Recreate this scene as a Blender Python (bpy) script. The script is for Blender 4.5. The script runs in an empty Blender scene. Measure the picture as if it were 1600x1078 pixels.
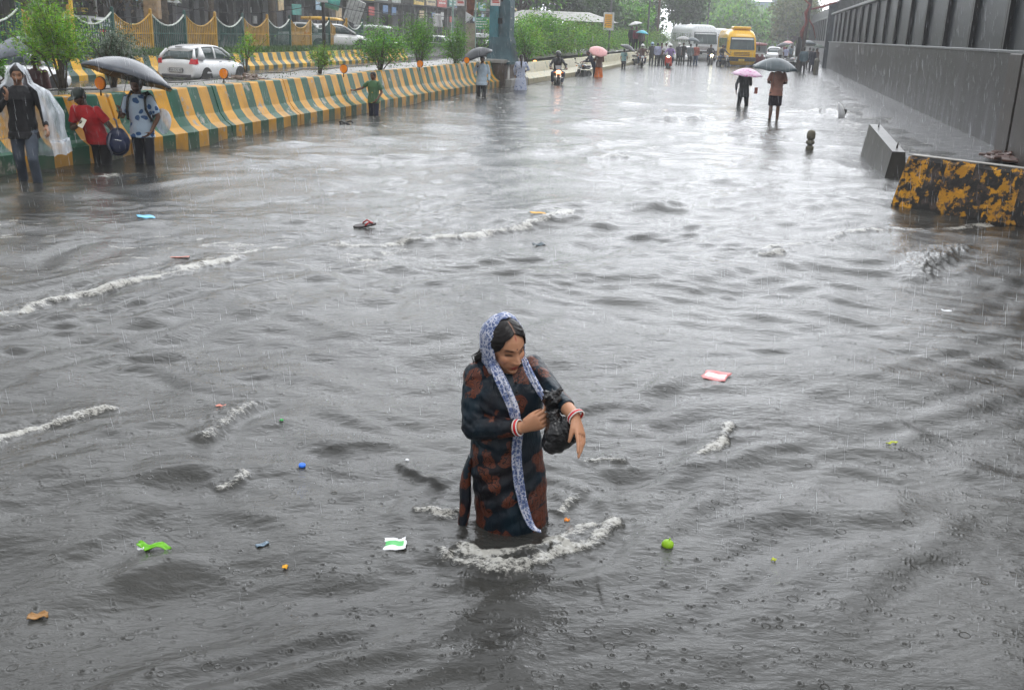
import bpy, bmesh, math, random
import numpy as np
from mathutils import Vector, Matrix

S = bpy.context.scene
COL = S.collection
random.seed(7)
RNG = np.random.default_rng(11)
PI = math.pi

# ------------------------------------------------------------------ camera
H_CAM = 2.1
FPX = 1560.0                                   # focal length in photograph pixels (1600 wide)
ROLL = math.radians(1.95)
PITCH = math.radians(17.504)
CD = np.array([0, math.cos(PITCH), -math.sin(PITCH)])
_U = np.array([0, math.sin(PITCH), math.cos(PITCH)])
_X = np.array([1.0, 0, 0])
CR = math.cos(ROLL) * _X + math.sin(ROLL) * _U
CU = -math.sin(ROLL) * _X + math.cos(ROLL) * _U
cam_d = bpy.data.cameras.new('camera')
cam = bpy.data.objects.new('camera', cam_d)
COL.objects.link(cam)
S.camera = cam
cam_d.sensor_width = 36.0
cam_d.lens = 36.0 * FPX / 1600.0
cam_d.clip_start = 0.05
cam_d.clip_end = 3000
cam.matrix_world = Matrix(((CR[0], CU[0], -CD[0], 0), (CR[1], CU[1], -CD[1], 0), (CR[2], CU[2], -CD[2], H_CAM), (0, 0, 0, 1)))
S.render.resolution_x = 1024
S.render.resolution_y = 689

# ------------------------------------------------------------------ sky, sun, exposure
world = bpy.data.worlds.new('World')
S.world = world
world.use_nodes = True
nt = world.node_tree
bg = nt.nodes['Background']
sky = nt.nodes.new('ShaderNodeTexSky')
sky.sky_type = 'NISHITA'
sky.sun_disc = False
SUN_EL, SUN_ROT = math.radians(62), math.radians(150)
sky.sun_elevation = SUN_EL
sky.sun_rotation = SUN_ROT
sky.dust_density = 6.0
sky.air_density = 1.0
hs = nt.nodes.new('ShaderNodeHueSaturation')
hs.inputs['Saturation'].default_value = 0.12
nt.links.new(sky.outputs[0], hs.inputs['Color'])
mx = nt.nodes.new('ShaderNodeMix')
mx.data_type = 'RGBA'
mx.inputs[0].default_value = 0.8               # the cloud layer
mx.inputs[7].default_value = (28, 28.9, 30.3, 1)
nt.links.new(hs.outputs[0], mx.inputs[6])
# sky ramp shaped for water reflections: brighter low down the road, dimmer behind camera
tcw = nt.nodes.new('ShaderNodeTexCoord')
dt = nt.nodes.new('ShaderNodeVectorMath'); dt.operation = 'DOT_PRODUCT'; dt.inputs[1].default_value = (0.12, 0.93, 0.34)
nt.links.new(tcw.outputs['Generated'], dt.inputs[0])
rmp = nt.nodes.new('ShaderNodeValToRGB')
_e = rmp.color_ramp.elements
_e[0].position = 0.0; _e[0].color = (0.17,) * 3 + (1,)
_e[1].position = 1.0; _e[1].color = (1.0,) * 3 + (1,)
_q = _e.new(0.5); _q.color = (0.27,) * 3 + (1,)
_q = _e.new(0.78); _q.color = (0.44,) * 3 + (1,)
_q = _e.new(0.93); _q.color = (0.86,) * 3 + (1,)
mrw = nt.nodes.new('ShaderNodeMapRange'); mrw.inputs['From Min'].default_value = -1.0
nt.links.new(dt.outputs['Value'], mrw.inputs['Value']); nt.links.new(mrw.outputs[0], rmp.inputs[0])
mlw = nt.nodes.new('ShaderNodeMix'); mlw.data_type = 'RGBA'; mlw.blend_type = 'MULTIPLY'; mlw.inputs[0].default_value = 1.0
nt.links.new(mx.outputs[2], mlw.inputs[6]); nt.links.new(rmp.outputs[0], mlw.inputs[7])
nt.links.new(mlw.outputs[2], bg.inputs['Color'])
bg.inputs['Strength'].default_value = 0.10
sun_d = bpy.data.lights.new('sun', 'SUN')
sun_d.energy = 0.7
sun_d.angle = math.radians(25)
sun_d.color = (1.0, 0.98, 0.95)
sun = bpy.data.objects.new('sun', sun_d)
COL.objects.link(sun)
_az = SUN_ROT
_sd = Vector((math.cos(SUN_EL) * math.sin(_az), math.cos(SUN_EL) * math.cos(_az), math.sin(SUN_EL)))
sun.rotation_euler = _sd.to_track_quat('Z', 'Y').to_euler()
S.view_settings.view_transform = 'Standard'
S.view_settings.look = 'None'
S.view_settings.exposure = 0.56
S.view_settings.gamma = 1.0
S.render.engine = 'CYCLES'
S.cycles.max_bounces = 6
S.cycles.volume_bounces = 1
S.cycles.transparent_max_bounces = 12
S.cycles.volume_step_rate = 5

# ------------------------------------------------------------------ survey helpers
def W(x, y, Y):
    """point seen at photo pixel (x, y) at distance Y ahead"""
    d = CD + (x - 800) / FPX * CR + (539 - y) / FPX * CU
    return Vector((0, 0, H_CAM)) + Vector(d * (Y / d[1]))
def G(x, y, z=0.0):
    """point of the level z seen at photo pixel (x, y)"""
    d = CD + (x - 800) / FPX * CR + (539 - y) / FPX * CU
    return Vector((0, 0, H_CAM)) + Vector(d * ((z - H_CAM) / d[2]))
AZ = math.radians(12.861)                      # the road runs this way
FV = Vector((math.sin(AZ), math.cos(AZ), 0))
LV = Vector((math.cos(AZ), -math.sin(AZ), 0))
def R(u, v, z=0.0):
    return LV * u + FV * v + Vector((0, 0, z))
ROADZ = -AZ                                    # z rotation that turns +Y to the road direction
def onu(x, y, u):
    """point on the vertical plane u seen at pixel"""
    d = Vector(CD + (x - 800) / FPX * CR + (539 - y) / FPX * CU)
    t = u / d.dot(LV)
    return Vector((0, 0, H_CAM)) + d * t

# ------------------------------------------------------------------ object helpers
def setp(o, label=None, cat=None, group=None, kind=None):
    if label: o['label'] = label
    if cat: o['category'] = cat
    if group: o['group'] = group
    if kind: o['kind'] = kind
    return o
def empty(name, loc, rz=0.0, label=None, cat=None, group=None, sc=1.0):
    o = bpy.data.objects.new(name, None)
    COL.objects.link(o)
    o.location = loc
    o.rotation_euler = (0, 0, rz)
    o.scale = (sc, sc, sc)
    o.empty_display_size = 0.1
    return setp(o, label, cat, group)
def link(name, me, mats=None, parent=None, smooth=False):
    o = bpy.data.objects.new(name, me)
    COL.objects.link(o)
    if mats is not None:
        for m in (mats if isinstance(mats, (list, tuple)) else [mats]):
            me.materials.append(m)
    if parent is not None:
        o.parent = parent
    if smooth:
        me.polygons.foreach_set('use_smooth', np.ones(len(me.polygons), dtype=bool))
    return o
def np_mesh(name, V, Fq, smooth=False):
    """fast mesh from arrays: V (n,3); Fq (m,3) or (m,4)"""
    me = bpy.data.meshes.new(name)
    V = np.asarray(V, dtype=np.float32); Fq = np.asarray(Fq, dtype=np.int32)
    k = Fq.shape[1]
    me.vertices.add(len(V)); me.vertices.foreach_set('co', V.ravel())
    me.loops.add(Fq.size); me.loops.foreach_set('vertex_index', Fq.ravel())
    me.polygons.add(len(Fq)); me.polygons.foreach_set('loop_start', np.arange(0, Fq.size, k, dtype=np.int32))
    me.polygons.foreach_set('loop_total', np.full(len(Fq), k, dtype=np.int32))
    if smooth: me.polygons.foreach_set('use_smooth', np.ones(len(Fq), dtype=bool))
    me.update(calc_edges=True)
    return me

class MB:
    """collects simple shapes and links them as ONE mesh object"""
    def __init__(self): self.bm = bmesh.new(); self.mi = 0
    def _fin(self, faces, mi):
        for f in faces: f.material_index = mi
    def box(self, c, s, rot=None, mi=0, bev=0.0, taper=None):
        M = Matrix.Translation(Vector(c)) @ ((rot.to_4x4() if rot is not None else Matrix.Identity(4))) @ Matrix.Diagonal((s[0], s[1], s[2], 1))
        r = bmesh.ops.create_cube(self.bm, size=1.0, matrix=Matrix.Identity(4))
        vs = r['verts']
        if taper:
            for v in vs:
                if v.co.z > 0: v.co.x *= taper[0]; v.co.y *= taper[1]
        bmesh.ops.transform(self.bm, matrix=M, verts=vs)
        fs = list({f for v in vs for f in v.link_faces})
        self._fin(fs, mi)
        if bev > 0:
            es = list({e for v in vs for e in v.link_edges})
            q = bmesh.ops.bevel(self.bm, geom=es, offset=bev, segments=2, affect='EDGES', profile=0.5)
            self._fin(q['faces'], mi)
        return self
    def tube(self, p0, p1, r0, r1=None, n=10, mi=0, caps=True):
        p0 = Vector(p0); p1 = Vector(p1); r1 = r0 if r1 is None else r1
        d = p1 - p0
        if d.length < 1e-6: return self
        q = d.to_track_quat('Z', 'Y').to_matrix()
        a = []; b = []
        for i in range(n):
            t = 2 * PI * i / n
            o = q @ Vector((math.cos(t), math.sin(t), 0))
            a.append(self.bm.verts.new(p0 + o * r0)); b.append(self.bm.verts.new(p1 + o * r1))
        for i in range(n):
            f = self.bm.faces.new((a[i], a[(i + 1) % n], b[(i + 1) % n], b[i])); f.material_index = mi; f.smooth = True
        if caps:
            f = self.bm.faces.new(a[::-1]); f.material_index = mi
            f = self.bm.faces.new(b); f.material_index = mi
        return self
    def path(self, pts, r, n=8, mi=0):
        rs = r if isinstance(r, (list, tuple)) else [r] * len(pts)
        pts = [Vector(p) for p in pts]
        rings = []
        for k, p in enumerate(pts):
            d = (pts[min(k + 1, len(pts) - 1)] - pts[max(k - 1, 0)]).normalized()
            q = d.to_track_quat('Z', 'Y').to_matrix()
            if k == 0: ref = q @ Vector((1, 0, 0))
            x = (ref - d * ref.dot(d)).normalized(); ref = x; y = d.cross(x)
            rings.append([self.bm.verts.new(p + (x * math.cos(2 * PI * i / n) + y * math.sin(2 * PI * i / n)) * rs[k]) for i in range(n)])
        for a, b in zip(rings, rings[1:]):
            for i in range(n):
                f = self.bm.faces.new((a[i], a[(i + 1) % n], b[(i + 1) % n], b[i])); f.material_index = mi; f.smooth = True
        f = self.bm.faces.new(rings[0][::-1]); f.material_index = mi
        f = self.bm.faces.new(rings[-1]); f.material_index = mi
        return self
    def ell(self, c, s, rot=None, mi=0, seg=16, ring=10):
        M = Matrix.Translation(Vector(c)) @ (rot.to_4x4() if rot is not None else Matrix.Identity(4)) @ Matrix.Diagonal((s[0], s[1], s[2], 1))
        r = bmesh.ops.create_uvsphere(self.bm, u_segments=seg, v_segments=ring, radius=1.0, matrix=M)
        for f in {f for v in r['verts'] for f in v.link_faces}: f.material_index = mi; f.smooth = True
        return self
    def loft(self, rings, mi=0, close=True, smooth=True, cyc=True):
        """rings: lists of points, all the same length"""
        vr = [[self.bm.verts.new(Vector(p)) for p in r] for r in rings]
        n = len(vr[0])
        for a, b in zip(vr, vr[1:]):
            for i in range(n if cyc else n - 1):
                f = self.bm.faces.new((a[i], a[(i + 1) % n], b[(i + 1) % n], b[i])); f.material_index = mi; f.smooth = smooth
        if close:
            f = self.bm.faces.new(vr[0][::-1]); f.material_index = mi
            f = self.bm.faces.new(vr[-1]); f.material_index = mi
        return self
    def prism(self, prof, y0, y1, axis='Y', mi=0, mis=None):
        """prof: (x,z) outline extruded along axis"""
        def P(a, b, t):
            return (a, t, b) if axis == 'Y' else ((t, a, b) if axis == 'X' else (a, b, t))
        A = [self.bm.verts.new(P(a, b, y0)) for a, b in prof]
        B = [self.bm.verts.new(P(a, b, y1)) for a, b in prof]
        n = len(prof)
        for i in range(n):
            f = self.bm.faces.new((A[i], B[i], B[(i + 1) % n], A[(i + 1) % n])); f.material_index = mi if mis is None else mis[i]
        f = self.bm.faces.new(A); f.material_index = mi
        f = self.bm.faces.new(B[::-1]); f.material_index = mi
        return self
    def quad(self, pts, mi=0):
        f = self.bm.faces.new([self.bm.verts.new(Vector(p)) for p in pts]); f.material_index = mi
        return self
    def mesh(self, name='m', fix=True):
        if fix: bmesh.ops.recalc_face_normals(self.bm, faces=self.bm.faces)
        me = bpy.data.meshes.new(name)
        self.bm.to_mesh(me); self.bm.free()
        return me
    def build(self, name, mats, parent=None, label=None, loc=None, rot=None, fix=True):
        o = link(name, self.mesh(name, fix), mats, parent)
        if label: o['label'] = label
        if loc is not None: o.location = loc
        if rot is not None: o.rotation_euler = rot
        return o

def ring(c, rx, ry, n=20, ang=0.0, tilt=None):
    pts = []
    for i in range(n):
        t = 2 * PI * i / n + ang
        p = Vector((math.cos(t) * rx, math.sin(t) * ry, 0))
        if tilt is not None: p = tilt @ p
        pts.append(Vector(c) + p)
    return pts

def remeshed(mb, vox, smooth=4, name='m', fac=0.5):
    """join everything collected in mb into one continuous skin"""
    me = mb.mesh(name, fix=True)
    o = bpy.data.objects.new('tmp', me)
    COL.objects.link(o)
    m = o.modifiers.new('r', 'REMESH'); m.mode = 'VOXEL'; m.voxel_size = vox; m.use_smooth_shade = True
    if smooth:
        s = o.modifiers.new('s', 'SMOOTH'); s.factor = fac; s.iterations = smooth
    dg = bpy.context.evaluated_depsgraph_get()
    dg.update()
    out = bpy.data.meshes.new_from_object(o.evaluated_get(dg))
    bpy.data.objects.remove(o); bpy.data.meshes.remove(me)
    out.polygons.foreach_set('use_smooth', np.ones(len(out.polygons), dtype=bool))
    out.name = name
    out.materials.clear()
    return out
def coords(me):
    a = np.empty(len(me.vertices) * 3, dtype=np.float32); me.vertices.foreach_get('co', a)
    return a.reshape(-1, 3)
def set_coords(me, a):
    me.vertices.foreach_set('co', np.asarray(a, dtype=np.float32).ravel()); me.update()
def normals(me):
    a = np.empty(len(me.vertices) * 3, dtype=np.float32); me.vertex_normals.foreach_get('vector', a)
    return a.reshape(-1, 3)
def vcol(me, name, rgb):
    at = me.color_attributes.new(name, 'FLOAT_COLOR', 'POINT')
    a = np.ones((len(me.vertices), 4), dtype=np.float32); a[:, :3] = rgb
    at.data.foreach_set('color', a.ravel())

def copy_tree(o, loc=None, rz=None, label=None, parent=None, sc=None):
    c = o.copy(); COL.objects.link(c)
    if parent is not None: c.parent = parent
    if loc is not None: c.location = loc
    if rz is not None: c.rotation_euler = (0, 0, rz)
    if sc is not None: c.scale = (sc, sc, sc)
    if label: c['label'] = label
    for ch in list(o.children): copy_tree(ch, parent=c)
    return c

# ------------------------------------------------------------------ value noise
def _hash(ix, iy, s):
    h = (ix * 374761393 + iy * 668265263 + s * 1274126177) & 0xFFFFFFFF
    h = ((h ^ (h >> 13)) * 1274126177) & 0xFFFFFFFF
    h = h ^ (h >> 16)
    return (h & 0xFFFF) / 65535.0
def vnoise(x, y, s=0):
    ix = np.floor(x).astype(np.int64); iy = np.floor(y).astype(np.int64)
    fx = x - ix; fy = y - iy
    fx = fx * fx * fx * (fx * (fx * 6 - 15) + 10); fy = fy * fy * fy * (fy * (fy * 6 - 15) + 10)
    a = _hash(ix, iy, s); b = _hash(ix + 1, iy, s); c = _hash(ix, iy + 1, s); d = _hash(ix + 1, iy + 1, s)
    return (a + (b - a) * fx) * (1 - fy) + (c + (d - c) * fx) * fy
def fbm(x, y, s=0, o=4):
    r = 0.0; a = 0.5; t = 0.0
    for k in range(o):
        r = r + a * vnoise(x * 2 ** k + 17.3 * k, y * 2 ** k - 9.1 * k, s + k); t += a; a *= 0.5
    return r / t

# ------------------------------------------------------------------ materials
MATS = {}
def newmat(name):
    m = bpy.data.materials.new(name); m.use_nodes = True
    MATS[name] = m
    return m, m.node_tree, m.node_tree.nodes['Principled BSDF']
def N(nt, t, **kw):
    n = nt.nodes.new(t)
    for k, v in kw.items(): setattr(n, k, v)
    return n
def rgb(c): return (c[0], c[1], c[2], 1)
def pm(name, col, rough=0.5, var=0.25, scale=6.0, bump=0.0, bscale=None, metal=0.0, spec=0.3, emit=None, estr=1.0, detail=4, coat=0.0, stretch=None, col2=None):
    """principled material whose colour wanders with noise"""
    if name in MATS: return MATS[name]
    m, nt, b = newmat(name)
    tc = N(nt, 'ShaderNodeTexCoord')
    src = tc.outputs['Object']
    if stretch:
        mp = N(nt, 'ShaderNodeMapping'); mp.inputs['Scale'].default_value = stretch
        nt.links.new(src, mp.inputs[0]); src = mp.outputs[0]
    nz = N(nt, 'ShaderNodeTexNoise'); nz.inputs['Scale'].default_value = scale; nz.inputs['Detail'].default_value = detail
    nt.links.new(src, nz.inputs['Vector'])
    cr = N(nt, 'ShaderNodeValToRGB')
    cr.color_ramp.elements[0].position = 0.3; cr.color_ramp.elements[1].position = 0.7
    lo = [c * (1 - var) for c in col]
    hi = [min(1, c * (1 + var)) for c in col] if col2 is None else col2
    cr.color_ramp.elements[0].color = rgb(lo); cr.color_ramp.elements[1].color = rgb(hi)
    nt.links.new(nz.outputs['Fac'], cr.inputs[0])
    nt.links.new(cr.outputs[0], b.inputs['Base Color'])
    b.inputs['Roughness'].default_value = rough; b.inputs['Metallic'].default_value = metal
    b.inputs['Specular IOR Level'].default_value = spec
    if coat: b.inputs['Coat Weight'].default_value = coat; b.inputs['Coat Roughness'].default_value = 0.08
    if bump:
        nb = N(nt, 'ShaderNodeTexNoise'); nb.inputs['Scale'].default_value = bscale or scale * 5; nb.inputs['Detail'].default_value = 5
        nt.links.new(src, nb.inputs['Vector'])
        bp = N(nt, 'ShaderNodeBump'); bp.inputs['Strength'].default_value = 1.0; bp.inputs['Distance'].default_value = bump
        nt.links.new(nb.outputs['Fac'], bp.inputs['Height']); nt.links.new(bp.outputs[0], b.inputs['Normal'])
    if emit:
        b.inputs['Emission Color'].default_value = rgb(emit); b.inputs['Emission Strength'].default_value = estr
    return m
def glass(name, col=(0.03, 0.04, 0.045), rough=0.06):
    return pm(name, col, rough=rough, var=0.3, scale=2.0, spec=0.6)
# ================================================================== ground and flood water
g = MB()
g.quad([(-400, -60, 0), (400, -60, 0), (400, 900, 0), (-400, 900, 0)])
ground = g.build('ground', pm('wet_mud', (0.10, 0.095, 0.085), rough=0.45, scale=0.6, bump=0.01), loc=(0, 0, -0.62))
setp(ground, 'flooded road bed under the water', 'ground', kind='structure')

_dep = np.radians(np.concatenate([np.arange(52, 38, -0.25), np.arange(38, 1.0, -0.046), np.arange(1.0, 0.12, -0.04)]))
_rad = H_CAM / np.tan(_dep)
_az = np.radians(np.concatenate([np.arange(-84, -32, 1.3), np.arange(-32, 32, 0.062), np.arange(32, 84.1, 1.3)]))
NR, NA = len(_rad), len(_az)
RR, AA = np.meshgrid(_rad, _az, indexing='ij')
WX = RR * np.sin(AA); WY = RR * np.cos(AA)
_sp = np.maximum(RR * 0.0011, (RR ** 2) / H_CAM * 0.0008)          # local spacing of the sheet
_side = np.clip((np.abs(AA) - math.radians(32)) / math.radians(3), 0, 1)
_sp = _sp + _side * RR * 0.03

def lod(lam): return np.clip((lam / _sp - 2.0) / 3.0, 0, 1)
rw = np.random.default_rng(5)
wx = WX + 0.9 * (vnoise(WX * 0.45, WY * 0.45, 3) - .5) + 0.22 * (vnoise(WX * 1.9, WY * 1.9, 9) - .5)
wy = WY + 1.1 * (vnoise(WX * 0.5, WY * 0.5, 4) - .5) + 0.26 * (vnoise(WX * 1.7, WY * 1.7, 12) - .5)
Hh = np.zeros_like(WX)
patch = 0.35 + 1.3 * fbm(WX * 0.35, WY * 0.35, 40, 3)
for k in range(46):
    lam = 0.22 * (3.6 / 0.22) ** rw.random()
    th = rw.normal(-0.42, 0.42)                                    # crests climb to the right in the picture
    if rw.random() < 0.16: th = rw.normal(0.9, 0.3)
    kx, ky = math.sin(th), math.cos(th)
    ph = rw.random() * 2 * PI
    a = 0.0061 * lam ** 1.05 * (0.6 + 0.8 * rw.random())
    s = np.sin((wx * kx + wy * ky) * 2 * PI / lam + ph)
    s = 1 - 1.5 * np.sqrt(0.10 + ((1 - s) * 0.5)) if lam > 0.5 else s  # pinched crests
    Hh += a * s * patch * lod(lam)
# chop
for (fr, am, sd) in ((0.8, 0.010, 59), (1.6, 0.0045, 60), (3.4, 0.0045, 61), (7.5, 0.0036, 62), (16.0, 0.0023, 63), (34.0, 0.0011, 64)):
    xr = WX * math.cos(0.35) + WY * math.sin(0.35); yr = -WX * math.sin(0.35) + WY * math.cos(0.35)
    n = vnoise(xr * fr * 0.55 + 3, yr * fr * 1.35, sd)
    n = 1 - np.abs(2 * n - 1)                                      # ridged
    Hh += am * (n - 0.5) * lod(1.0 / fr) * (0.5 + patch * 0.5)
FO = np.zeros_like(WX)                                             # foam amount

def crest(pts, amp, wf, wb, foam=1.0, rough=0.05, sd=0, tail=0.0):
    """a breaking crest along a line on the water; pts run left to right, its steep face towards -normal side"""
    global Hh, FO
    P = [np.array(p[:2]) for p in pts]
    x0 = min(p[0] for p in P) - 1.2; x1 = max(p[0] for p in P) + 1.2
    y0 = min(p[1] for p in P) - 1.2; y1 = max(p[1] for p in P) + 1.2
    m = (WX > x0) & (WX < x1) & (WY > y0) & (WY < y1)
    x = WX[m]; y = WY[m]
    best = np.full(x.shape, 1e9); sg = np.zeros(x.shape); tt = np.zeros(x.shape)
    tot = 0.0; L = [np.linalg.norm(b - a) for a, b in zip(P, P[1:])]; T = sum(L)
    for a, b, l in zip(P, P[1:], L):
        d = (b - a) / l; n = np.array([-d[1], d[0]])
        rx = x - a[0]; ry = y - a[1]
        t = np.clip(rx * d[0] + ry * d[1], 0, l)
        dx = rx - d[0] * t; dy = ry - d[1] * t
        q = np.hypot(dx, dy); s = rx * n[0] + ry * n[1]
        u = q < best
        best[u] = q[u]; sg[u] = np.where(s[u] >= 0, 1, -1) * q[u]; tt[u] = ((tot + t) / T)[u]
        tot += l
    _ed = 0.12 if foam > 0.15 else 0.38
    env = np.clip(tt / _ed, 0, 1) * np.clip((1 - tt) / _ed, 0, 1)
    env = env * env * (3 - 2 * env)
    env *= (0.45 + 1.1 * fbm(tt * T * 1.6, tt * 0 + sd, 70 + sd, 3)) if foam > 0.15 else 1.0
    hf = min(1.0, foam * 3)
    sw = sg + rough * (fbm(x * 5, y * 5, 80 + sd, 3) - 0.5) * 2 + hf * rough * 0.4 * (vnoise(x * 22, y * 22, 90 + sd) - 0.5) * 2
    pr = np.where(sw < 0, np.exp(-(sw / wf) ** 2), np.exp(-(sw / wb) ** 2))
    lump = vnoise(x * 38, y * 38, 95 + sd) + 0.7 * vnoise(x * 75, y * 75, 96 + sd) - 0.8
    fz = (0.80 * np.exp(-(np.where(sw < 0, sw / (wf * 1.1), sw / (wb * 0.30))) ** 2) + 0.42 * np.exp(-(np.where(sw < 0, sw / (wf * 2.2), sw / (wb * 1.3))) ** 2)) * env * foam
    if foam > 0.4: amp = amp * 0.72
    Hh[m] += amp * pr * env * (1 + 0.25 * lump * hf) - amp * 0.35 * np.exp(-((sw + wf * 2.3) / (wf * 1.6)) ** 2) * env
    Hh[m] += 0.0045 * lump * np.clip(fz, 0, 1) * (lod(0.05)[m])
    FO[m] = np.maximum(FO[m], fz)
    if tail > 0:
        ft = np.where(sw > 0, np.exp(-(sw / tail)), 0) * env * 0.55 * foam
        FO[m] = np.maximum(FO[m], ft)

def PX(*a): return [G(x, y) for x, y in a]
crest(PX((-160, 560), (-40, 500), (60, 470), (180, 443), (260, 428), (340, 408), (400, 392)), 0.040, 0.05, 0.20, 1.25, 0.07, 1, 0.18)
crest(PX((480, 383), (580, 381), (650, 378), (720, 368), (800, 353), (860, 338), (915, 325)), 0.036, 0.06, 0.20, 1.2, 0.09, 2, 0.15)
crest(PX((-80, 720), (0, 682), (60, 660), (120, 642), (200, 628)), 0.030, 0.03, 0.12, 1.1, 0.04, 3)
crest(PX((285, 690), (325, 684), (345, 668), (375, 645), (415, 618)), 0.034, 0.034, 0.13, 0.55, 0.015, 4)
crest(PX((330, 760), (365, 752), (390, 735)), 0.018, 0.03, 0.07, 0.7, 0.02, 5)
crest(PX((1180, 392), (1240, 378), (1290, 374), (1320, 357), (1400, 352)), 0.025, 0.05, 0.2, 0.9, 0.05, 6)
crest(PX((1370, 350), (1450, 356), (1520, 348), (1590, 342)), 0.020, 0.05, 0.22, 1.0, 0.05, 7)
crest(PX((1420, 440), (1450, 414), (1480, 400), (1515, 386)), 0.055, 0.12, 0.34, 0.45, 0.05, 8)
crest(PX((1085, 715), (1110, 700), (1130, 688), (1138, 655)), 0.022, 0.035, 0.09, 0.95, 0.03, 9)
crest(PX((905, 722), (940, 715), (985, 716)), 0.022, 0.025, 0.07, 0.8, 0.03, 10)
crest(PX((930, 250), (955, 246), (985, 244)), 0.05, 0.12, 0.35, 0.6, 0.1, 11)
crest(PX((1020, 190), (1060, 186), (1100, 190)), 0.10, 0.25, 0.8, 0.25, 0.2, 12)
crest(PX((1130, 208), (1190, 212), (1240, 214)), 0.07, 0.2, 0.6, 0.45, 0.2, 13)
crest(PX((1240, 178), (1290, 172), (1330, 182)), 0.08, 0.2, 0.6, 0.8, 0.2, 14)
crest(PX((1180, 395), (1210, 396), (1225, 390)), 0.04, 0.04, 0.12, 1.0, 0.04, 15)
crest(PX((985, 330), (1040, 318), (1100, 322)), 0.05, 0.12, 0.3, 0.1, 0.05, 16)
crest(PX((0, 905), (120, 842), (210, 795), (330, 765)), 0.040, 0.11, 0.30, 0.0, 0.05, 17)
crest(PX((200, 752), (260, 738), (350, 728)), 0.030, 0.07, 0.20, 0.0, 0.03, 18)
crest(PX((150, 900), (260, 880), (330, 855)), 0.030, 0.09, 0.2, 0.0, 0.03, 19)
crest(PX((860, 395), (950, 342), (1010, 330)), 0.03, 0.12, 0.25, 0.0, 0.03, 20)
crest(PX((440, 700), (560, 688), (640, 690)), 0.022, 0.06, 0.16, 0.0, 0.03, 21)
crest(PX((1050, 770), (1150, 800), (1300, 790), (1450, 805)), 0.03, 0.12, 0.25, 0.0, 0.03, 22)
crest(PX((1280, 250), (1330, 262), (1350, 268)), 0.03, 0.1, 0.3, 0.5, 0.08, 23)
crest(PX((150, 276), (190, 270), (230, 268)), 0.04, 0.10, 0.25, 1.0, 0.08, 24)
# the wake pushed up round the woman
crest(PX((640, 793), (690, 800), (735, 797)), 0.018, 0.03, 0.05, .9, 0.03, 30)
crest(PX((668, 838), (690, 862), (730, 876), (790, 884), (850, 874), (900, 858), (945, 838), (975, 795)), 0.028, 0.03, 0.12, 1.0, 0.05, 31, 0.05)
crest(PX((755, 872), (790, 888), (830, 880)), 0.014, 0.03, 0.06, 1.1, 0.03, 32)
crest(PX((700, 850), (760, 860), (830, 856), (900, 840)), 0.014, 0.03, 0.06, 1.0, 0.04, 33)
crest(PX((845, 845), (890, 830), (935, 812)), 0.014, 0.03, 0.05, 1.3, 0.03, 34)
crest(PX((870, 800), (900, 775), (915, 755)), 0.022, 0.025, 0.06, 0.8, 0.02, 35)
crest(PX((925, 880), (945, 930), (955, 965)), 0.005, 0.012, 0.03, 0.1, 0.01, 36)
crest(PX((620, 720), (660, 745), (700, 760)), 0.014, 0.02, 0.06, 0.2, 0.02, 37)
# trough right in front of her
c0 = W(790, 822, 3.98)
dd = np.hypot((WX - c0.x) / 1.5, WY - c0.y)
Hh -= 0.020 * np.exp(-(dd / 0.13) ** 2)
rr = np.hypot(WX - c0.x, WY - 4.1)
Hh += 0.006 * np.sin(rr * 42) * np.exp(-((rr - 0.42) / 0.22) ** 2) * lod(0.15)

# rain drops: little craters with a ring or two, stamped into the sheet
rd = np.random.default_rng(21)
i0 = np.searchsorted(_az, -math.radians(32)); i1 = np.searchsorted(_az, math.radians(32)) - 1
for k in range(8500):
    az = rd.uniform(-0.545, 0.545)
    r = math.sqrt(rd.uniform(2.4 ** 2, 15.5 ** 2))
    if rd.random() < 0.35: r = rd.uniform(2.4, 7.0)
    big = rd.random()
    rad = (0.0034 + 0.0045 * big ** 2)
    nring = 0 if rd.random() < 0.72 else 1
    ext = rad * (2.2 if nring == 0 else 4.2)
    ja = np.searchsorted(_az, az); na = int(ext / r / math.radians(0.062)) + 1
    ir = np.searchsorted(_rad, r); nrr = int(ext / max(1e-4, _rad[min(ir + 1, NR - 1)] - _rad[ir])) + 1
    a0, a1, b0, b1 = max(ir - nrr, 0), min(ir + nrr + 1, NR), max(ja - na, 0), min(ja + na + 1, NA)
    cx, cy = r * math.sin(az), r * math.cos(az)
    d = np.hypot(WX[a0:a1, b0:b1] - cx, WY[a0:a1, b0:b1] - cy)
    if nring == 0:
        h = -0.0065 * rd.uniform(.4, 1.1) * np.exp(-(d / rad) ** 2) + 0.0040 * np.exp(-((d - rad * 1.6) / (rad * 0.5)) ** 2)
    else:
        R1 = rad * rd.uniform(1.3, 3.8)
        h = 0.0015 * np.exp(-((d - R1) / 0.0035) ** 2) - 0.0018 * np.exp(-((d - R1 * 0.72) / 0.004) ** 2) + 0.003 * np.exp(-(d / 0.005) ** 2)
    Hh[a0:a1, b0:b1] += h
# calm the sheet where it runs thin over the pavement by the dark wall and at the far end
uu = WX * LV.x + WY * LV.y; vv = WX * FV.x + WY * FV.y
Hh *= 1 - 0.80 * np.clip((uu - 2.6) / 1.2, 0, 1) * np.clip((vv - 17) / 6, 0, 1)
Hh *= np.clip(1.15 - RR / 160, 0.15, 1)
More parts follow.
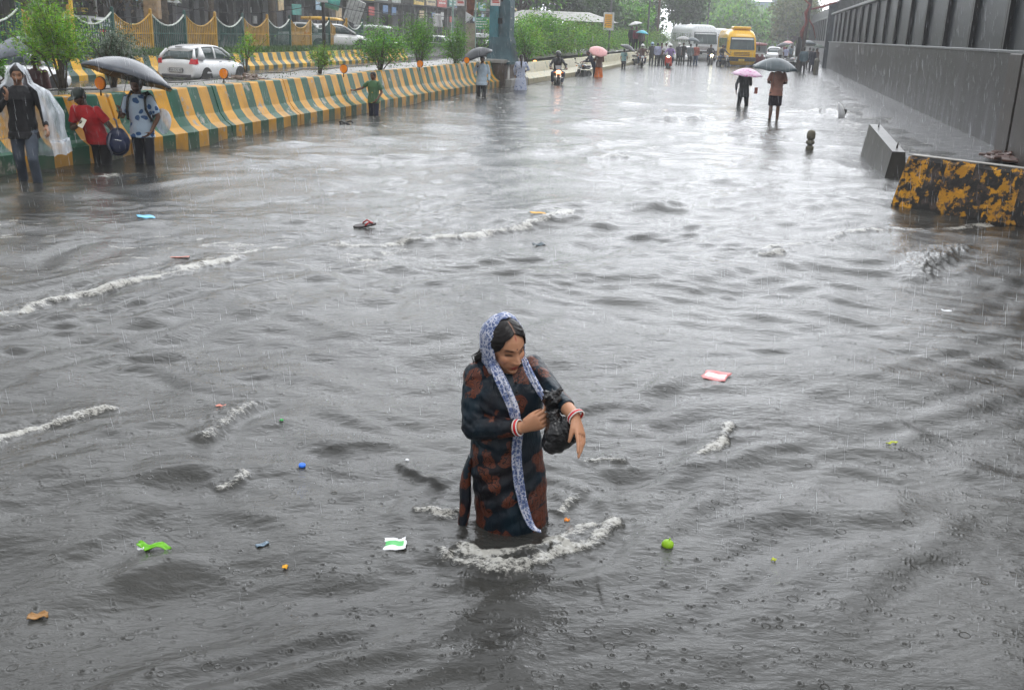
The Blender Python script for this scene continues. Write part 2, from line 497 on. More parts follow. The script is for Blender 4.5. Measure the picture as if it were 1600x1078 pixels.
# scattered foam flecks over the left and middle water
reg = np.clip(1 - np.abs(RR - 10.5) / 5.5, 0, 1) * np.clip((0.10 - AA) / 0.25, 0, 1)
fl = fbm(xr * 1.1, yr * 3.4, 130, 4)
fl2 = vnoise(xr * 7, yr * 24, 131)
FO = np.maximum(FO, np.clip((fl - 0.47) * 6.5, 0, 1) * np.clip((fl2 - 0.30) * 2, 0, 1) * reg * 1.15)
reg2 = np.clip((RR - 12) / 8, 0, 1) * np.clip((90 - RR) / 40, 0, 1)
FO = np.maximum(FO, np.clip((fbm(xr * 2.6, yr * 7.0, 140, 4) - 0.58) * 7, 0, 1) * reg2 * 0.9)
reg3 = np.exp(-((uu - 2.8) / 1.1) ** 2) * np.clip((vv - 16) / 3, 0, 1) * np.clip((48 - vv) / 12, 0, 1)
FO = np.maximum(FO, np.clip((fbm(WX * 2.2, WY * 1.2, 150, 4) - 0.46) * 7, 0, 1) * reg3 * 0.85)

V = np.stack([WX, WY, Hh], -1).reshape(-1, 3)
idx = np.arange(NR * NA).reshape(NR, NA)
Fq = np.stack([idx[:-1, :-1], idx[:-1, 1:], idx[1:, 1:], idx[1:, :-1]], -1).reshape(-1, 4)[:, ::-1]
wme = np_mesh('flood_water', V, Fq, smooth=True)
at = wme.attributes.new('chop', 'FLOAT', 'POINT'); at.data.foreach_set('value', np.clip(0.045 + 0.09 * (RR - 6) / 30, 0.045, 0.13).ravel().astype(np.float32))
at = wme.attributes.new('foam', 'FLOAT', 'POINT'); at.data.foreach_set('value', np.clip(FO, 0, 1.15).ravel().astype(np.float32))

m, nt, b = newmat('flood_water')
tc = N(nt, 'ShaderNodeTexCoord')
n1 = N(nt, 'ShaderNodeTexNoise'); n1.inputs['Scale'].default_value = 0.7; n1.inputs['Detail'].default_value = 5
nt.links.new(tc.outputs['Object'], n1.inputs['Vector'])
cr = N(nt, 'ShaderNodeValToRGB')
cr.color_ramp.elements[0].position = 0.35; cr.color_ramp.elements[1].position = 0.7
cr.color_ramp.elements[0].color = (0.027, 0.0268, 0.0245, 1); cr.color_ramp.elements[1].color = (0.050, 0.0495, 0.045, 1)
nt.links.new(n1.outputs['Fac'], cr.inputs[0]); nt.links.new(cr.outputs[0], b.inputs['Base Color'])
_ar = N(nt, 'ShaderNodeAttribute'); _ar.attribute_name = 'chop'; nt.links.new(_ar.outputs['Fac'], b.inputs['Roughness']); b.inputs['IOR'].default_value = 1.34
mp = N(nt, 'ShaderNodeMapping'); mp.inputs['Rotation'].default_value = (0, 0, 0.35); mp.inputs['Scale'].default_value = (0.6, 1.3, 1)
nt.links.new(tc.outputs['Object'], mp.inputs[0])
nb = N(nt, 'ShaderNodeTexNoise'); nb.inputs['Scale'].default_value = 17; nb.inputs['Detail'].default_value = 5; nb.inputs['Roughness'].default_value = 0.62
nt.links.new(mp.outputs[0], nb.inputs['Vector'])
b1 = N(nt, 'ShaderNodeBump'); b1.inputs['Distance'].default_value = 0.0095; b1.inputs['Strength'].default_value = 1.0
nt.links.new(nb.outputs['Fac'], b1.inputs['Height'])
nb0 = N(nt, 'ShaderNodeTexNoise'); nb0.inputs['Scale'].default_value = 3.2; nb0.inputs['Detail'].default_value = 4
mp0 = N(nt, 'ShaderNodeMapping'); mp0.inputs['Rotation'].default_value = (0, 0, 0.3); mp0.inputs['Scale'].default_value = (0.5, 1.5, 1); nt.links.new(tc.outputs['Object'], mp0.inputs[0]); nt.links.new(mp0.outputs[0], nb0.inputs['Vector'])
b0 = N(nt, 'ShaderNodeBump'); b0.inputs['Distance'].default_value = 0.085
ms0 = N(nt, 'ShaderNodeMapRange'); ms0.inputs['From Min'].default_value = .065; ms0.inputs['From Max'].default_value = .135; nt.links.new(_ar.outputs['Fac'], ms0.inputs['Value']); nt.links.new(ms0.outputs[0], b0.inputs['Strength'])
nt.links.new(nb0.outputs['Fac'], b0.inputs['Height']); nt.links.new(b0.outputs[0], b1.inputs['Normal'])
# tiny drop rings
vo = N(nt, 'ShaderNodeTexVoronoi'); vo.inputs['Scale'].default_value = 15; vo.feature = 'F1'
nt.links.new(tc.outputs['Object'], vo.inputs['Vector'])
sx = N(nt, 'ShaderNodeSeparateColor'); nt.links.new(vo.outputs['Color'], sx.inputs[0])
mr = N(nt, 'ShaderNodeMapRange'); mr.inputs['To Min'].default_value = 0.04; mr.inputs['To Max'].default_value = 0.32
nt.links.new(sx.outputs[0], mr.inputs['Value'])
sub = N(nt, 'ShaderNodeMath', operation='SUBTRACT'); nt.links.new(vo.outputs['Distance'], sub.inputs[0]); nt.links.new(mr.outputs[0], sub.inputs[1])
ab = N(nt, 'ShaderNodeMath', operation='ABSOLUTE'); nt.links.new(sub.outputs[0], ab.inputs[0])
m2 = N(nt, 'ShaderNodeMapRange'); m2.inputs['From Min'].default_value = 0.0; m2.inputs['From Max'].default_value = 0.06; m2.inputs['To Min'].default_value = 1; m2.inputs['To Max'].default_value = 0
nt.links.new(ab.outputs[0], m2.inputs['Value'])
gt = N(nt, 'ShaderNodeMath', operation='GREATER_THAN'); gt.inputs[1].default_value = 0.72; nt.links.new(sx.outputs[1], gt.inputs[0])
mu = N(nt, 'ShaderNodeMath', operation='MULTIPLY'); nt.links.new(m2.outputs[0], mu.inputs[0]); nt.links.new(gt.outputs[0], mu.inputs[1])
b2 = N(nt, 'ShaderNodeBump'); b2.inputs['Distance'].default_value = 0.0022
nt.links.new(mu.outputs[0], b2.inputs['Height']); nt.links.new(b1.outputs[0], b2.inputs['Normal'])
nt.links.new(b2.outputs[0], b.inputs['Normal'])
# foam
fb = N(nt, 'ShaderNodeBsdfPrincipled'); fb.inputs['Base Color'].default_value = (0.46, 0.45, 0.41, 1); fb.inputs['Roughness'].default_value = 0.35
nf = N(nt, 'ShaderNodeTexNoise'); nf.inputs['Scale'].default_value = 75; nf.inputs['Detail'].default_value = 5; nf.inputs['Roughness'].default_value = 0.78
nt.links.new(mp.outputs[0], nf.inputs['Vector'])
nf2 = N(nt, 'ShaderNodeTexNoise'); nf2.inputs['Scale'].default_value = 9; nf2.inputs['Detail'].default_value = 3
nt.links.new(mp.outputs[0], nf2.inputs['Vector'])
af = N(nt, 'ShaderNodeAttribute'); af.attribute_name = 'foam'
nf2b = N(nt, 'ShaderNodeMath', operation='MULTIPLY'); nf2b.inputs[1].default_value = .8; nt.links.new(nf2.outputs['Fac'], nf2b.inputs[0])
ad = N(nt, 'ShaderNodeMath', operation='MULTIPLY_ADD'); ad.inputs[1].default_value = 1.6; nt.links.new(nf.outputs['Fac'], ad.inputs[0]); nt.links.new(nf2b.outputs[0], ad.inputs[2])
ml = N(nt, 'ShaderNodeMath', operation='MULTIPLY_ADD'); ml.inputs[1].default_value = 0.58; nt.links.new(af.outputs['Fac'], ml.inputs[0]); nt.links.new(ad.outputs[0], ml.inputs[2])
mf = N(nt, 'ShaderNodeMapRange'); mf.inputs['From Min'].default_value = 1.66; mf.inputs['From Max'].default_value = 1.90; mf.inputs['To Max'].default_value = 0.82
nt.links.new(ml.outputs[0], mf.inputs['Value'])
ms = N(nt, 'ShaderNodeMixShader')
nt.links.new(mf.outputs[0], ms.inputs[0]); nt.links.new(b.outputs[0], ms.inputs[1]); nt.links.new(fb.outputs[0], ms.inputs[2])
nt.links.new(b1.outputs[0], fb.inputs['Normal'])
nt.links.new(ms.outputs[0], nt.nodes['Material Output'].inputs['Surface'])
water = link('water', wme, m)
setp(water, 'grey brown flood water covering the whole road', 'water', kind='structure')

# bounced up droplets where rain strikes the water
rs = np.random.default_rng(33)
Vs = []; Fs = []; base = np.array([[1, 0, 0], [-1, 0, 0], [0, 1, 0], [0, -1, 0], [0, 0, 1], [0, 0, -1]], float)
ft = np.array([[0, 2, 4], [2, 1, 4], [1, 3, 4], [3, 0, 4], [2, 0, 5], [1, 2, 5], [3, 1, 5], [0, 3, 5]])
for k in range(1100):
    az = rs.uniform(-0.53, 0.53); r = math.sqrt(rs.uniform(2.6 ** 2, 12 ** 2))
    if rs.random() < .4: r = rs.uniform(2.7, 6)
    ja = min(np.searchsorted(_az, az), NA - 1); ir = min(np.searchsorted(_rad, r), NR - 1)
    s = rs.uniform(0.0012, 0.0030)
    c = np.array([r * math.sin(az), r * math.cos(az), Hh[ir, ja] + s * 0.6 + abs(rs.normal(0, 0.006))])
    Fs.append(ft + len(Vs) * 6); Vs.append(base * s * np.array([1, 1, rs.uniform(1, 1.8)]) + c)
sm = np_mesh('rain_splashes', np.concatenate(Vs), np.concatenate(Fs), smooth=True)
dm, dnt, db = newmat('water_drop')
db.inputs['Base Color'].default_value = (0.8, 0.82, 0.84, 1); db.inputs['Roughness'].default_value = 0.1; db.inputs['Transmission Weight'].default_value = 0.8
so = link('rain_splashes', sm, dm)
setp(so, 'tiny drops bouncing where the rain strikes the water', 'rain', kind='stuff')
# ================================================================== road side structures
def stripes(name, ca, cb, period, axis=1, wear=0.35, wcol=(0.30, 0.29, 0.26), rough=0.35, duty=0.5, wscale=3.0, drift=0.02, grime=0.5):
    m, nt, b = newmat(name)
    tc = N(nt, 'ShaderNodeTexCoord'); sp = N(nt, 'ShaderNodeSeparateXYZ'); nt.links.new(tc.outputs['Object'], sp.inputs[0])
    nz = N(nt, 'ShaderNodeTexNoise'); nz.inputs['Scale'].default_value = 5; nt.links.new(tc.outputs['Object'], nz.inputs['Vector'])
    a = N(nt, 'ShaderNodeMath', operation='MULTIPLY_ADD'); a.inputs[1].default_value = drift; nt.links.new(nz.outputs['Fac'], a.inputs[0]); nt.links.new(sp.outputs[axis], a.inputs[2])
    d = N(nt, 'ShaderNodeMath', operation='DIVIDE'); d.inputs[1].default_value = period; nt.links.new(a.outputs[0], d.inputs[0])
    f = N(nt, 'ShaderNodeMath', operation='FRACT'); nt.links.new(d.outputs[0], f.inputs[0])
    g = N(nt, 'ShaderNodeMath', operation='GREATER_THAN'); g.inputs[1].default_value = duty; nt.links.new(f.outputs[0], g.inputs[0])
    n2 = N(nt, 'ShaderNodeTexNoise'); n2.inputs['Scale'].default_value = 2.2; n2.inputs['Detail'].default_value = 6; nt.links.new(tc.outputs['Object'], n2.inputs['Vector'])
    def var(c, k):
        r = N(nt, 'ShaderNodeValToRGB'); r.color_ramp.elements[0].position = .3; r.color_ramp.elements[1].position = .7
        r.color_ramp.elements[0].color = rgb([x * (1 - k) for x in c]); r.color_ramp.elements[1].color = rgb([min(1, x * (1 + k * .6)) for x in c])
        nt.links.new(n2.outputs['Fac'], r.inputs[0]); return r
    mx = N(nt, 'ShaderNodeMix', data_type='RGBA'); nt.links.new(g.outputs[0], mx.inputs[0])
    nt.links.new(var(ca, .25).outputs[0], mx.inputs[6]); nt.links.new(var(cb, .3).outputs[0], mx.inputs[7])
    n3 = N(nt, 'ShaderNodeTexNoise'); n3.inputs['Scale'].default_value = wscale; n3.inputs['Detail'].default_value = 8; n3.inputs['Roughness'].default_value = .65; nt.links.new(tc.outputs['Object'], n3.inputs['Vector'])
    r3 = N(nt, 'ShaderNodeValToRGB'); r3.color_ramp.elements[0].position = 0.72 - wear * .45; r3.color_ramp.elements[1].position = 0.78 - wear * .45
    nt.links.new(n3.outputs['Fac'], r3.inputs[0])
    m2 = N(nt, 'ShaderNodeMix', data_type='RGBA'); nt.links.new(r3.outputs[0], m2.inputs[0]); nt.links.new(mx.outputs[2], m2.inputs[6]); m2.inputs[7].default_value = rgb(wcol)
    # splashed mud low down, in ragged patches
    mg = N(nt, 'ShaderNodeMapRange'); mg.inputs['From Min'].default_value = 0.34; mg.inputs['From Max'].default_value = -0.02; nt.links.new(sp.outputs[2], mg.inputs['Value'])
    n4 = N(nt, 'ShaderNodeTexNoise'); n4.inputs['Scale'].default_value = 4; n4.inputs['Detail'].default_value = 6; nt.links.new(tc.outputs['Object'], n4.inputs['Vector'])
    mm = N(nt, 'ShaderNodeMath', operation='MULTIPLY'); nt.links.new(mg.outputs[0], mm.inputs[0]); nt.links.new(n4.outputs['Fac'], mm.inputs[1])
    m4 = N(nt, 'ShaderNodeMath', operation='MULTIPLY'); m4.inputs[1].default_value = grime; nt.links.new(mm.outputs[0], m4.inputs[0])
    m3 = N(nt, 'ShaderNodeMix', data_type='RGBA'); nt.links.new(m4.outputs[0], m3.inputs[0]); nt.links.new(m2.outputs[2], m3.inputs[6]); m3.inputs[7].default_value = (0.12, .105, .085, 1)
    nt.links.new(m3.outputs[2], b.inputs['Base Color']); b.inputs['Roughness'].default_value = rough; b.inputs['Specular IOR Level'].default_value = .12
    bp = N(nt, 'ShaderNodeBump'); bp.inputs['Distance'].default_value = 0.006; nt.links.new(n3.outputs['Fac'], bp.inputs['Height']); nt.links.new(bp.outputs[0], b.inputs['Normal'])
    return m

YEL = (0.56, 0.275, 0.018); GRN = (0.004, 0.078, 0.043)
conc = pm('bare_concrete', (0.25, 0.245, 0.23), rough=0.5, var=0.3, scale=3, bump=0.004)
dconc = pm('dark_wet_concrete', (0.085, 0.078, 0.068), rough=0.3, var=0.4, scale=2.5, bump=0.006)
brown = pm('brown_stained_concrete', (0.06, 0.042, 0.03), rough=0.4, var=0.45, scale=3, bump=0.005)

def run(name, prof, vs, us, mat, z0=0.0, wob=0.006):
    """a cast barrier: the profile swept along the road through (u, v) stations, joints every few metres"""
    mb = MB(); rings = []
    v0, u0 = vs[0], us[0]
    rr = random.Random(len(name) + int(v0))
    v = vs[0]; L = []
    while v < vs[-1]:
        L.append(v); v += 0.5
    L.append(vs[-1])
    J = set()
    if 'green_yellow' in mat.name:
        for q in np.arange(vs[0] + 1.3, vs[-1], 3.0): L += [q - .022, q - .012, q + .012, q + .022]; J |= {round(q - .012, 4), round(q + .012, 4)}
        L.sort()
    for v in L:
        u = float(np.interp(v, vs, us)) - u0
        ji = .03 if round(v, 4) in J else 0.0
        rings.append([(u + a - ji * (a > -.5) + rr.uniform(-wob, wob), v - v0, z + z0 + (rr.uniform(-wob, wob) if z > .3 else 0)) for a, z in prof])
    mb.loft(rings, smooth=False)
    return mb.build(name, mat, loc=R(u0, v0), rot=(0, 0, ROADZ))
prof = [(-0.62, -0.6), (-0.62, 0.91), (-0.60, 0.93), (-0.39, 0.93), (-0.37, 0.91), (-0.24, 0.46), (-0.13, 0.31), (0.0, 0.22), (0.0, -0.6)]
b1_ = run('road_barrier', prof, [7, 11, 14, 16, 38.2], [-10.75, -10.1, -9.62, -9.45, -9.55], stripes('green_yellow_paint', GRN, YEL, 0.675, wear=0.30, grime=1.0, wcol=(0.27, .26, .22)))
setp(b1_, 'long concrete barrier with fresh green and yellow stripes beside the wading people', 'barrier')
b2_ = run('road_barrier', [(a, z * .86 if z > 0 else z) for a, z in prof], [41.6, 50, 70, 110, 150], [-9.15, -8.85, -8.75, -8.7, -8.7], stripes('faded_stripe_paint', (0.10, 0.16, 0.10), (0.50, 0.42, 0.16), 0.675, wear=0.75, wcol=(0.42, .38, .24)))
setp(b2_, 'faded yellowish concrete barrier running on below the hedge, worn paint', 'barrier')
mb = MB(); mb.box((-.33, 1.65, .12), (.66, 3.3, 1.5), bev=.03); mb.box((-.36, 1.65, 0.93), (.8, 3.4, .14), bev=.02, mi=1); mb.box((-.02, 1.7, -.1), (.5, 3.0, .75), mi=1, bev=.03)
o = mb.build('concrete_block', [brown, conc], loc=R(-9.4, 38.3), rot=(0, 0, ROADZ))
setp(o, 'stained brown concrete block between the two striped barriers, by the blue column', 'barrier')
mb = MB(); mb.tube((0, 0, 0), (0, 0, 1.0), .05, n=8)
o = mb.build('marker_post', pm('white_paint', (.75, .75, .72), rough=.4, var=.1), loc=R(-9.32, 38.6, -.05)); setp(o, 'thin white post standing against the brown concrete block', 'post')

# median between the carriageways: soil, rubble
mb = MB()
rings = []
for v in np.arange(7, 150, 0.6):
    u0 = float(np.interp(v, [7, 11, 14, 16, 40, 150], [-11.37, -10.6, -10.2, -10.05, -10.1, -9.6]))
    u1 = float(np.interp(v, [7, 14, 20, 40, 150], [-13.0, -12.0, -11.6, -12.3, -12.2]))
    row = []
    for t in np.linspace(0, 1, 9):
        u = u0 + (u1 - u0) * t
        z = 0.86 + 0.05 * math.sin(t * PI) + 0.05 * (fbm(np.array(u * 3.), np.array(v * 3.), 200) - .5) * 2
        row.append(R(u, v, float(z)))
    row.append(R(u1 - .15, v, 0.15)); row.append(R(u1 - .2, v, -0.5))
    rings.append(row)
mb.loft(rings, close=False, cyc=False)
o = mb.build('median_soil', pm('gravel_soil', (0.13, 0.12, 0.105), rough=0.35, var=0.55, scale=9, bump=0.012, bscale=30, detail=8))
setp(o, 'gravelly soil bed on the median', 'ground', kind='structure')
def rubble(name, c, rad, n, mat, label, cat, seed, h=.08):
    rr = random.Random(seed); mb = MB()
    mb.ell((0, 0, -h * .3), (rad * .95, rad * .95, h * .75), seg=20, ring=8)
    for k in range(n):
        a = rr.uniform(0, 2 * PI); q = rad * math.sqrt(rr.random()); s = rr.uniform(.03, .10)
        e = Matrix.Rotation(rr.uniform(0, 3), 3, 'Z') @ Matrix.Rotation(rr.uniform(-.5, .5), 3, 'X')
        mb.box((q * math.cos(a), q * math.sin(a), h * (1 - q / rad) + rr.uniform(-.02, .02)), (s * 1.6, s, s * .6), rot=e, bev=s * .12)
    o = mb.build(name, mat, loc=c); return setp(o, label, cat)
rubble('rubble_heap', G(385, 127, .86), .55, 60, pm('broken_brick', (.19, .14, .11), rough=.5, var=.4, scale=12), 'small rubble heap round the thin sapling on the median', 'rubble', 3, .14)
rubble('rubble_heap', G(1600, 246, .12), .75, 70, pm('red_brick_rubble', (.11, .055, .04), rough=.4, var=.5, scale=10, bump=.004), 'reddish broken brick heap at the foot of the dark wall', 'rubble', 4, .10)

# orange reflectors on the barrier top
def reflector(p, label, first=[None]):
    if first[0] is None:
        r = empty('road_reflector', p, ROADZ, label, 'reflector', 'orange reflectors along the barrier top')
        mb = MB(); mb.tube((0, 0, 0), (0, 0, .13), .012, n=8); mb.build('post', pm('black_plastic', (.02, .02, .02), rough=.4), r)
        mb = MB(); a = ring((0, 0, .19), .085, .085, 14); a = [Vector((q.x, 0, .19 + (q.y if q.y > -.85 * 0 else q.y * 1.15))) for q in a]
        mb.loft([[q + Vector((0, -.012, 0)) for q in a], [q + Vector((0, .012, 0)) for q in a]], smooth=False)
        mb.build('lens', pm('orange_reflector', (.95, .27, .01), rough=.25, var=.1), r)
        mb = MB(); b_ = [Vector((q.x * 1.14, 0, .19 + (q.z - .19) * 1.14)) for q in a]
        mb.loft([[q + Vector((0, .013, 0)) for q in b_], [q + Vector((0, .022, 0)) for q in b_]], smooth=False)
        mb.build('housing', MATS['black_plastic'], r)
        first[0] = r; return r
    return copy_tree(first[0], loc=p, label=label)
for (x, y, lb) in ((158, 150, 'orange reflector nearest, between the capped man and the umbrella'), (350, 131, 'orange reflector beside the thin sapling and rubble heap'),
                   (537, 121, 'orange reflector just left of the boy in green'), (656, 111, 'orange reflector at the foot of the round bush past the boy'),
                   (729, 104, 'orange reflector beside the umbrella of the man in pale blue')):
    reflector(G(x, y, .93), lb)

# far striped barrier with its grass strip
prof2 = [(-0.5, -0.6), (-0.5, 0.70), (-0.3, 0.70), (-0.2, 0.35), (0.0, 0.16), (0.0, -0.6)]
b3_ = run('road_barrier', prof2, [14, 64], [-22.0, -22.2], stripes('far_stripe_paint', (0.02, 0.075, 0.058), (0.72, 0.40, 0.02), 0.93, wear=0.25, wcol=(.2, .2, .18), duty=.48))
setp(b3_, 'green and yellow striped barrier across the road under the grass verge', 'barrier')
b4_ = run('kerb_wall', prof2, [64.1, 79], [-22.2, -22.6], pm('grey_kerb', (.13, .125, .12), rough=.4, var=.3, scale=2))
setp(b4_, 'plain dark grey kerb wall past the striped far barrier', 'barrier')
mb = MB(); mb.quad([R(-24.6, 12, .68), R(-22.5, 12, .68), R(-22.7, 80, .68), R(-24.6, 80, .68)]); 
o = mb.build('verge', pm('verge_soil', (.06, .07, .03), rough=.8)); setp(o, 'raised earth verge', 'ground', kind='structure')
mb = MB(); mb.box((0, 0, 0), (30, 70, .9)); o = mb.build('forecourt', pm('forecourt_paving', (.16, .15, .14), rough=.35, scale=.8), loc=R(-39.7, 46, .16), rot=(0, 0, ROADZ)); setp(o, 'wet paved forecourt of the shops', 'pavement', kind='structure')

# leaves -------------------------------------------------------------
lm, lnt, lb_ = newmat('leaf')
la = N(lnt, 'ShaderNodeAttribute'); la.attribute_name = 'tint'
lnt.links.new(la.outputs['Color'], lb_.inputs['Base Color']); lb_.inputs['Roughness'].default_value = 0.38
lt = N(lnt, 'ShaderNodeBsdfTranslucent'); lnt.links.new(la.outputs['Color'], lt.inputs['Color'])
lx = N(lnt, 'ShaderNodeMixShader'); lx.inputs[0].default_value = 0.35
lnt.links.new(lb_.outputs[0], lx.inputs[1]); lnt.links.new(lt.outputs[0], lx.inputs[2]); lnt.links.new(lx.outputs[0], lnt.nodes['Material Output'].inputs[0])
bark = pm('bark', (0.09, 0.07, 0.05), rough=.7, var=.4, scale=12, bump=.01)
def leaves(C, L, Wd, cols, droop=0.2, seed=0, spread=None):
    """C (n,3) centres; each leaf a bent blade of two quads"""
    r = np.random.default_rng(seed); n = len(C)
    th = r.uniform(0, 2 * PI, n); el = r.normal(0.15, 0.55, n)
    d = np.stack([np.cos(th) * np.cos(el), np.sin(th) * np.cos(el), np.sin(el)], -1)
    if spread is not None: d = d * .8 + spread; d /= np.linalg.norm(d, axis=1, keepdims=True)
    s = np.cross(d, r.normal(0, 1, (n, 3))); s /= np.linalg.norm(s, axis=1, keepdims=True)
    l = (L * r.uniform(.6, 1.25, n))[:, None]; w = (Wd * r.uniform(.7, 1.2, n))[:, None]
    dn = np.array([0, 0, -1.0]) * droop
    p0 = C; p1 = C + d * l * .5; p2 = C + (d + dn) * l
    V = np.stack([p0, p1 - s * w, p2, p1 + s * w], 1).reshape(-1, 3)
    F = np.arange(4 * n).reshape(n, 4)
    col = np.array(cols)[r.integers(0, len(cols), n)] * r.uniform(.6, 1.35, (n, 1))
    return V, F, np.repeat(col, 4, 0)
def leafmesh(name, V, F, c, parent):
    me = np_mesh(name, V, F); vcol(me, 'tint', c)
    return link(name, me, MATS['leaf'], parent)
GREENS = [(.08, .27, .018), (.13, .37, .02), (.06, .18, .015), (.20, .42, .02), (.10, .28, .03)]
LIME = [(.13, .36, .012), (.20, .46, .015), (.07, .22, .01), (.27, .45, .02), (.20, .28, .03)]
GREYG = [(.08, .13, .08), (.12, .17, .11), (.05, .09, .05), (.22, .27, .2)]
def bush(name, base, h, w, n, label, cat='bush', leaf=(.10, .011), cols=GREENS, seed=0, nb=9, low=.25, group=None, stem=.02, top=0.0, bare=.3, lean=0.0, zlo=.55):
    r = np.random.default_rng(seed)
    t = empty(name, base, 0, label, cat, group)
    mb = MB(); ends = []
    for k in range(nb):
        a = r.uniform(0, 2 * PI); q = w * .5 * math.sqrt(r.uniform(.05, 1)) * .82
        z = h * r.uniform(zlo, .92)
        e = Vector((math.cos(a) * q + lean * z, math.sin(a) * q, z))
        m_ = Vector((e.x * .35, e.y * .35, e.z * .5)) + Vector(r.normal(0, .03, 3).tolist())
        mb.path([(r.normal(0, .02), r.normal(0, .02), -.05), m_, e], [stem, stem * .7, stem * .3], n=6)
        ends.append((m_, e))
        for j in range(2):
            e2 = m_ + (e - m_) * r.uniform(.1, .8) + Vector((r.normal(0, w * .2), r.normal(0, w * .2), r.uniform(.05, .25) * h))
            e2.z = min(e2.z, h * .95)
            mb.path([m_, e2], [stem * .5, stem * .25], n=5); ends.append((m_, e2))
    mb.build('trunk', bark, t)
    per = n // len(ends); Cs = []; Ds = []
    for m_, e in ends:
        m_ = np.array(m_); e = np.array(e)
        tt = np.clip(r.beta(2.2, 1.3, per), bare * .5, 1)[:, None]
        sc = w * .115 * (1 + r.normal(0, .25))
        c = m_ + (e - m_) * tt + r.normal(0, 1, (per, 3)) * np.array([sc, sc, h * .07])
        Cs.append(c); Ds.append(np.repeat(((e - m_) / np.linalg.norm(e - m_))[None] * .5, per, 0))
    C = np.concatenate(Cs); D = np.concatenate(Ds)
    k = C[:, 2] > h * low * r.uniform(.3, 1.2, len(C))
    V, F, c = leaves(C[k], leaf[0], leaf[1], cols, .25, seed, D[k])
    # clumps: light and dark
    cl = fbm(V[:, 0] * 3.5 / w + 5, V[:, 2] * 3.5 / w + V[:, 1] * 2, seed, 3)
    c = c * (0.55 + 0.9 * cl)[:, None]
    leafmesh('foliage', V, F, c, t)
    return t
def ph(x0, y0, y1, z=0.86):
    """height of something standing on level z between two pixel rows"""
    P = G(x0, y0, z); q = math.hypot(P.x, P.y); d = CD + (x0 - 800) / FPX * CR + (539 - y1) / FPX * CU
    return H_CAM + q / math.hypot(d[0], d[1]) * d[2] - z
def pxm(P): return FPX / (Vector(P) - Vector((0, 0, H_CAM))).dot(Vector(CD))
for (x, y, yt, wpx, n, lf, cols, nb, low, lb, sd) in (
    (98, 146, -8, 118, 9000, (.085, .008), LIME, 12, .30, 'tallest leafy bush with bright lime leaves, on the median behind the rain cape man', 1),
    (178, 142, 42, 100, 3600, (.09, .009), GREYG, 10, .12, 'low grey green bush spreading left of the parked hatchback', 2),
    (386, 126, 50, 40, 900, (.08, .009), LIME, 4, .35, 'thin sapling with sparse leaves rising from the rubble heap', 3),
    (498, 118, 70, 42, 2300, (.07, .007), LIME, 8, .18, 'small fan shaped bush between the sapling and the boy in green', 4),
    (595, 113, 30, 78, 4200, (.10, .013), GREENS, 8, .10, 'bush with an open flat crown directly behind the boy in green', 5),
    (655, 109, 35, 52, 4200, (.09, .012), GREENS, 8, .05, 'dense upright bush behind the fourth orange reflector', 6),
    (711, 103, 42, 38, 3300, (.10, .013), GREENS, 7, .05, 'narrow dark bush just left of the pale blue shirt man', 7),
    (-2, 130, 78, 26, 900, (.09, .012), GREENS, 5, .1, 'bit of green bush cut by the left edge of the view', 8),
    (822, 100, 44, 34, 1100, (.13, .018), GREENS, 6, .10, 'small open bush between the blue column and the hedge', 9)):
    P = G(x, y, .86); hgt = ph(x, y, yt); wd = wpx / pxm(P)
    bush('median_bush', P, hgt * (1.22 if low < .11 else 1.06), wd * 1.05, n, lb, leaf=lf, cols=cols, seed=sd, nb=nb + (5 if low < .11 else 0), low=low, zlo=.22 if low < .11 else .5)
# clipped hedge bushes further along
hb = None
for k, (v, hh, w_) in enumerate(((45, 1.55, 1.7), (47.5, 1.9, 1.9), (51, 2.1, 2.3), (55, 1.9, 2.2), (59, 1.9, 2.0), (63.5, 1.7, 2.0), (69, 1.7, 2.4), (75, 1.8, 2.5), (81, 1.6, 2.5), (88, 1.7, 3.0), (96, 1.6, 3.2), (106, 1.7, 3.6), (118, 1.7, 4))):
    names = ['first', 'second', 'third', 'fourth', 'fifth', 'sixth', 'seventh', 'eighth', 'ninth', 'tenth', 'eleventh', 'twelfth', 'thirteenth']
    bush('hedge_bush', R(-10.9, v, .84), hh * 1.12, w_ * 1.3, 6500 if k < 6 else 3000, names[k] + ' bush from the near end of the hedge above the faded barrier', leaf=(.16, .028), cols=LIME if k % 2 else GREENS, seed=40 + k, nb=14, low=.0, zlo=.12, group='hedge bushes on the median')

# grass on the verge
r = np.random.default_rng(3); n = 26000
vv_ = r.uniform(15, 80, n); uu_ = r.uniform(-24.3, -22.55, n)
C = np.stack([LV.x * uu_ + FV.x * vv_, LV.y * uu_ + FV.y * vv_, np.full(n, .68)], -1)
V_, F_, c_ = leaves(C, .26, .02, [(.05, .13, .02), (.08, .18, .03), (.04, .09, .02)], -.1, 8, np.repeat([[0, 0, 1.3]], n, 0))
o = leafmesh('verge_grass', V_, F_, c_, None); setp(o, 'rough green grass growing on the far verge', 'grass', kind='stuff')
n = 2600; vv_ = r.uniform(9, 45, n); uu_ = -10.9 + r.normal(0, .45, n)
kk = fbm(uu_ * 2, vv_ * 1.3, 77) > .5; vv_ = vv_[kk]; uu_ = np.clip(uu_[kk], -11.6, -10.15)
C = np.stack([LV.x * uu_ + FV.x * vv_, LV.y * uu_ + FV.y * vv_, np.full(len(uu_), .88)], -1)
V_, F_, c_ = leaves(C, .09, .008, [(.06, .13, .03), (.09, .14, .04), (.12, .11, .05)], .1, 9, np.repeat([[0, 0, .8]], len(uu_), 0))
o = leafmesh('median_weeds', V_, F_, c_, None); setp(o, 'sparse weeds on the median soil', 'weeds', kind='stuff')
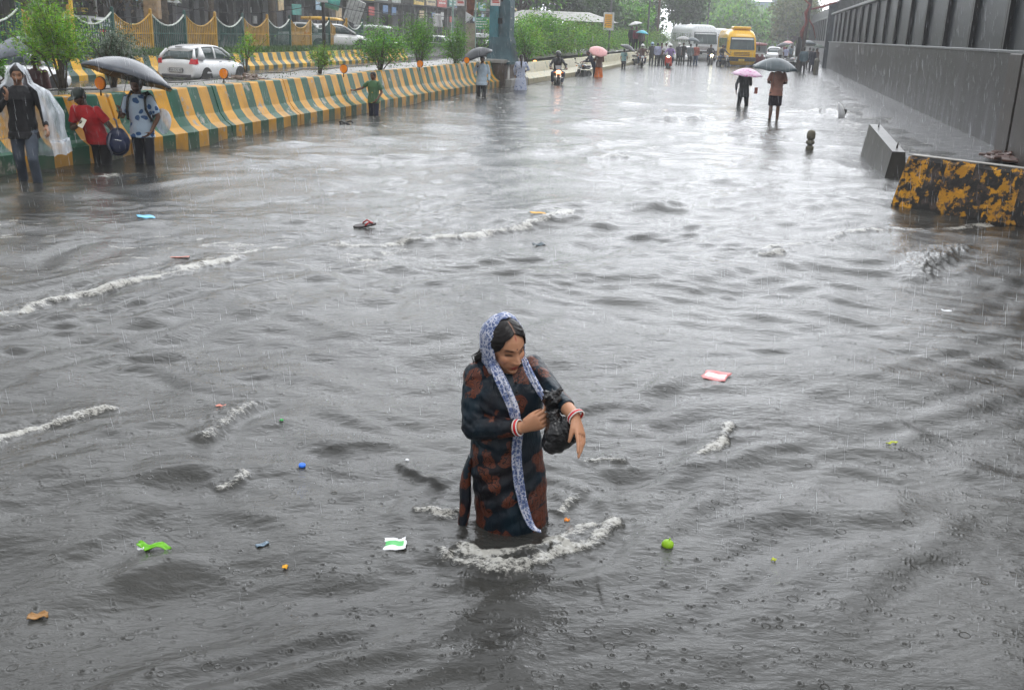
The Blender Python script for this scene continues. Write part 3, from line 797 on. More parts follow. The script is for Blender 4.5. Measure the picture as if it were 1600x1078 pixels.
# black hose along the median
mb = MB(); mb.path([R(float(np.interp(v, [8, 14, 18, 24, 34], [-11.0, -10.9, -10.8, -11.5, -11.9])) + .08 * math.sin(v * 1.7), v, .925 + .02 * math.sin(v * 2.3)) for v in np.arange(9, 36, .8)], .013, n=6)
o = mb.build('cable', pm('black_plastic', (.02, .02, .02))); setp(o, 'thin black cable lying along the median soil', 'cable')

# green and yellow fence -----------------------------------------------
fy = pm('fence_yellow', (.45, .25, .02), rough=.4, var=.25, scale=3); fg = pm('fence_green', (.012, .075, .060), rough=.4, var=.3, scale=3); fl_ = pm('fence_top_rail', (.55, .6, .55), rough=.3)
f0 = 17.35
fence = empty('railing_fence', R(-24.0, f0, .7), ROADZ, 'tall green and yellow railing fence with scalloped top behind the verge', 'fence')
for k in range(18):
    col = fy if k % 2 == 1 else fg
    y0 = k * 2.55; mb = MB()
    if k >= 17: break
    for j in range(1, 18):
        t = j / 18.0
        zt = 1.52 - .48 * (1 - (2 * t - 1) ** 2)
        mb.box((0, y0 + t * 2.55, zt / 2 + .03), (.03, .055 if k % 2 else .04, zt))
    mb.path([(0, y0 + t * 2.55, 1.57 - .48 * (1 - (2 * t - 1) ** 2)) for t in np.linspace(.02, .98, 9)], .035, n=6, mi=1)
    mb.box((.02, y0 + 1.275, .12), (.04, 2.5, .06)); mb.box((.02, y0 + 1.275, .78), (.04, 2.5, .05))
    p = mb.build('panel', [col, col if k % 2 else fl_], fence)
for k in range(18):
    mb = MB(); mb.box((0, k * 2.55, .80), (.11, .11, 1.70), bev=.01); mb.ell((0, k * 2.55, 1.68), (.07, .07, .06), seg=8, ring=6)
    mb.build('post', fy if k % 2 == 0 else fg, fence)

# ------------------------------------------------------------------ the dark wall on the right
wm, wnt, wb = newmat('dark_wall_paint')
tc = N(wnt, 'ShaderNodeTexCoord'); mp = N(wnt, 'ShaderNodeMapping'); mp.inputs['Scale'].default_value = (1, 1, .22); wnt.links.new(tc.outputs['Object'], mp.inputs[0])
na = N(wnt, 'ShaderNodeTexNoise'); na.inputs['Scale'].default_value = 1.4; na.inputs['Detail'].default_value = 7; na.inputs['Roughness'].default_value = .6; wnt.links.new(mp.outputs[0], na.inputs['Vector'])
ra = N(wnt, 'ShaderNodeValToRGB'); ra.color_ramp.elements[0].position = .40; ra.color_ramp.elements[0].color = (.009, .0075, .008, 1); ra.color_ramp.elements[1].position = .62; ra.color_ramp.elements[1].color = (.028, .026, .030, 1)
wnt.links.new(na.outputs['Fac'], ra.inputs[0])
wsp = N(wnt, 'ShaderNodeSeparateXYZ'); wnt.links.new(tc.outputs['Object'], wsp.inputs[0])
wmr = N(wnt, 'ShaderNodeMapRange'); wmr.inputs['From Min'].default_value = 1.5; wmr.inputs['From Max'].default_value = .1; wnt.links.new(wsp.outputs[2], wmr.inputs['Value'])
wn2 = N(wnt, 'ShaderNodeTexNoise'); wn2.inputs['Scale'].default_value = 2.6; wn2.inputs['Detail'].default_value = 6; wnt.links.new(mp.outputs[0], wn2.inputs['Vector'])
wr2 = N(wnt, 'ShaderNodeValToRGB'); wr2.color_ramp.elements[0].position = .48; wr2.color_ramp.elements[1].position = .66; wnt.links.new(wn2.outputs['Fac'], wr2.inputs[0])
wmu = N(wnt, 'ShaderNodeMath', operation='MULTIPLY'); wnt.links.new(wmr.outputs[0], wmu.inputs[0]); wnt.links.new(wr2.outputs[0], wmu.inputs[1])
wmx = N(wnt, 'ShaderNodeMix', data_type='RGBA'); wnt.links.new(wmu.outputs[0], wmx.inputs[0]); wnt.links.new(ra.outputs[0], wmx.inputs[6]); wmx.inputs[7].default_value = (.085, .085, .095, 1)
wnt.links.new(wmx.outputs[2], wb.inputs['Base Color']); wb.inputs['Roughness'].default_value = .4; wb.inputs['Specular IOR Level'].default_value = .22
nb_ = N(wnt, 'ShaderNodeTexNoise'); nb_.inputs['Scale'].default_value = 30; nb_.inputs['Detail'].default_value = 4; wnt.links.new(tc.outputs['Object'], nb_.inputs['Vector'])
bb_ = N(wnt, 'ShaderNodeBump'); bb_.inputs['Distance'].default_value = .006; wnt.links.new(nb_.outputs['Fac'], bb_.inputs['Height']); wnt.links.new(bb_.outputs[0], wb.inputs['Normal'])
panel = pm('slate_panel', (.019, .023, .030), rough=.4, var=.18, scale=1.2, bump=.003, spec=.25)
post_m = pm('dark_post', (.006, .006, .008), rough=.4, var=.2)
ledge_m = pm('pale_ledge', (.11, .115, .125), rough=.35, var=.25, scale=3)
wallr = empty('boundary_wall', R(5.05, 6, 0), ROADZ, 'tall dark grey retaining wall with slate panels between black posts', 'wall')
L_ = 78.0
mb = MB(); mb.box((.35, L_ / 2, .7), (.6, L_, 2.56)); mb.build('plinth', wm, wallr)
mb = MB(); mb.box((.31, L_ / 2, 2.0), (.66, L_ + .02, .06), bev=.01); mb.build('string_course', ledge_m, wallr)
mb = MB(); mb.box((.42, L_ / 2, 2.99), (.4, L_, 1.92)); mb.build('slate_panelling', panel, wallr)
mb = MB(); mb.box((.33, L_ / 2, 4.02), (.72, L_ + .1, .14), bev=.02); mb.build('coping', ledge_m, wallr)
mb = MB(); mb.box((.45, L_ / 2, 4.55), (.22, L_, .9), bev=.02)
for k in range(0, 78): mb.box((.32, .5 + k, 4.55), (.05, .08, .86))
mb.build('parapet', pm('dark_parapet', (.03, .032, .038), rough=.4, var=.3), wallr)
for k in range(20):
    v = 24.75 + 3.95 * (k - 4) - 6
    if 0 < v < L_:
        mb = MB(); mb.box((.15, v, 2.99), (.14, .05, 1.90)); mb.box((.10, v, 2.99), (.03, .36, 1.90)); mb.build('post', post_m, wallr)
mb = MB(); mb.box((.0, 22.81 - 6 - 1.05, .6), (.5, 1.0, 2.75), bev=.02); mb.box((-.05, 22.81 - 6 - 3.4, .6), (.4, 3.4, 2.7), bev=.02)
mb.build('pier', pm('brown_plaster', (.030, .022, .018), rough=.45, var=.4, scale=2.2, bump=.004), wallr)
wall2 = empty('boundary_wall', R(6.2, 86.5, 0), ROADZ, 'further stretch of grey panelled wall beyond the gate post', 'wall')
mb = MB(); mb.box((.3, 45, .5), (.5, 90, 3.0)); mb.build('plinth', wm, wall2)
mb = MB(); mb.box((.4, 45, 3.1), (.3, 90, 2.2)); mb.build('slate_panelling', panel, wall2)
mb = MB(); mb.box((.3, 45, 4.28), (.7, 90, .16)); mb.build('coping', ledge_m, wall2)
mb = MB(); mb.box((.4, 45, 4.8), (.2, 90, .9)); mb.build('parapet', MATS['dark_parapet'], wall2)
for k in range(24):
    mb = MB(); mb.box((.12, 1 + k * 3.8, 3.1), (.16, .3, 2.15)); mb.build('post', post_m, wall2)
mb = MB(); mb.box((-.6, 85.3 - 84, 2.2), (1.5, .7, 5.4), bev=.03); mb.box((-.62, 84.93 - 84, 2.6), (.5, .03, 1.0), mi=1)
o = mb.build('gate_pier', [pm('blue_grey_render', (.035, .045, .055), rough=.4, scale=2), pm('pale_notice', (.5, .45, .42), rough=.5)], loc=R(6.2, 84), rot=(0, 0, ROADZ)); setp(o, 'blue grey gate pier with a pale notice where the wall steps back', 'pier')
mb = MB(); rings = []
for v in np.arange(14.5, 84, .5):
    row = []
    for t in np.linspace(0, 1, 7):
        u = float(np.interp(v, [14.5, 20, 30, 60, 84], [3.6, 3.3, 3.1, 3.0, 3.0])); u = u + (5.2 - u) * t
        row.append(R(u, v, -.018 + .06 * t + .03 * float(fbm(np.array(u * 2.), np.array(v * 1.5), 210) - .5)))
    rings.append(row)
mb.loft(rings, close=False, cyc=False)
o = mb.build('pavement', pm('wet_pavement', (.14, .14, .142), rough=.25, var=.3, scale=3, bump=.004, bscale=25)); setp(o, 'shallow flooded pavement beside the dark wall', 'pavement', kind='structure')

# yellow and black weathered block
m, nt, b = newmat('peeling_yellow_black')
tc = N(nt, 'ShaderNodeTexCoord'); sp = N(nt, 'ShaderNodeSeparateXYZ'); nt.links.new(tc.outputs['Object'], sp.inputs[0])
def nmask(scale, loc, lo, hi, detail=9):
    mp_ = N(nt, 'ShaderNodeMapping'); mp_.inputs['Location'].default_value = loc; nt.links.new(tc.outputs['Object'], mp_.inputs[0])
    n_ = N(nt, 'ShaderNodeTexNoise'); n_.inputs['Scale'].default_value = scale; n_.inputs['Detail'].default_value = detail; n_.inputs['Roughness'].default_value = .62; nt.links.new(mp_.outputs[0], n_.inputs['Vector'])
    r_ = N(nt, 'ShaderNodeValToRGB'); r_.color_ramp.elements[0].position = lo; r_.color_ramp.elements[1].position = hi; nt.links.new(n_.outputs['Fac'], r_.inputs[0]); return n_, r_.outputs[0]
def over(fac, a_, col_):
    x_ = N(nt, 'ShaderNodeMix', data_type='RGBA'); nt.links.new(fac, x_.inputs[0])
    if hasattr(a_, 'type'): nt.links.new(a_, x_.inputs[6])
    else: x_.inputs[6].default_value = rgb(a_)
    if hasattr(col_, 'type'): nt.links.new(col_, x_.inputs[7])
    else: x_.inputs[7].default_value = rgb(col_)
    return x_.outputs[2]
dv = N(nt, 'ShaderNodeMath', operation='DIVIDE'); dv.inputs[1].default_value = .62; nt.links.new(sp.outputs[0], dv.inputs[0])
fr = N(nt, 'ShaderNodeMath', operation='FRACT'); nt.links.new(dv.outputs[0], fr.inputs[0])
lt_ = N(nt, 'ShaderNodeMath', operation='GREATER_THAN'); lt_.inputs[1].default_value = .60; nt.links.new(fr.outputs[0], lt_.inputs[0])
_, m1 = nmask(2.5, (1, 2, 3), .42, .60); n1, m2_ = nmask(6.5, (7, 2, 5), .485, .53); _, m3_ = nmask(5.2, (3, 9, 1), .50, .56); _, m4_ = nmask(8.5, (5, 5, 8), .55, .60)
c_ = over(m1, (.64, .30, .008), (.42, .19, .008)); c_ = over(lt_.outputs[0], c_, (.010, .009, .008)); c_ = over(m3_, c_, (.060, .043, .036)); c_ = over(m2_, c_, (.012, .011, .010)); c_ = over(m4_, c_, (.42, .20, .008)); _, m5_ = nmask(14, (2, 1, 8), .56, .66); c_ = over(m5_, c_, (.035, .028, .024))
nt.links.new(c_, b.inputs['Base Color']); b.inputs['Roughness'].default_value = .42; b.inputs['Specular IOR Level'].default_value = .3
bp = N(nt, 'ShaderNodeBump'); bp.inputs['Distance'].default_value = .012; nt.links.new(n1.outputs['Fac'], bp.inputs['Height']); nt.links.new(bp.outputs[0], b.inputs['Normal'])
A_ = G(1392, 320); B_ = G(1600, 354); dB = (B_ - A_).normalized(); angB = math.atan2(dB.y, dB.x)
blk = empty('concrete_barrier', A_, angB, 'weathered yellow and black painted concrete barrier standing in the water', 'barrier')
mb = MB(); rings = []
for t in np.linspace(0, 3.4, 30):
    rr = random.Random(int(t * 100)); w = lambda: rr.uniform(-.012, .012)
    rings.append([(t, .0 + w(), -.5), (t, .0, 0), (t, .14 + w(), .61 + w()), (t, .17, .655 + w()), (t, .34, .66 + w()), (t, .37, .62), (t, .5, -.5)])
mb.loft([[Vector(p) + Vector((.10 * (1 - min(1, p[0] / .1)) * max(0, p[2]) if p[0] < .1 else 0, 0, 0)) for p in r_] for r_ in rings], smooth=False)
mb.build('body', m, blk)
mb = MB(); mb.box((1.7, .255, .668), (3.3, .16, .012)); mb.build('mortar_top', pm('pale_mortar', (.24, .225, .20), rough=.5, var=.4, scale=9, bump=.006), blk)
# grey leaning barrier with lifting loops
A2 = G(1381, 274); B2 = G(1343, 243); d2 = (B2 - A2); a2 = math.atan2(d2.y, d2.x); l2 = d2.length
blk2 = empty('concrete_barrier', A2, a2, 'bare grey concrete barrier tipped over with two lifting loops on top', 'barrier')
blk2.rotation_euler = (math.radians(6), 0, a2)
mb = MB(); prf = [(-.30, -.5), (-.26, .40), (-.06, .42), (.02, .15), (.03, -.5)]
mb.loft([[(t, -q[0] - .3, q[1] + .07 * t) for q in prf] for t in (0, .03, l2 * .5, l2 - .03, l2)], smooth=False)
blm = pm('streaked_concrete', (.050, .048, .044), rough=.35, var=.45, scale=4, bump=.004, stretch=(1, 1, .35)); bo = mb.build('body', blm, blk2)
for t in (.35, l2 - .35):
    mb = MB(); zz_ = .07 * t; mb.path([(t - .03, -.16, .38 + zz_), (t - .03, -.16, .46 + zz_), (t, -.16, .50 + zz_), (t + .03, -.16, .46 + zz_), (t + .03, -.16, .38 + zz_)], .009, n=6); mb.build('lifting_loop', pm('rusty_iron', (.03, .02, .018), rough=.6), blk2)
# stone bollard
mb = MB(); rings = []
for z, q in ((-.3, .075), (0, .08), (.035, .085), (.045, .055), (.075, .05), (.085, .075), (.10, .085), (.145, .085), (.16, .06), (.175, .052), (.19, .08), (.23, .088), (.30, .085), (.345, .065), (.365, .03), (.368, .001)):
    rings.append(ring((0, 0, z), q, q, 16))
mb.loft(rings); o = mb.build('stone_bollard', pm('mossy_stone', (.13, .12, .085), rough=.6, var=.45, scale=14, bump=.01), loc=G(1265, 232)); setp(o, 'small carved stone bollard poking out of the water', 'bollard')
mb = MB(); mb.loft([[(x * .5, y, z) for x, y, z in ((0, 0, 0), (.03, 0, .0), (.02, .0, .0))]]) if False else None
mb = MB(); mb.path([(0, 0, -.1), (-.05, 0, .10), (-.12, .0, .25), (-.22, 0, .36)], [.09, .10, .07, .02], n=8); mb.box((.05, .06, .16), (.12, .10, .14), mi=1, bev=.02)
o = mb.build('floating_scrap', [pm('white_plastic', (.75, .76, .78), rough=.3, var=.1), pm('black_plastic', (.02, .02, .02))], loc=G(1316, 183), rot=(0, .15, .2)); setp(o, 'bent white and black plastic scrap jutting from the shallow current', 'scrap')
# ================================================================== background: shops, trees, poles, far towers
def hz(x): return 60 + (x - 1190) * 0.034
def A(x, dist, z=0.0):
    d = CD + (x - 800) / FPX * CR + (539 - hz(x)) / FPX * CU
    q = math.hypot(d[0], d[1]); return Vector((d[0] / q * dist, d[1] / q * dist, z))
def Z(x, y, dist):
    d = CD + (x - 800) / FPX * CR + (539 - y) / FPX * CU
    return H_CAM + dist * d[2] / math.hypot(d[0], d[1])

def textmesh(s, size, name='txt', ext=.002):
    c = bpy.data.curves.new(name, 'FONT'); c.body = s; c.size = size; c.extrude = ext; c.align_x = 'CENTER'; c.align_y = 'CENTER'
    o = bpy.data.objects.new('tmp', c); COL.objects.link(o)
    dg = bpy.context.evaluated_depsgraph_get(); dg.update()
    me = bpy.data.meshes.new_from_object(o.evaluated_get(dg)); bpy.data.objects.remove(o); bpy.data.curves.remove(c)
    me.materials.clear(); return me

# --- rows of shops
wallcols = [pm('shop_wall_a', (.045, .035, .028), rough=.6, var=.35, scale=.8), pm('shop_wall_b', (.075, .07, .065), rough=.6, var=.3, scale=.8),
            pm('shop_wall_c', (.03, .028, .03), rough=.6, var=.3, scale=.8), pm('shop_wall_d', (.12, .105, .085), rough=.6, var=.3, scale=.8)]
bay_shade = pm('shop_bay_shade', (.018, .018, .02), rough=.7, var=.5, scale=1.5)  # near-black colour stands for the shade inside the open bays
shut = pm('grey_shutter', (.12, .12, .13), rough=.4, var=.3, scale=1)
pale = pm('pale_pillar', (.42, .41, .38), rough=.5, var=.2, scale=2)
signm = [pm('sign_blue', (.12, .25, .50), rough=.4, var=.35, scale=3), pm('sign_white', (.55, .56, .55), rough=.4, var=.3, scale=4), pm('sign_yellow', (.70, .48, .08), rough=.4, var=.3, scale=3),
         pm('sign_red', (.50, .06, .05), rough=.4, var=.3, scale=3), pm('sign_teal', (.05, .28, .24), rough=.4, var=.3, scale=3), pm('sign_sky', (.35, .5, .62), rough=.4, var=.3, scale=3), pm('sign_cream', (.55, .42, .25), rough=.4, var=.3, scale=3)]
ink = pm('sign_lettering', (.05, .05, .08), rough=.5); inkw = pm('sign_lettering_pale', (.7, .7, .68), rough=.5)
looks = ['dark brown shop block at the left end with deep open bays', 'grey shop block behind the yellow fence panels with a pale pillar', 'black fronted shop block with a teal roller over its door',
         'pale shop block with tilted white canopy and blue boards', 'grey shop block crowded with pale blue sign boards', 'dark shop block behind the torn white banner', 'last shop block before the green trees']
rs_ = random.Random(12)
for bi in range(7):
    v0 = 33 + bi * 15.0
    bld = empty('shop_building', R(-32.5 - (bi % 2) * .8, v0, .6), ROADZ, looks[bi], 'shop', 'shop blocks behind the fence')
    wmt = wallcols[(0, 1, 2, 3, 1, 2, 3)[bi]]
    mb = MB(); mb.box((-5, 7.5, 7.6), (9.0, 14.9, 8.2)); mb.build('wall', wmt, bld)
    mb = MB(); mb.box((-4.9, 7.5, 1.8), (6.5, 14.8, 3.4)); mb.build('bay_shade_block', bay_shade, bld)  # solid block, its colour painting the shade behind the pillars
    mb = MB(); mb.box((-.1, 7.5, 3.45), (1.4, 14.96, .16)); mb.build('canopy_slab', pm('canopy_concrete', (.07, .065, .06), rough=.5, scale=2), bld)
    nb_b = 4
    for j in range(nb_b + 1):
        mb = MB(); mb.box((-.55, .2 + j * 3.63, 1.7), (.35, .38, 3.4)); mb.build('pillar', pale if (bi + j) % 5 == 1 else wmt, bld)
    for j in range(nb_b):
        y = 2.0 + j * 3.63
        k = rs_.random()
        if k < .45:
            mb = MB(); mb.box((-1.4, y, 1.2 + k), (.08, 3.1, 2.6))
            for q in range(12): mb.box((-1.35, y, .2 + q * .21 + k), (.03, 3.1, .05))
            mb.build('shutter', shut, bld)
        else:
            mb = MB()
            for q in range(5): mb.box((-1.6 + rs_.uniform(-.3, .3), y + rs_.uniform(-1.3, 1.3), rs_.uniform(.2, 2.2)), (.3, rs_.uniform(.2, .8), rs_.uniform(.2, .9)), mi=rs_.randrange(3))
            mb.build('stock', [signm[rs_.randrange(7)], signm[1], wallcols[3]], bld)
        # boards in front of the slab
        hh = rs_.uniform(.7, 1.15); mtt = signm[rs_.randrange(7)]
        mb = MB(); mb.box((.66, y, 3.95), (.08, rs_.uniform(2.2, 3.4), hh), bev=.01)
        sb = mb.build('sign_board', mtt, bld)
        mb = MB()
        for ln in range(2):
            x = -1.0
            while x < 1.0:
                wl = rs_.uniform(.08, .28); mb.box((.705, y + x + wl / 2, 3.95 + .2 - ln * .33), (.012, wl, rs_.uniform(.1, .2))); x += wl + rs_.uniform(.05, .14)
        mb.build('lettering', inkw if mtt.name in ('sign_blue', 'sign_red', 'sign_teal') else ink, sb)
        if rs_.random() < .95:
            mb = MB(); zz = rs_.uniform(2.3, 2.9); mb.box((.75, y + rs_.uniform(-.9, .9), zz), (.07, rs_.uniform(.7, 1.5), rs_.uniform(.5, .8)), bev=.01); mb.build('hanging_board', signm[rs_.randrange(7)], bld)
        if rs_.random() < .9:
            mb = MB(); mb.box((.4, y, 4.95 + rs_.random()), (.5, rs_.uniform(1.2, 2.6), .9), bev=.02); mb.build('upper_board', signm[rs_.randrange(7)], bld)
mb = MB(); mb.tube(A(502, 66, 3.45), A(531, 66, 3.2), .38, n=14)
o = mb.build('awning_roll', signm[4]); setp(o, 'rolled teal awning behind the black sign pole', 'awning')
q0 = A(554, 63, 0); mb = MB(); mb.box((0, 0, 0), (1.0, .06, 1.5)); 
for k in range(4): mb.box((-.36 + k * .24, -.035, 0), (.02, .01, 1.45), mi=1)
o = mb.build('canopy_frame', [signm[1], ink], loc=(q0.x, q0.y, 2.85), rot=(math.radians(25), math.radians(24), 0)); setp(o, 'white slatted canopy frame tilted above the fence end', 'canopy')

def cloth(name, pts, mat, label, cat, thick=.015, sag=.04, n=8, seed=0):
    """hanging sheet with folds between four corners"""
    rr = np.random.default_rng(seed); a, b, c, d = [Vector(p) for p in pts]; mb = MB(); rings = []
    for i in range(n + 1):
        t = i / n; row = []
        for j in range(n + 1):
            s = j / n; p = a.lerp(b, s).lerp(d.lerp(c, s), t)
            row.append(p + Vector((0, sag * math.sin(s * 9 + t * 2 + seed) + rr.normal(0, sag * .15), 0)))
        rings.append(row + [p + Vector((0, thick, 0)) for p in row[::-1]])
    mb.loft(rings)
    o = mb.build(name, mat); return setp(o, label, cat)
wc = pm('white_cloth', (.62, .62, .63), rough=.5, var=.15, scale=3)
cloth('banner', [A(675, 60, Z(675, 22, 60)), A(689, 60, Z(689, 22, 60)), A(692, 60, Z(692, 43, 60)), A(678, 60, Z(678, 43, 60))], wc, 'limp white banner hanging in front of the dark shops', 'banner', sag=.12, seed=2)

# dark sign pole with a yellow board, thin pole
def pole(x, dist, z0, z1, r, mat, label, cat='pole', lean=0.0, name='pole'):
    p = A(x, dist, z0); mb = MB(); mb.tube((0, 0, 0), (lean * (z1 - z0), 0, z1 - z0), r, r * .8, n=10)
    o = mb.build(name, mat, loc=p); return setp(o, label, cat)
pm_b = pm('black_pole', (.025, .02, .018), rough=.5)
t = empty('street_sign', A(506, 55, .9), 0, 'black pole with yellow and white board in front of the fence', 'sign')
mb = MB(); mb.tube((0, 0, 0), (-.03, 0, 4.2), .09, n=10); mb.build('pole', pm_b, t)
mb = MB(); mb.box((-.03, -.1, 2.98), (.52, .05, .85), bev=.01); mb.build('board', signm[2], t)
mb = MB(); mb.box((-.03, -.105, 2.32), (.56, .05, .22)); mb.build('lower_board', signm[1], t)
# steel portal column in blue
P = G(785, 97, .9); cw = .74
col_ = empty('steel_column', P, math.radians(-20), 'tall blue steel column with riveted flanges and flared foot', 'column')
bs = pm('blue_steel', (.045, .16, .19), rough=.4, var=.3, scale=2.5, bump=.002)
bs2 = pm('blue_steel_dark', (.05, .10, .12), rough=.45, var=.3, scale=2.5)
mb = MB()
mb.box((-.30, 0, 4), (.36, .5, 8.2)); mb.box((.20, 0, 4), (.30, .5, 8.2), mi=1); mb.box((-.05, 0, 4), (.36, .3, 8.1), mi=1)
mb.build('shaft', [bs, bs2], col_)
mb = MB(); mb.loft([ring((0, 0, 0), .75, .55, 4, PI / 4), ring((0, 0, .25), .72, .5, 4, PI / 4), ring((0, 0, .9), .55, .4, 4, PI / 4)], smooth=False); mb.box((0, 0, -.02), (1.3, 1.0, .1)); mb.build('foot', bs2, col_)
for z in (.7, 1.5, 2.3, 3.1):
    mb = MB(); mb.box((-.04, -.2, z), (.2, .12, .22), bev=.02); mb.build('joint_plate', post_m, col_)
mb = MB()
for z in np.arange(.4, 6, .4): mb.ell((.42, -.26, z), (.03, .02, .03), seg=6, ring=4)
mb.build('rivets', pale, col_)
def notice(x, y, w, h, dist, label, seed=0):
    p = A(x, dist, Z(x, y, dist)); t = empty('notice', p, 0, label, 'notice')
    mb = MB(); mb.box((0, 0, 0), (w, .03, h), bev=.005); mb.build('board', pm('notice_white', (.72, .66, .66), rough=.4, var=.08), t)
    mb = MB(); rr = random.Random(seed)
    mb.box((0, -.02, h * .12), (w * .7, .01, h * .10)); mb.box((w * .05, -.02, -h * .08), (w * .72, .01, h * .16)); mb.box((-w * .2, -.02, h * .3), (w * .3, .01, h * .08))
    mb.build('print', signm[3], t); return t
notice(718.5, 4, .33, .27, 41, 'red and white notice on the grey pillar above the hoarding frame')
notice(773, 3, .36, .30, 39.0, 'red and white notice fixed to the blue steel column')
# broken kiosk frame with grey pillar and torn sheets
kd = 43
mb = MB(); p0 = A(721, kd, .9); mb.box((0, 0, 2.0), (.36, .35, 4.0)); o = mb.build('concrete_pillar', pm('grey_pillar', (.16, .16, .15), rough=.5, var=.3), loc=p0); setp(o, 'grey concrete pillar carrying the red and white notice', 'pillar')
k_ = empty('hoarding_frame', A(724, kd + 1, .9), 0, 'broken hoarding frame with brown board and torn edges beside the grey pillar', 'hoarding')
for xx in (-.45, .50):
    mb = MB(); mb.box((xx, 0, 1.35), (.07, .07, 2.7)); mb.build('post', pm('pale_teal_paint', (.30, .42, .38), rough=.5, var=.4, scale=4), k_)
mb = MB(); mb.box((.12, .03, 2.1), (.66, .05, .95), rot=Matrix.Rotation(.12, 3, 'Y')); mb.build('brown_board', pm('rusty_board', (.16, .06, .035), rough=.6, var=.5, scale=5), k_)
mb = MB(); mb.box((.25, .05, .7), (.5, .3, 1.4)); mb.build('plaster_block', pm('beige_block', (.32, .29, .22), rough=.6, var=.35, scale=3), k_)
cloth('torn_sheet', [A(727, kd - .6, Z(727, 19, kd)), A(740, kd - .6, Z(740, 27, kd)), A(733, kd - .6, Z(733, 33, kd)), A(727, kd - .6, Z(727, 37, kd))], wc, 'torn white sheet flapping from the hoarding frame', 'sheet', sag=.03, seed=4)
# green direction sign, yellow notice on its pole
t = empty('direction_sign', A(753, 70, Z(753, 46, 70)), 0, 'green road sign with pale lettering left of the blue column', 'sign')
sw, sh_ = 0.95, 0.75
mb = MB(); mb.box((0, 0, sh_ / 2), (sw, .06, sh_), bev=.01); mb.build('board', pm('sign_green', (.02, .26, .12), rough=.35, var=.1), t)
mb = MB()
for q in range(4):
    x = -.38
    while x < .34:
        wl = .04 + .09 * ((q * 7 + int(x * 50)) % 5) / 5; mb.box((x + wl / 2, -.035, .63 - q * .16), (wl, .01, .07)); x += wl + .035
mb.build('lettering', inkw, t)
mb = MB(); mb.tube((0, .08, -1.8), (0, .08, 0.1), .05, n=8); mb.build('pole', pm_b, t)
t = empty('pole_notice', A(950, 72, Z(950, 48, 72)), 0, 'orange notice panel with white frame hung on a slim grey pole', 'sign')
mb = MB(); mb.box((.0, 0, .58), (.72, .08, 1.16), bev=.02); mb.build('frame', signm[1], t)
mb = MB(); mb.box((-.03, -.045, .60), (.50, .02, .88)); mb.build('panel', pm('orange_panel', (.85, .42, .03), rough=.4, var=.1), t)
mb = MB()
for q in range(6): mb.box((-.03, -.058, .92 - q * .12), (.42, .01, .022))
mb.build('print', ink, t)
mb = MB(); mb.tube((.12, .1, -1.6), (.12, .1, 6), .07, n=8); mb.build('pole', pm('grey_pole', (.16, .16, .17), rough=.5), t)
pole(1012, 95, .6, 14, .09, MATS['grey_pole'], 'slim grey lamp pole left of the single round tree')
pole(1027, 110, .6, 16, .12, pm('rust_pole', (.16, .09, .08), rough=.6), 'reddish thin pole just left of the single round tree')
pole(1104, 140, .6, 20, .12, MATS['grey_pole'], 'faint slim pole above the white bus')
t = empty('utility_pole', A(1253, 76, -.2), 0, 'dark leaning utility pole wrapped in red cloth and cables', 'pole')
mb = MB(); mb.path([(-.1, 0, 0), (.12, 0, 2.2), (.32, 0, 5.5), (.40, 0, 9)], [.19, .17, .14, .12], n=9); mb.build('shaft', pm('brown_pole', (.07, .05, .045), rough=.6, var=.4), t)
mb = MB(); mb.path([(-.05, -.15, 1.9), (-.12, -.2, 2.8), (.12, -.2, 3.4), (.0, -.2, 4.1), (.25, -.2, 4.6), (-.5, 0, 5.2)], [.05, .13, .08, .12, .07, .03], n=7); mb.path([(.2, 0, 3.8), (.7, .1, 3.2), (1.0, .2, 2.4)], [.06, .05, .03], n=6); mb.path([(.3, 0, 4.3), (1.2, .2, 4.5), (2.3, .3, 4.9)], [.05, .1, .04], n=6)
mb.build('red_cloth', pm('red_rag', (.20, .05, .04), rough=.6, var=.4), t)
mb = MB(); mb.box((-.2, -.1, 1.8), (.35, .3, 1.3), bev=.03); mb.build('meter_box', post_m, t)

# ---------------------------------------------------------------- trees
def tree(base, h, w, n, label, th=.3, cols=GREENS, leaf=(.34, .16), seed=0, nb=20, name='tree', tr=.16, group=None, flat=.8, low=.15):
    r = np.random.default_rng(seed); t = empty(name, base, 0, label, 'tree', group)
    mb = MB(); hub = Vector((r.normal(0, .1), r.normal(0, .1), h * th))
    mb.path([(0, 0, -.4), hub * .5, hub], [tr * 1.2, tr, tr * .8], n=8)
    Cs = []
    for k in range(nb):
        a = r.uniform(0, 2 * PI); q = math.sqrt(r.uniform(.02, 1)) * w * .42; z = h * (th + low + (1 - th - low) * r.uniform(.0, .95) * (1 - .45 * (q / (w * .5)) ** 2))
        e = Vector((math.cos(a) * q, math.sin(a) * q, z)); m_ = hub.lerp(e, .5) + Vector(r.normal(0, w * .04, 3).tolist())
        mb.path([hub, m_, e], [tr * .5, tr * .3, tr * .1], n=5)
        s = w * r.uniform(.085, .15)
        for j in range(3):
            cc = np.array(e) + r.normal(0, w * .06, 3); Cs.append(cc + r.normal(0, 1, (int(n * 1.7) // nb // 3, 3)) * np.array([s, s, s * flat]))
    mb.build('trunk', bark, t)
    C = np.concatenate(Cs); V, F, c = leaves(C, leaf[0], leaf[1], cols, .3, seed)
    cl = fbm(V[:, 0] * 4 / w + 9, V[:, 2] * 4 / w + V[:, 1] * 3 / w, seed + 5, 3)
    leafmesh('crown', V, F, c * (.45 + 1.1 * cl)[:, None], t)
    return t
DK = [(.035, .09, .025), (.05, .12, .03), (.03, .07, .025), (.07, .14, .04)]
BR = [(.16, .10, .06), (.12, .08, .05), (.20, .15, .09), (.08, .10, .04)]
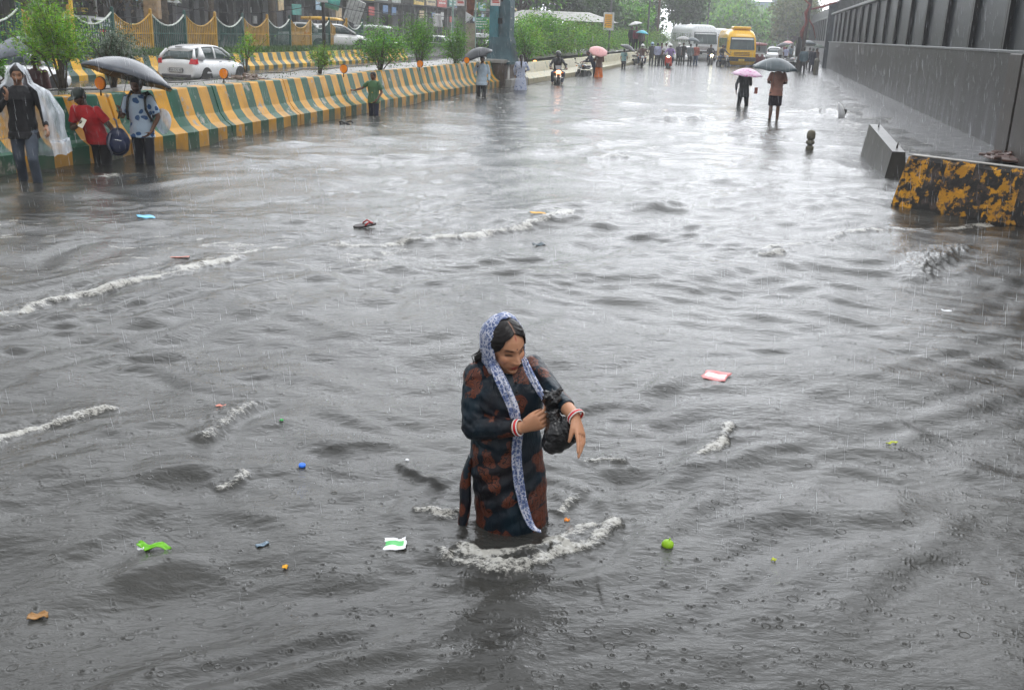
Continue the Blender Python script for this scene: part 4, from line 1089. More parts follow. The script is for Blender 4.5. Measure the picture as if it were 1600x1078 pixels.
tree(A(812, 84, .6), 9.0, 6.5, 6500, 'broad green tree right behind the blue steel column', cols=GREENS, seed=1, th=.28)
tree(A(872, 92, .6), 9.5, 6.0, 6000, 'dark full tree over the white roofed stalls, second from the blue column', cols=DK, seed=2, th=.25)
tree(A(925, 98, .6), 5.4, 5.4, 4500, 'low rounded green tree behind the orange notice pole', cols=DK, seed=3, th=.15)
tree(A(968, 104, .6), 4.4, 6.0, 4500, 'low bushy tree right of the orange notice pole', cols=GREENS, seed=4, th=.1)
tree(A(1002, 118, .6), 4.8, 5.2, 3500, 'hazy low tree left of the single round tree', cols=DK, seed=5, th=.1)
tree(A(1069, 116, .6), 6.8, 5.0, 4200, 'single round tree standing clear left of the white bus', cols=DK, seed=6, th=.36)
tree(A(1124, 175, .6), 8.0, 9.0, 3600, 'hazy wide tree above the white bus roof', cols=GREENS, leaf=(.5, .26), seed=7, th=.12)
tree(A(1152, 160, .6), 5.2, 8.0, 3000, 'hazy low tree above the yellow minibus', cols=GREENS, leaf=(.5, .26), seed=8, th=.1)
tree(A(1176, 260, .6), 9, 12, 3000, 'pale far tree in the gap of the road', cols=GREENS, leaf=(.7, .4), seed=9, th=.15)
tree(A(1206, 230, .6), 6.5, 10, 3000, 'pale far tree left of the leaning utility pole', cols=GREENS, leaf=(.7, .4), seed=10, th=.12)
tree(A(1240, 150, .6), 7.6, 6.0, 3200, 'yellowish green tree just behind the leaning utility pole', cols=[(.12, .16, .03), (.09, .14, .03), (.16, .17, .05)], leaf=(.42, .22), seed=11, th=.12)
tree(A(175, 52, .6), 6.5, 5.5, 3600, 'dry brown leaved tree behind the fence above the grey green bush', cols=BR, leaf=(.22, .08), seed=12, th=.25, tr=.12)
tree(A(40, 50, .6), 9, 6.5, 4200, 'dark tree at the left edge behind the tallest bush', cols=[(.03, .045, .025), (.04, .055, .03), (.06, .06, .04)], leaf=(.22, .08), seed=13, th=.5, tr=.25)
tree(A(330, 58, .6), 8.6, 5.5, 2600, 'thin brown and green tree rising behind the fence near the hatchback', cols=BR + DK, leaf=(.2, .07), seed=14, th=.42, tr=.17)
tree(A(428, 60, .6), 9.5, 5.0, 2000, 'bare trunked tree behind the green fence panel', cols=DK, leaf=(.22, .08), seed=15, th=.55, tr=.22)
tree(A(256, 50, .6), 9.5, 5.0, 2000, 'tree with a tan box tied to its dark trunk', cols=DK, leaf=(.22, .08), seed=16, th=.52, tr=.22)
mb = MB(); mb.box((0, 0, 0), (.62, .5, 1.35), bev=.05); o = mb.build('tied_box', pm('tan_board', (.30, .20, .11), rough=.6, var=.3), loc=A(239, 47, 2.7)); setp(o, 'tan box tied to the tree trunk above the hatchback', 'box')
# ragged grey tarpaulin over the left corner
P = A(40, 44, 0); mb = MB(); rings = []
for i in range(9):
    rings.append([(-3.2 + 5.4 * j / 12, -1 + i * .5 + .1 * math.sin(j * 2.1), 3.05 + .13 * math.sin(j * 1.3 + i) + i * .10 + .05 * j * (.3)) for j in range(13)])
mb.loft(rings, close=False, cyc=False); mb.loft([[Vector(p) + Vector((0, 0, .03)) for p in r_] for r_ in rings], close=False, cyc=False)
o = mb.build('tarpaulin', pm('grey_tarpaulin', (.20, .20, .19), rough=.45, var=.5, scale=1.5), loc=P); setp(o, 'sagging grey tarpaulin over the far left corner', 'tarpaulin')
t = empty('signal_post', A(112, 40, .7), 0, 'yellow post with a red and white board beside the tallest bush', 'post')
mb = MB(); mb.box((0, 0, 1.9), (.10, .10, 3.8)); mb.build('post', pm('yellow_paint', (.75, .45, .03), rough=.4, var=.1), t)
mb = MB(); mb.box((.35, 0, 2.75), (1.1, .05, .42), rot=Matrix.Rotation(.1, 3, 'Y')); mb.build('board', signm[3], t)

# far towers, flyover
def tower(x0, x1, dist, h, mat, label, fl=3.2, dp=16):
    a, b = A(x0, dist), A(x1, dist); w = (b - a).length; c = (a + b) / 2; az = math.atan2(b.y - a.y, b.x - a.x)
    t = empty('apartment_tower', c, az, label, 'tower', None)
    mb = MB(); mb.box((0, dp / 2, h / 2), (w, dp, h)); mb.build('wall', mat, t)
    nx = max(2, int(w / 3.2)); k = 0
    for i in range(int(h / fl)):
        mb = MB()
        for j in range(nx): mb.box((-w / 2 + w * (j + .5) / nx, -.02, 1.6 + i * fl), (w / nx * .5, .1, 1.5))
        mb.box((0, -.3, .5 + i * fl), (w * .96, .6, .12))
        mb.build('window_row', pm('tower_glass', (.08, .10, .12), rough=.2), t)
        k += 1
        if k > 24: break
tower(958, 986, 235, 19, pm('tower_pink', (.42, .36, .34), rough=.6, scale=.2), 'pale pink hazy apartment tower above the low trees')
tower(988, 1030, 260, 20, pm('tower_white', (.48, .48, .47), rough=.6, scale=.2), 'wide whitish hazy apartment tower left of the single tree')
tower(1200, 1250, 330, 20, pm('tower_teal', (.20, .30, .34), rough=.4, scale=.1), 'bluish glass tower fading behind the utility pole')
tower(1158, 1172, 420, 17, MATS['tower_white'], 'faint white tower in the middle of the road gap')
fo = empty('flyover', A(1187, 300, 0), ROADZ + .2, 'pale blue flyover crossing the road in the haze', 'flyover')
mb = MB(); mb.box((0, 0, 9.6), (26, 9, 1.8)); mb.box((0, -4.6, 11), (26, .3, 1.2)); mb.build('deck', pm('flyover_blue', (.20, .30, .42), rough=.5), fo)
for xx in (-9, 1.5, 11):
    mb = MB(); mb.box((xx, 0, 4.5), (2.0, 2, 9)); mb.box((xx, 0, 8.3), (4, 3, 1.2)); mb.build('pier', pm('flyover_pier', (.45, .46, .46), rough=.6), fo)
st = None
for k, (x, d, w) in enumerate(((868, 78, 9),)):
    mb = MB(); mb.loft([[(-w / 2, -2, 2.5), (w / 2, -2, 2.4), (w / 2, 2, 2.5), (-w / 2, 2, 2.5)], [(-w / 2 + 2, -.6, 3.1), (w / 2 - 2, -.6, 3.0), (w / 2 - 2, .8, 3.1), (-w / 2 + 2, .8, 3.1)]], smooth=False)
    for xx in (-4, -1.3, 1.3, 4): mb.tube((xx, 0, 0), (xx, 0, 2.5), .06, n=6)
    o = mb.build('tent_roof', pm('dirty_white_sheet', (.42, .42, .40), rough=.5, var=.25), loc=A(x, d, .4)); setp(o, 'dirty white stall roof showing over the hedge', 'stall')

for q, (x0, y0, d0, x1, y1, d1, sg, lb) in enumerate(((250, 4, 57, 505, 6, 55, .5, 'black overhead cable sagging from the trees to the black sign pole'), (505, 3, 55, 720, 8, 60, .6, 'thin overhead cable from the black sign pole towards the grey pillar'), (560, 12, 62, 770, 20, 62, .35, 'thin overhead cable strung low along the shop boards'), (60, 14, 50, 330, 9, 58, .5, 'overhead cable crossing above the far left fence'))):
    a_ = A(x0, d0, Z(x0, y0, d0)); b_ = A(x1, d1, Z(x1, y1, d1)); mb = MB()
    mb.path([a_.lerp(b_, t) - Vector((0, 0, sg * 4 * t * (1 - t))) for t in np.linspace(0, 1, 12)], .02, n=5)
    o = mb.build('overhead_cable', MATS['black_plastic']); setp(o, lb, 'cable')
# ================================================================== vehicles
def sring(y, z0, z1, hw, n=20, p=3.2, tuck=1.0):
    """rounded cross section at station y"""
    pts = []; zc = (z0 + z1) / 2; hh = (z1 - z0) / 2
    for i in range(n):
        t = 2 * PI * (i + .5) / n; c, s = math.cos(t), math.sin(t)
        x = math.copysign(abs(c) ** (2 / p), c) * hw; z = math.copysign(abs(s) ** (2 / p), s) * hh
        if s > 0: x *= 1 - (1 - tuck) * abs(s)
        pts.append((x, y, zc + z))
    return pts
white_car = pm('white_car_paint', (.72, .73, .74), rough=.22, var=.04, scale=2, coat=.5)
car_glass = pm('car_glass', (.035, .06, .06), rough=.08, var=.4, scale=1.2, spec=.6)
tyre = pm('tyre_rubber', (.015, .015, .015), rough=.7); rim = pm('alloy_rim', (.35, .35, .36), rough=.3, metal=.6)
redl = pm('tail_light_red', (.65, .02, .03), rough=.15, var=.1, coat=.5)
blackp = MATS['black_plastic']; chrome = pm('chrome', (.6, .6, .6), rough=.15, metal=1.0)
def wheel(parent, x, y, z, r=.30, w=.18, axis='X', nm='wheel'):
    e = MB(); n = 20; rings = []
    for (q, t) in ((r * .62, -w / 2), (r * .93, -w / 2), (r, -w / 3), (r, w / 3), (r * .93, w / 2), (r * .62, w / 2)):
        rings.append([(t, math.cos(2 * PI * i / n) * q, math.sin(2 * PI * i / n) * q) for i in range(n)])
    e.loft(rings, close=False)
    o = e.build(nm, tyre, parent, loc=(x, y, z))
    e = MB(); e.tube((-w * .42, 0, 0), (w * .42, 0, 0), r * .22, n=10)
    for k in range(5):
        a = 2 * PI * k / 5; s = w * .38 * (1 if x >= 0 else -1)
        e.box((s, math.cos(a) * r * .4, math.sin(a) * r * .4), (.02, r * .14, r * .55), rot=Matrix.Rotation(a - PI / 2, 3, 'X'))
    e.tube((-w * .3, 0, 0), (w * .3, 0, 0), r * .64, n=20)
    e.build('rim', rim, o); return o
def hatchback(name, loc, rz, label, paint, plate=None, group=None):
    t = empty(name, loc, rz, label, 'car', group)          # rear faces -Y, length 3.85
    mb = MB()
    S_ = [(-1.90, .36, .62, .70), (-1.92, .33, .80, .78), (-1.86, .26, .93, .82), (-1.70, .22, .98, .85), (-1.1, .20, 1.00, .865), (-.3, .20, .98, .86), (.5, .20, .96, .86), (1.0, .20, .93, .85), (1.45, .22, .84, .82), (1.75, .26, .72, .76), (1.90, .36, .62, .62)]
    mb.loft([sring(y, a, b, w, 24, 4.0, .90) for y, a, b, w in S_]); mb.build('body', paint, t)
    mb = MB()
    G_ = [(-1.80, .90, 1.02, .66), (-1.62, .90, 1.24, .66), (-1.30, .90, 1.40, .64), (-.9, .9, 1.45, .65), (-.2, .9, 1.46, .65), (.3, .9, 1.38, .64), (.75, .9, 1.12, .68), (1.0, .9, .96, .70)]
    mb.loft([sring(y, a, b, w, 24, 4.5, .86) for y, a, b, w in G_]); mb.build('cabin_glass', car_glass, t)
    mb = MB(); rings = []
    for y, zt, w in ((-1.62, 1.34, .48), (-1.56, 1.385, .55), (-1.35, 1.43, .575), (-.9, 1.475, .585), (-.2, 1.485, .585), (.15, 1.45, .575), (.38, 1.38, .55)):
        rings.append([(-w, y, zt - .085), (-w * .93, y, zt - .03), (-w * .6, y, zt), (0, y, zt + .006), (w * .6, y, zt), (w * .93, y, zt - .03), (w, y, zt - .085), (w * .8, y, zt - .10), (-w * .8, y, zt - .10)])
    mb.loft(rings); mb.build('roof', paint, t)
    for s in (-1, 1):
        for pts, rs_p in (([(s * .585, -1.57, 1.31), (s * .69, -1.76, 1.10), (s * .74, -1.80, .95)], [.04, .06, .08]), ([(s * .60, -1.20, 1.37), (s * .70, -1.30, 1.13), (s * .745, -1.36, .98)], [.06, .12, .17]),
                          ([(s * .605, -.35, 1.40), (s * .70, -.38, 1.15), (s * .735, -.38, .98)], [.03, .035, .035]), ([(s * .58, .30, 1.36), (s * .66, .66, 1.14), (s * .70, .95, .97)], [.035, .04, .045])):
            mb = MB(); mb.path(pts, rs_p, n=8); mb.build('roof_pillar', paint, t)
    for s in (-1, 1):
        mb = MB(); mb.loft([[(s * x, y, z) for x, y, z in r_] for r_ in (((.58, -1.95, .80), (.80, -1.86, .78), (.80, -1.84, .95), (.64, -1.92, .97)), ((.60, -1.90, .80), (.84, -1.70, .80), (.83, -1.72, .98), (.66, -1.82, 1.0)))], smooth=False); mb.build('tail_light', redl, t)
        mb = MB(); mb.ell((s * .90, .62, 1.02), (.10, .07, .065), seg=10, ring=8); mb.build('mirror', blackp, t)
        mb = MB(); mb.box((s * .868, -.25, .86), (.02, .18, .03), bev=.005); mb.build('door_handle', chrome, t)
        mb = MB(); mb.loft([[(s * x, y, z) for x, y, z in r_] for r_ in (((.5, 1.84, .62), (.74, 1.74, .62), (.74, 1.72, .74), (.52, 1.80, .74)), ((.5, 1.70, .62), (.80, 1.5, .64), (.79, 1.5, .80), (.55, 1.6, .78)))], smooth=False); mb.build('headlight', pm('headlamp_glass', (.6, .62, .65), rough=.1, var=.1), t)
    mb = MB(); mb.box((0, -1.935, .56), (.56, .02, .13), bev=.004); mb.build('licence_plate', signm[1], t)
    mb = MB(); mb.box((0, -1.93, .56), (.60, .012, .165), bev=.004); mb.build('plate_frame', blackp, t)
    if plate:
        o = link('plate_text', textmesh(plate, .115), ink, t); o.location = (0, -1.9465, .56); o.rotation_euler = (PI / 2, 0, 0)
    mb = MB(); mb.box((0, -1.925, .36), (1.25, .06, .10), bev=.02); mb.build('bumper_insert', pm('grey_plastic', (.10, .10, .11), rough=.5), t)
    mb = MB(); mb.box((0, -1.65, 1.39), (.30, .05, .03), bev=.01); mb.build('brake_lamp', blackp, t)
    mb = MB(); mb.path([(-.35, -1.90, 1.04), (.1, -1.93, 1.07)], .012, n=6); mb.build('wiper', blackp, t)
    for (x, y) in ((-.75, -1.18), (.75, -1.18), (-.75, 1.22), (.75, 1.22)):
        wheel(t, x, y, .29)
        mb = MB(); mb.tube((x * .985, y, .32), (x * 1.145, y, .32), .36, n=20); mb.build('wheel_arch', blackp, t)
    return t
Pc = G(291, 124, 0)
_hc = hatchback('hatchback_car', (Pc.x + .15, Pc.y + 1.75, -.24), math.radians(-13 - 5), 'white hatchback driving away through the water across the median', white_car, 'UP16 CN 4P21'); _hc.scale = (1.0, .90, .97)
for (x, d, z, rz, lb) in ((462, 64, .62, 1.25, 'white car parked behind the fence, in front of the shops'), (528, 62, .6, -1.3, 'white car half hidden behind the black sign pole'),
                          (110, 47, .6, 1.4, 'white car behind the fence at the left, mostly hidden by bushes'), (652, 84, .0, 1.2, 'white car seen between the round bushes'), (690, 82, .0, -1.9, 'white car seen through the gap left of the narrow bush'),
                          (-12, 33, -.25, -.5, 'white car with green glass at the left edge behind the umbrella'), (813, 62, -.25, -.35, 'white car just right of the blue column'), (1071, 92, -.25, 2.9, 'white car waiting behind the group of pedestrians'),
                          (1212, 118, -.25, 2.9, 'white car far back right of the maroon rickshaw'), (1183, 100, -.25, 3.0, 'white car between minibus and maroon rickshaw')):
    hatchback('parked_car', A(x, d, z), rz, lb, white_car)

ybus = pm('bus_yellow', (.88, .50, .01), rough=.25, var=.06, coat=.4); wbus = pm('bus_white', (.62, .64, .66), rough=.3, var=.1)
def coach(name, loc, rz, label, cat, paint, Lh, Wd, Ht, roofbox=False, front='van'):
    """front faces -Y"""
    t = empty(name, loc, rz, label, cat); w = Wd / 2
    mb = MB(); rings = [sring(y, a, b, q, 28, 5, .93) for y, a, b, q in ((-.02, .5, Ht * .42, w * .86), (0.03, .4, Ht * .50, w * .96), (.12, .35, Ht * .55, w), (.30, .32, Ht * .80, w), (.52, .30, Ht * .93, w), (.9, .30, Ht * .985, w), (1.6, .30, Ht, w), (Lh - .3, .30, Ht, w), (Lh, .4, Ht * .96, w * .95))]
    mb.loft(rings); mb.build('body', paint, t)
    z0, z1 = Ht * .50, Ht * .80
    mb = MB(); mb.loft([[(-w * .86, -.02, z0), (w * .86, -.02, z0), (w * .80, .24, z1), (-w * .80, .24, z1)], [(-w * .86, .3, z0), (w * .86, .3, z0), (w * .80, .6, z1), (-w * .80, .6, z1)]], smooth=False)
    mb.build('windscreen', car_glass, t)
    mb = MB(); mb.box((0, .185, z1 - .12), (w * 1.5, .03, .12), rot=Matrix.Rotation(-.42, 3, 'X')); mb.build('sun_strip', wbus, t)
    for s in (-1, 1):
        nwin = max(3, int((Lh - 1.4) / .95))
        for k in range(nwin):
            y = 1.15 + k * (Lh - 1.7) / nwin; mb = MB(); mb.box((s * w * .995, y, Ht * .65), (.03, (Lh - 1.7) / nwin * .82, Ht * .24), bev=.01); mb.build('window', car_glass, t)
        mb = MB(); mb.ell((s * w * .72, .02, Ht * .30), (.13, .06, .10), seg=12, ring=8); mb.build('headlight', MATS['headlamp_glass'], t)
        mb = MB(); mb.path([(s * w * .95, .25, Ht * .7), (s * (w + .18), .05, Ht * .7), (s * (w + .2), .05, Ht * .52)], .02, n=5); mb.box((s * (w + .2), .05, Ht * .53), (.14, .06, .32), bev=.02); mb.build('mirror', blackp, t)
        for y in (.85, Lh - 1.3): wheel(t, s * (w - .12), y, .36, .38, .22)
    mb = MB(); mb.box((0, -.02, Ht * .27), (Wd * .96, .20, .30), bev=.04); mb.build('bumper', blackp, t)
    mb = MB()
    for q in range(3): mb.box((0, -.015, Ht * .36 + q * .10), (Wd * .55, .03, .045))
    mb.build('grille', pm('grille_dark', (.10, .04, .02), rough=.5), t)
    mb = MB(); mb.box((0, -.125, Ht * .245), (.45, .02, .14)); mb.build('licence_plate', signm[2] if paint is ybus else signm[1], t)
    mb = MB(); mb.path([(-w * .5, .12, z0 + .03), (-.1, .18, z0 + .18)], .015, n=5); mb.build('wiper', blackp, t)
    if roofbox:
        mb = MB(); mb.box((0, 1.3, Ht + .07), (Wd * .62, 1.2, .22), bev=.08); mb.build('roof_hatch', paint, t)
    return t
Pm = G(1157, 104.5, 0)
coach('school_minibus', (Pm.x, Pm.y, -.25), math.radians(-2), 'bright yellow minibus facing the camera with its front wheels in the water', 'minibus', ybus, 5.6, 2.15, 2.95, True)
coach('coach_bus', A(1103, 96, -.25), math.radians(4), 'white bus standing behind and left of the yellow minibus', 'bus', wbus, 9.5, 2.5, 3.35)
coach('coach_bus', A(1128, 112, -.25), math.radians(2), 'second white vehicle mostly hidden behind the yellow minibus', 'bus', wbus, 8, 2.4, 3.2)

maroon = pm('rickshaw_maroon', (.13, .02, .025), rough=.35, var=.2); green_p = pm('rickshaw_green', (.03, .2, .12), rough=.4)
def rickshaw(loc, rz, label, paint, canopy):
    """three wheeler, front faces -Y"""
    t = empty('auto_rickshaw', loc, rz, label, 'rickshaw')
    mb = MB(); mb.loft([sring(y, a, b, q, 20, 3.5, .9) for y, a, b, q in ((0, .42, .85, .14), (.06, .35, 1.0, .28), (.3, .28, 1.12, .46), (.6, .25, 1.1, .58))]); mb.box((0, 1.5, .55), (1.25, 1.9, .6), bev=.05); mb.build('body', paint, t)
    mb = MB(); mb.loft([sring(y, 1.66, b, q, 20, 4, .85) for y, b, q in ((.1, 1.74, .52), (.25, 1.84, .62), (1.4, 1.90, .66), (2.5, 1.86, .64))]); mb.build('canopy', canopy, t)
    mb = MB(); mb.loft([[(-.52, .28, 1.1), (.52, .28, 1.1), (.50, .22, 1.66), (-.50, .22, 1.66)], [(-.52, .31, 1.1), (.52, .31, 1.1), (.50, .25, 1.66), (-.50, .25, 1.66)]], smooth=False); mb.build('windscreen', pm('pale_glass', (.25, .28, .30), rough=.1, var=.3, scale=3), t)
    mb = MB()
    for s in (-1, 1):
        mb.path([(s * .53, .22, 1.05), (s * .56, .16, 1.70)], .025, n=6); mb.path([(s * .6, 1.1, .8), (s * .6, 1.1, 1.7)], .02, n=6); mb.path([(s * .6, 2.35, .8), (s * .6, 2.35, 1.7)], .02, n=6)
    mb.build('roof_posts', blackp, t)
    mb = MB(); mb.box((0, 2.0, .95), (1.1, .3, .7), bev=.05); mb.box((0, 1.6, .85), (1.1, .5, .15), bev=.03); mb.build('seat', blackp, t)
    mb = MB(); mb.tube((0, -.03, .95), (0, .08, .95), .10, .12, n=14); mb.build('headlight', MATS['headlamp_glass'], t)
    mb = MB(); mb.box((0, .10, 1.08), (.72, .04, .10), rot=Matrix.Rotation(-.2, 3, 'X')); mb.build('front_visor', wbus, t)
    wheel(t, 0.001, .12, .25, .25, .12)
    for s in (-1, 1):
        wheel(t, s * .55, 2.0, .25, .25, .12)
        mb = MB(); mb.box((s * .72, .2, 1.35), (.12, .03, .18), bev=.01); mb.build('mirror', blackp, t)
    return t
rickshaw(A(1190, 82.5, -.12), math.radians(6), 'maroon electric rickshaw facing the camera right of the yellow minibus', maroon, pm('rickshaw_roof', (.22, .06, .06), rough=.5))
rickshaw(A(745, 68, -.1), math.radians(190), 'white roofed rickshaw seen from behind, left of the blue column', blackp, wbus)
rickshaw(A(612, 72, .2), math.radians(80), 'teal bodied rickshaw behind the flat crowned bush', pm('rickshaw_teal', (.03, .20, .22), rough=.4), wbus)
rickshaw(A(536, 66, .6), math.radians(85), 'yellow hooded rickshaw behind the yellow fence panel', pm('rickshaw_yellow', (.7, .4, .03), rough=.4), MATS['rickshaw_yellow'])

def motorbike(loc, rz, label, paint, lamp=0, scooter=False, group='motorcycles in the traffic'):
    """front faces -Y; lamp: brightness of the headlight"""
    t = empty('scooter' if scooter else 'motorcycle', loc, rz, label, 'scooter' if scooter else 'motorcycle')
    r = .23 if scooter else .30
    wheel(t, .001, -.62, r, r, .10, nm='front_wheel'); wheel(t, .001, .62, r, r, .12, nm='rear_wheel')
    mb = MB()
    for s in (-1, 1): mb.path([(s * .08, -.62, r), (s * .08, -.45, .85)], .025, n=6)
    mb.build('fork', chrome, t)
    mb = MB(); mb.path([(-.36, -.32, .98), (-.2, -.42, .96), (0, -.44, .92), (.2, -.42, .96), (.36, -.32, .98)], .017, n=6); mb.build('handlebar', blackp, t)
    mb = MB()
    if scooter:
        mb.loft([sring(y, a, b, q, 16, 3) for y, a, b, q in ((-.56, .45, .85, .12), (-.48, .30, .92, .22), (-.36, .25, .92, .24), (-.30, .25, .35, .22), (.0, .22, .34, .22), (.1, .25, .62, .22), (.4, .3, .74, .22), (.85, .5, .72, .10))])
    else:
        mb.loft([sring(y, a, b, q, 16, 2.4) for y, a, b, q in ((-.34, .72, .80, .06), (-.25, .68, .90, .15), (-.02, .66, .92, .16), (.15, .68, .82, .12), (.5, .66, .78, .13), (.85, .74, .84, .07))]); mb.box((0, -.05, .45), (.24, .45, .38), bev=.05, mi=1); mb.path([(0, -.62, .62), (0, -.40, .64)], .07, n=6)
    mb.build('body', [paint, blackp], t)
    mb = MB(); mb.box((0, .32, .82 if not scooter else .80), (.24, .62, .08), bev=.03); mb.build('seat', blackp, t)
    lm_ = MATS['headlamp_glass'] if lamp == 0 else pm('lit_headlamp_%d' % lamp, (.9, .9, .7), emit=(1, .95, .6) if lamp != 3 else (1, .35, .12), estr=(0, 4, 9, 3.5)[lamp])
    mb = MB(); mb.ell((0, -.52, .86), (.095 if lamp < 3 else .12, .06, .08), seg=14, ring=8); mb.build('headlight', lm_, t)
    for s in (-1, 1):
        mb = MB(); mb.path([(s * .24, -.4, .97), (s * .30, -.40, 1.14)], .01, n=5); mb.ell((s * .31, -.41, 1.17), (.055, .015, .04), seg=8, ring=6); mb.build('mirror', blackp, t)
        mb = MB(); mb.ell((s * .17, -.48, .84), (.04, .03, .025), seg=8, ring=6); mb.build('indicator', pm('indicator_orange', (.8, .25, .02), rough=.2), t)
    if lamp == 3:
        mb = MB(); mb.loft([[(-.10, -.50, .96), (.10, -.50, .96), (.14, -.40, 1.12), (-.14, -.40, 1.12)], [(-.10, -.48, .96), (.10, -.48, .96), (.14, -.38, 1.12), (-.14, -.38, 1.12)]], smooth=False); mb.build('fairing', pm('smoked_screen', (.06, .06, .07), rough=.1), t)
        mb = MB(); mb.box((0, -.55, .64), (.40, .05, .05), bev=.02); mb.box((0, -.54, .52), (.22, .05, .16), bev=.02); mb.build('crash_guard', chrome, t)
    return t
# ================================================================== people
def skin_mat():
    if 'skin' in MATS: return MATS['skin']
    m, nt, b = newmat('skin')
    a = N(nt, 'ShaderNodeAttribute'); a.attribute_name = 'tint'
    nt.links.new(a.outputs['Color'], b.inputs['Base Color']); b.inputs['Roughness'].default_value = .42; b.inputs['Specular IOR Level'].default_value = .35
    b.inputs['Subsurface Weight'].default_value = .06; b.inputs['Subsurface Radius'].default_value = (.02, .008, .004)
    return m
V3 = Vector
def hand(mb, wrist, d, side, s=1.0, curl=.5, spread=.10, thumb=1, curls=None, ringr=1.0, tcurl=.4, tside=.75):
    """palm and five fingers. d: towards the fingers, side: towards the thumb"""
    d = V3(d).normalized(); side = (V3(side) - d * V3(side).dot(d)).normalized(); nrm = d.cross(side).normalized() * thumb
    w = V3(wrist)
    for t, a, b in ((.0, .026, .019), (.25, .029, .018), (.55, .036, .016), (.85, .038, .014), (1.0, .036, .012)):
        pass
    rings = []
    for t, a, b in ((-.02, .024, .019), (.02, .029, .018), (.05, .036, .017), (.075, .039, .015), (.088, .037, .012)):
        c = w + d * t * s
        rings.append([c + side * math.cos(q) * a * s + nrm * math.sin(q) * b * s for q in [2 * PI * i / 12 for i in range(12)]])
    mb.loft(rings)
    lens = (.040, .045, .042, .033); 
    for k in range(4):
        off = (.030 - k * .0195) * s
        base = w + d * (.084 - abs(k - 1.2) * .004) * s + side * off
        a = spread * (1.3 - k); dd = (d * math.cos(a) + side * math.sin(a)).normalized()
        c = curls[k] if curls else curl * (1 + .12 * k); p = base; cur = 0; pts = [base - dd * .012 * s]; rs = [.0088 * s * ringr]
        pts.append(p); rs.append(.0092 * s * ringr)
        for j, fr in enumerate((1.0, .66, .55)):
            cur += c * (.7 if j == 0 else 1.1)
            v = dd * math.cos(cur) + nrm * math.sin(cur)
            p = p + v * lens[k] * fr * s; pts.append(p); rs.append((.0084, .0076, .0060)[j] * s * ringr)
        mb.path(pts, rs, n=8); mb.ell(pts[-1], [rs[-1] * 1.02] * 3, seg=8, ring=6)
    p0 = w + d * .022 * s + side * .022 * s; v1 = (side * tside + d * (1.4 - tside) * 1.0 + nrm * (.25 + .3 * (.75 - tside))).normalized(); p1 = p0 + v1 * .042 * s
    v2 = (side * (tside * .6 - tcurl * .4) + d * .8 + nrm * tcurl).normalized(); p2 = p1 + v2 * .030 * s; v3 = (v2 + nrm * tcurl * .5 - side * tcurl * .3).normalized(); p3 = p2 + v3 * .022 * s
    mb.path([p0, p1, p2, p3], [.014 * s, .0115 * s, .0098 * s, .0072 * s], n=8); mb.ell(p3, [.0072 * s] * 3, seg=8, ring=6)

class HeadFrame:
    def __init__(s, c, yaw=0.0, pitch=0.0, roll=0.0, k=1.0):
        """faces -Y when yaw 0; positive pitch looks down; yaw turns towards +X"""
        s.c = V3(c); s.k = k
        s.M = (Matrix.Rotation(yaw, 3, 'Z') @ Matrix.Rotation(pitch, 3, 'X') @ Matrix.Rotation(roll, 3, 'Y'))
        s.f = s.M @ V3((0, -1, 0)); s.u = s.M @ V3((0, 0, 1)); s.r = s.M @ V3((1, 0, 0))
    def P(s, x, y, z): return s.c + (s.r * x + s.f * y + s.u * z) * s.k
    def local(s, a):
        q = (a - np.array(s.c)) / s.k
        return q @ np.array(s.r), q @ np.array(s.f), q @ np.array(s.u)
def head_shape(mb, H_, neck, nr=.050):
    k = H_.k
    mb.ell(H_.P(0, -.008, .022), (.0755 * k, .094 * k, .094 * k), rot=H_.M, seg=24, ring=16)
    mb.ell(H_.P(0, .022, -.030), (.060 * k, .066 * k, .078 * k), rot=H_.M, seg=20, ring=14)
    mb.ell(H_.P(0, .034, -.078), (.036 * k, .045 * k, .034 * k), rot=H_.M, seg=16, ring=10)
    for s in (-1, 1):
        mb.ell(H_.P(s * .076, -.006, -.008), (.010 * k, .018 * k, .031 * k), rot=H_.M, seg=10, ring=8)
        mb.ell(H_.P(s * .036, .046, -.022), (.026 * k, .030 * k, .030 * k), rot=H_.M, seg=12, ring=8)
    mb.path([neck, H_.P(0, -.022, -.095), H_.P(0, -.018, -.03)], [nr * 1.12, nr, nr * .95], n=14)
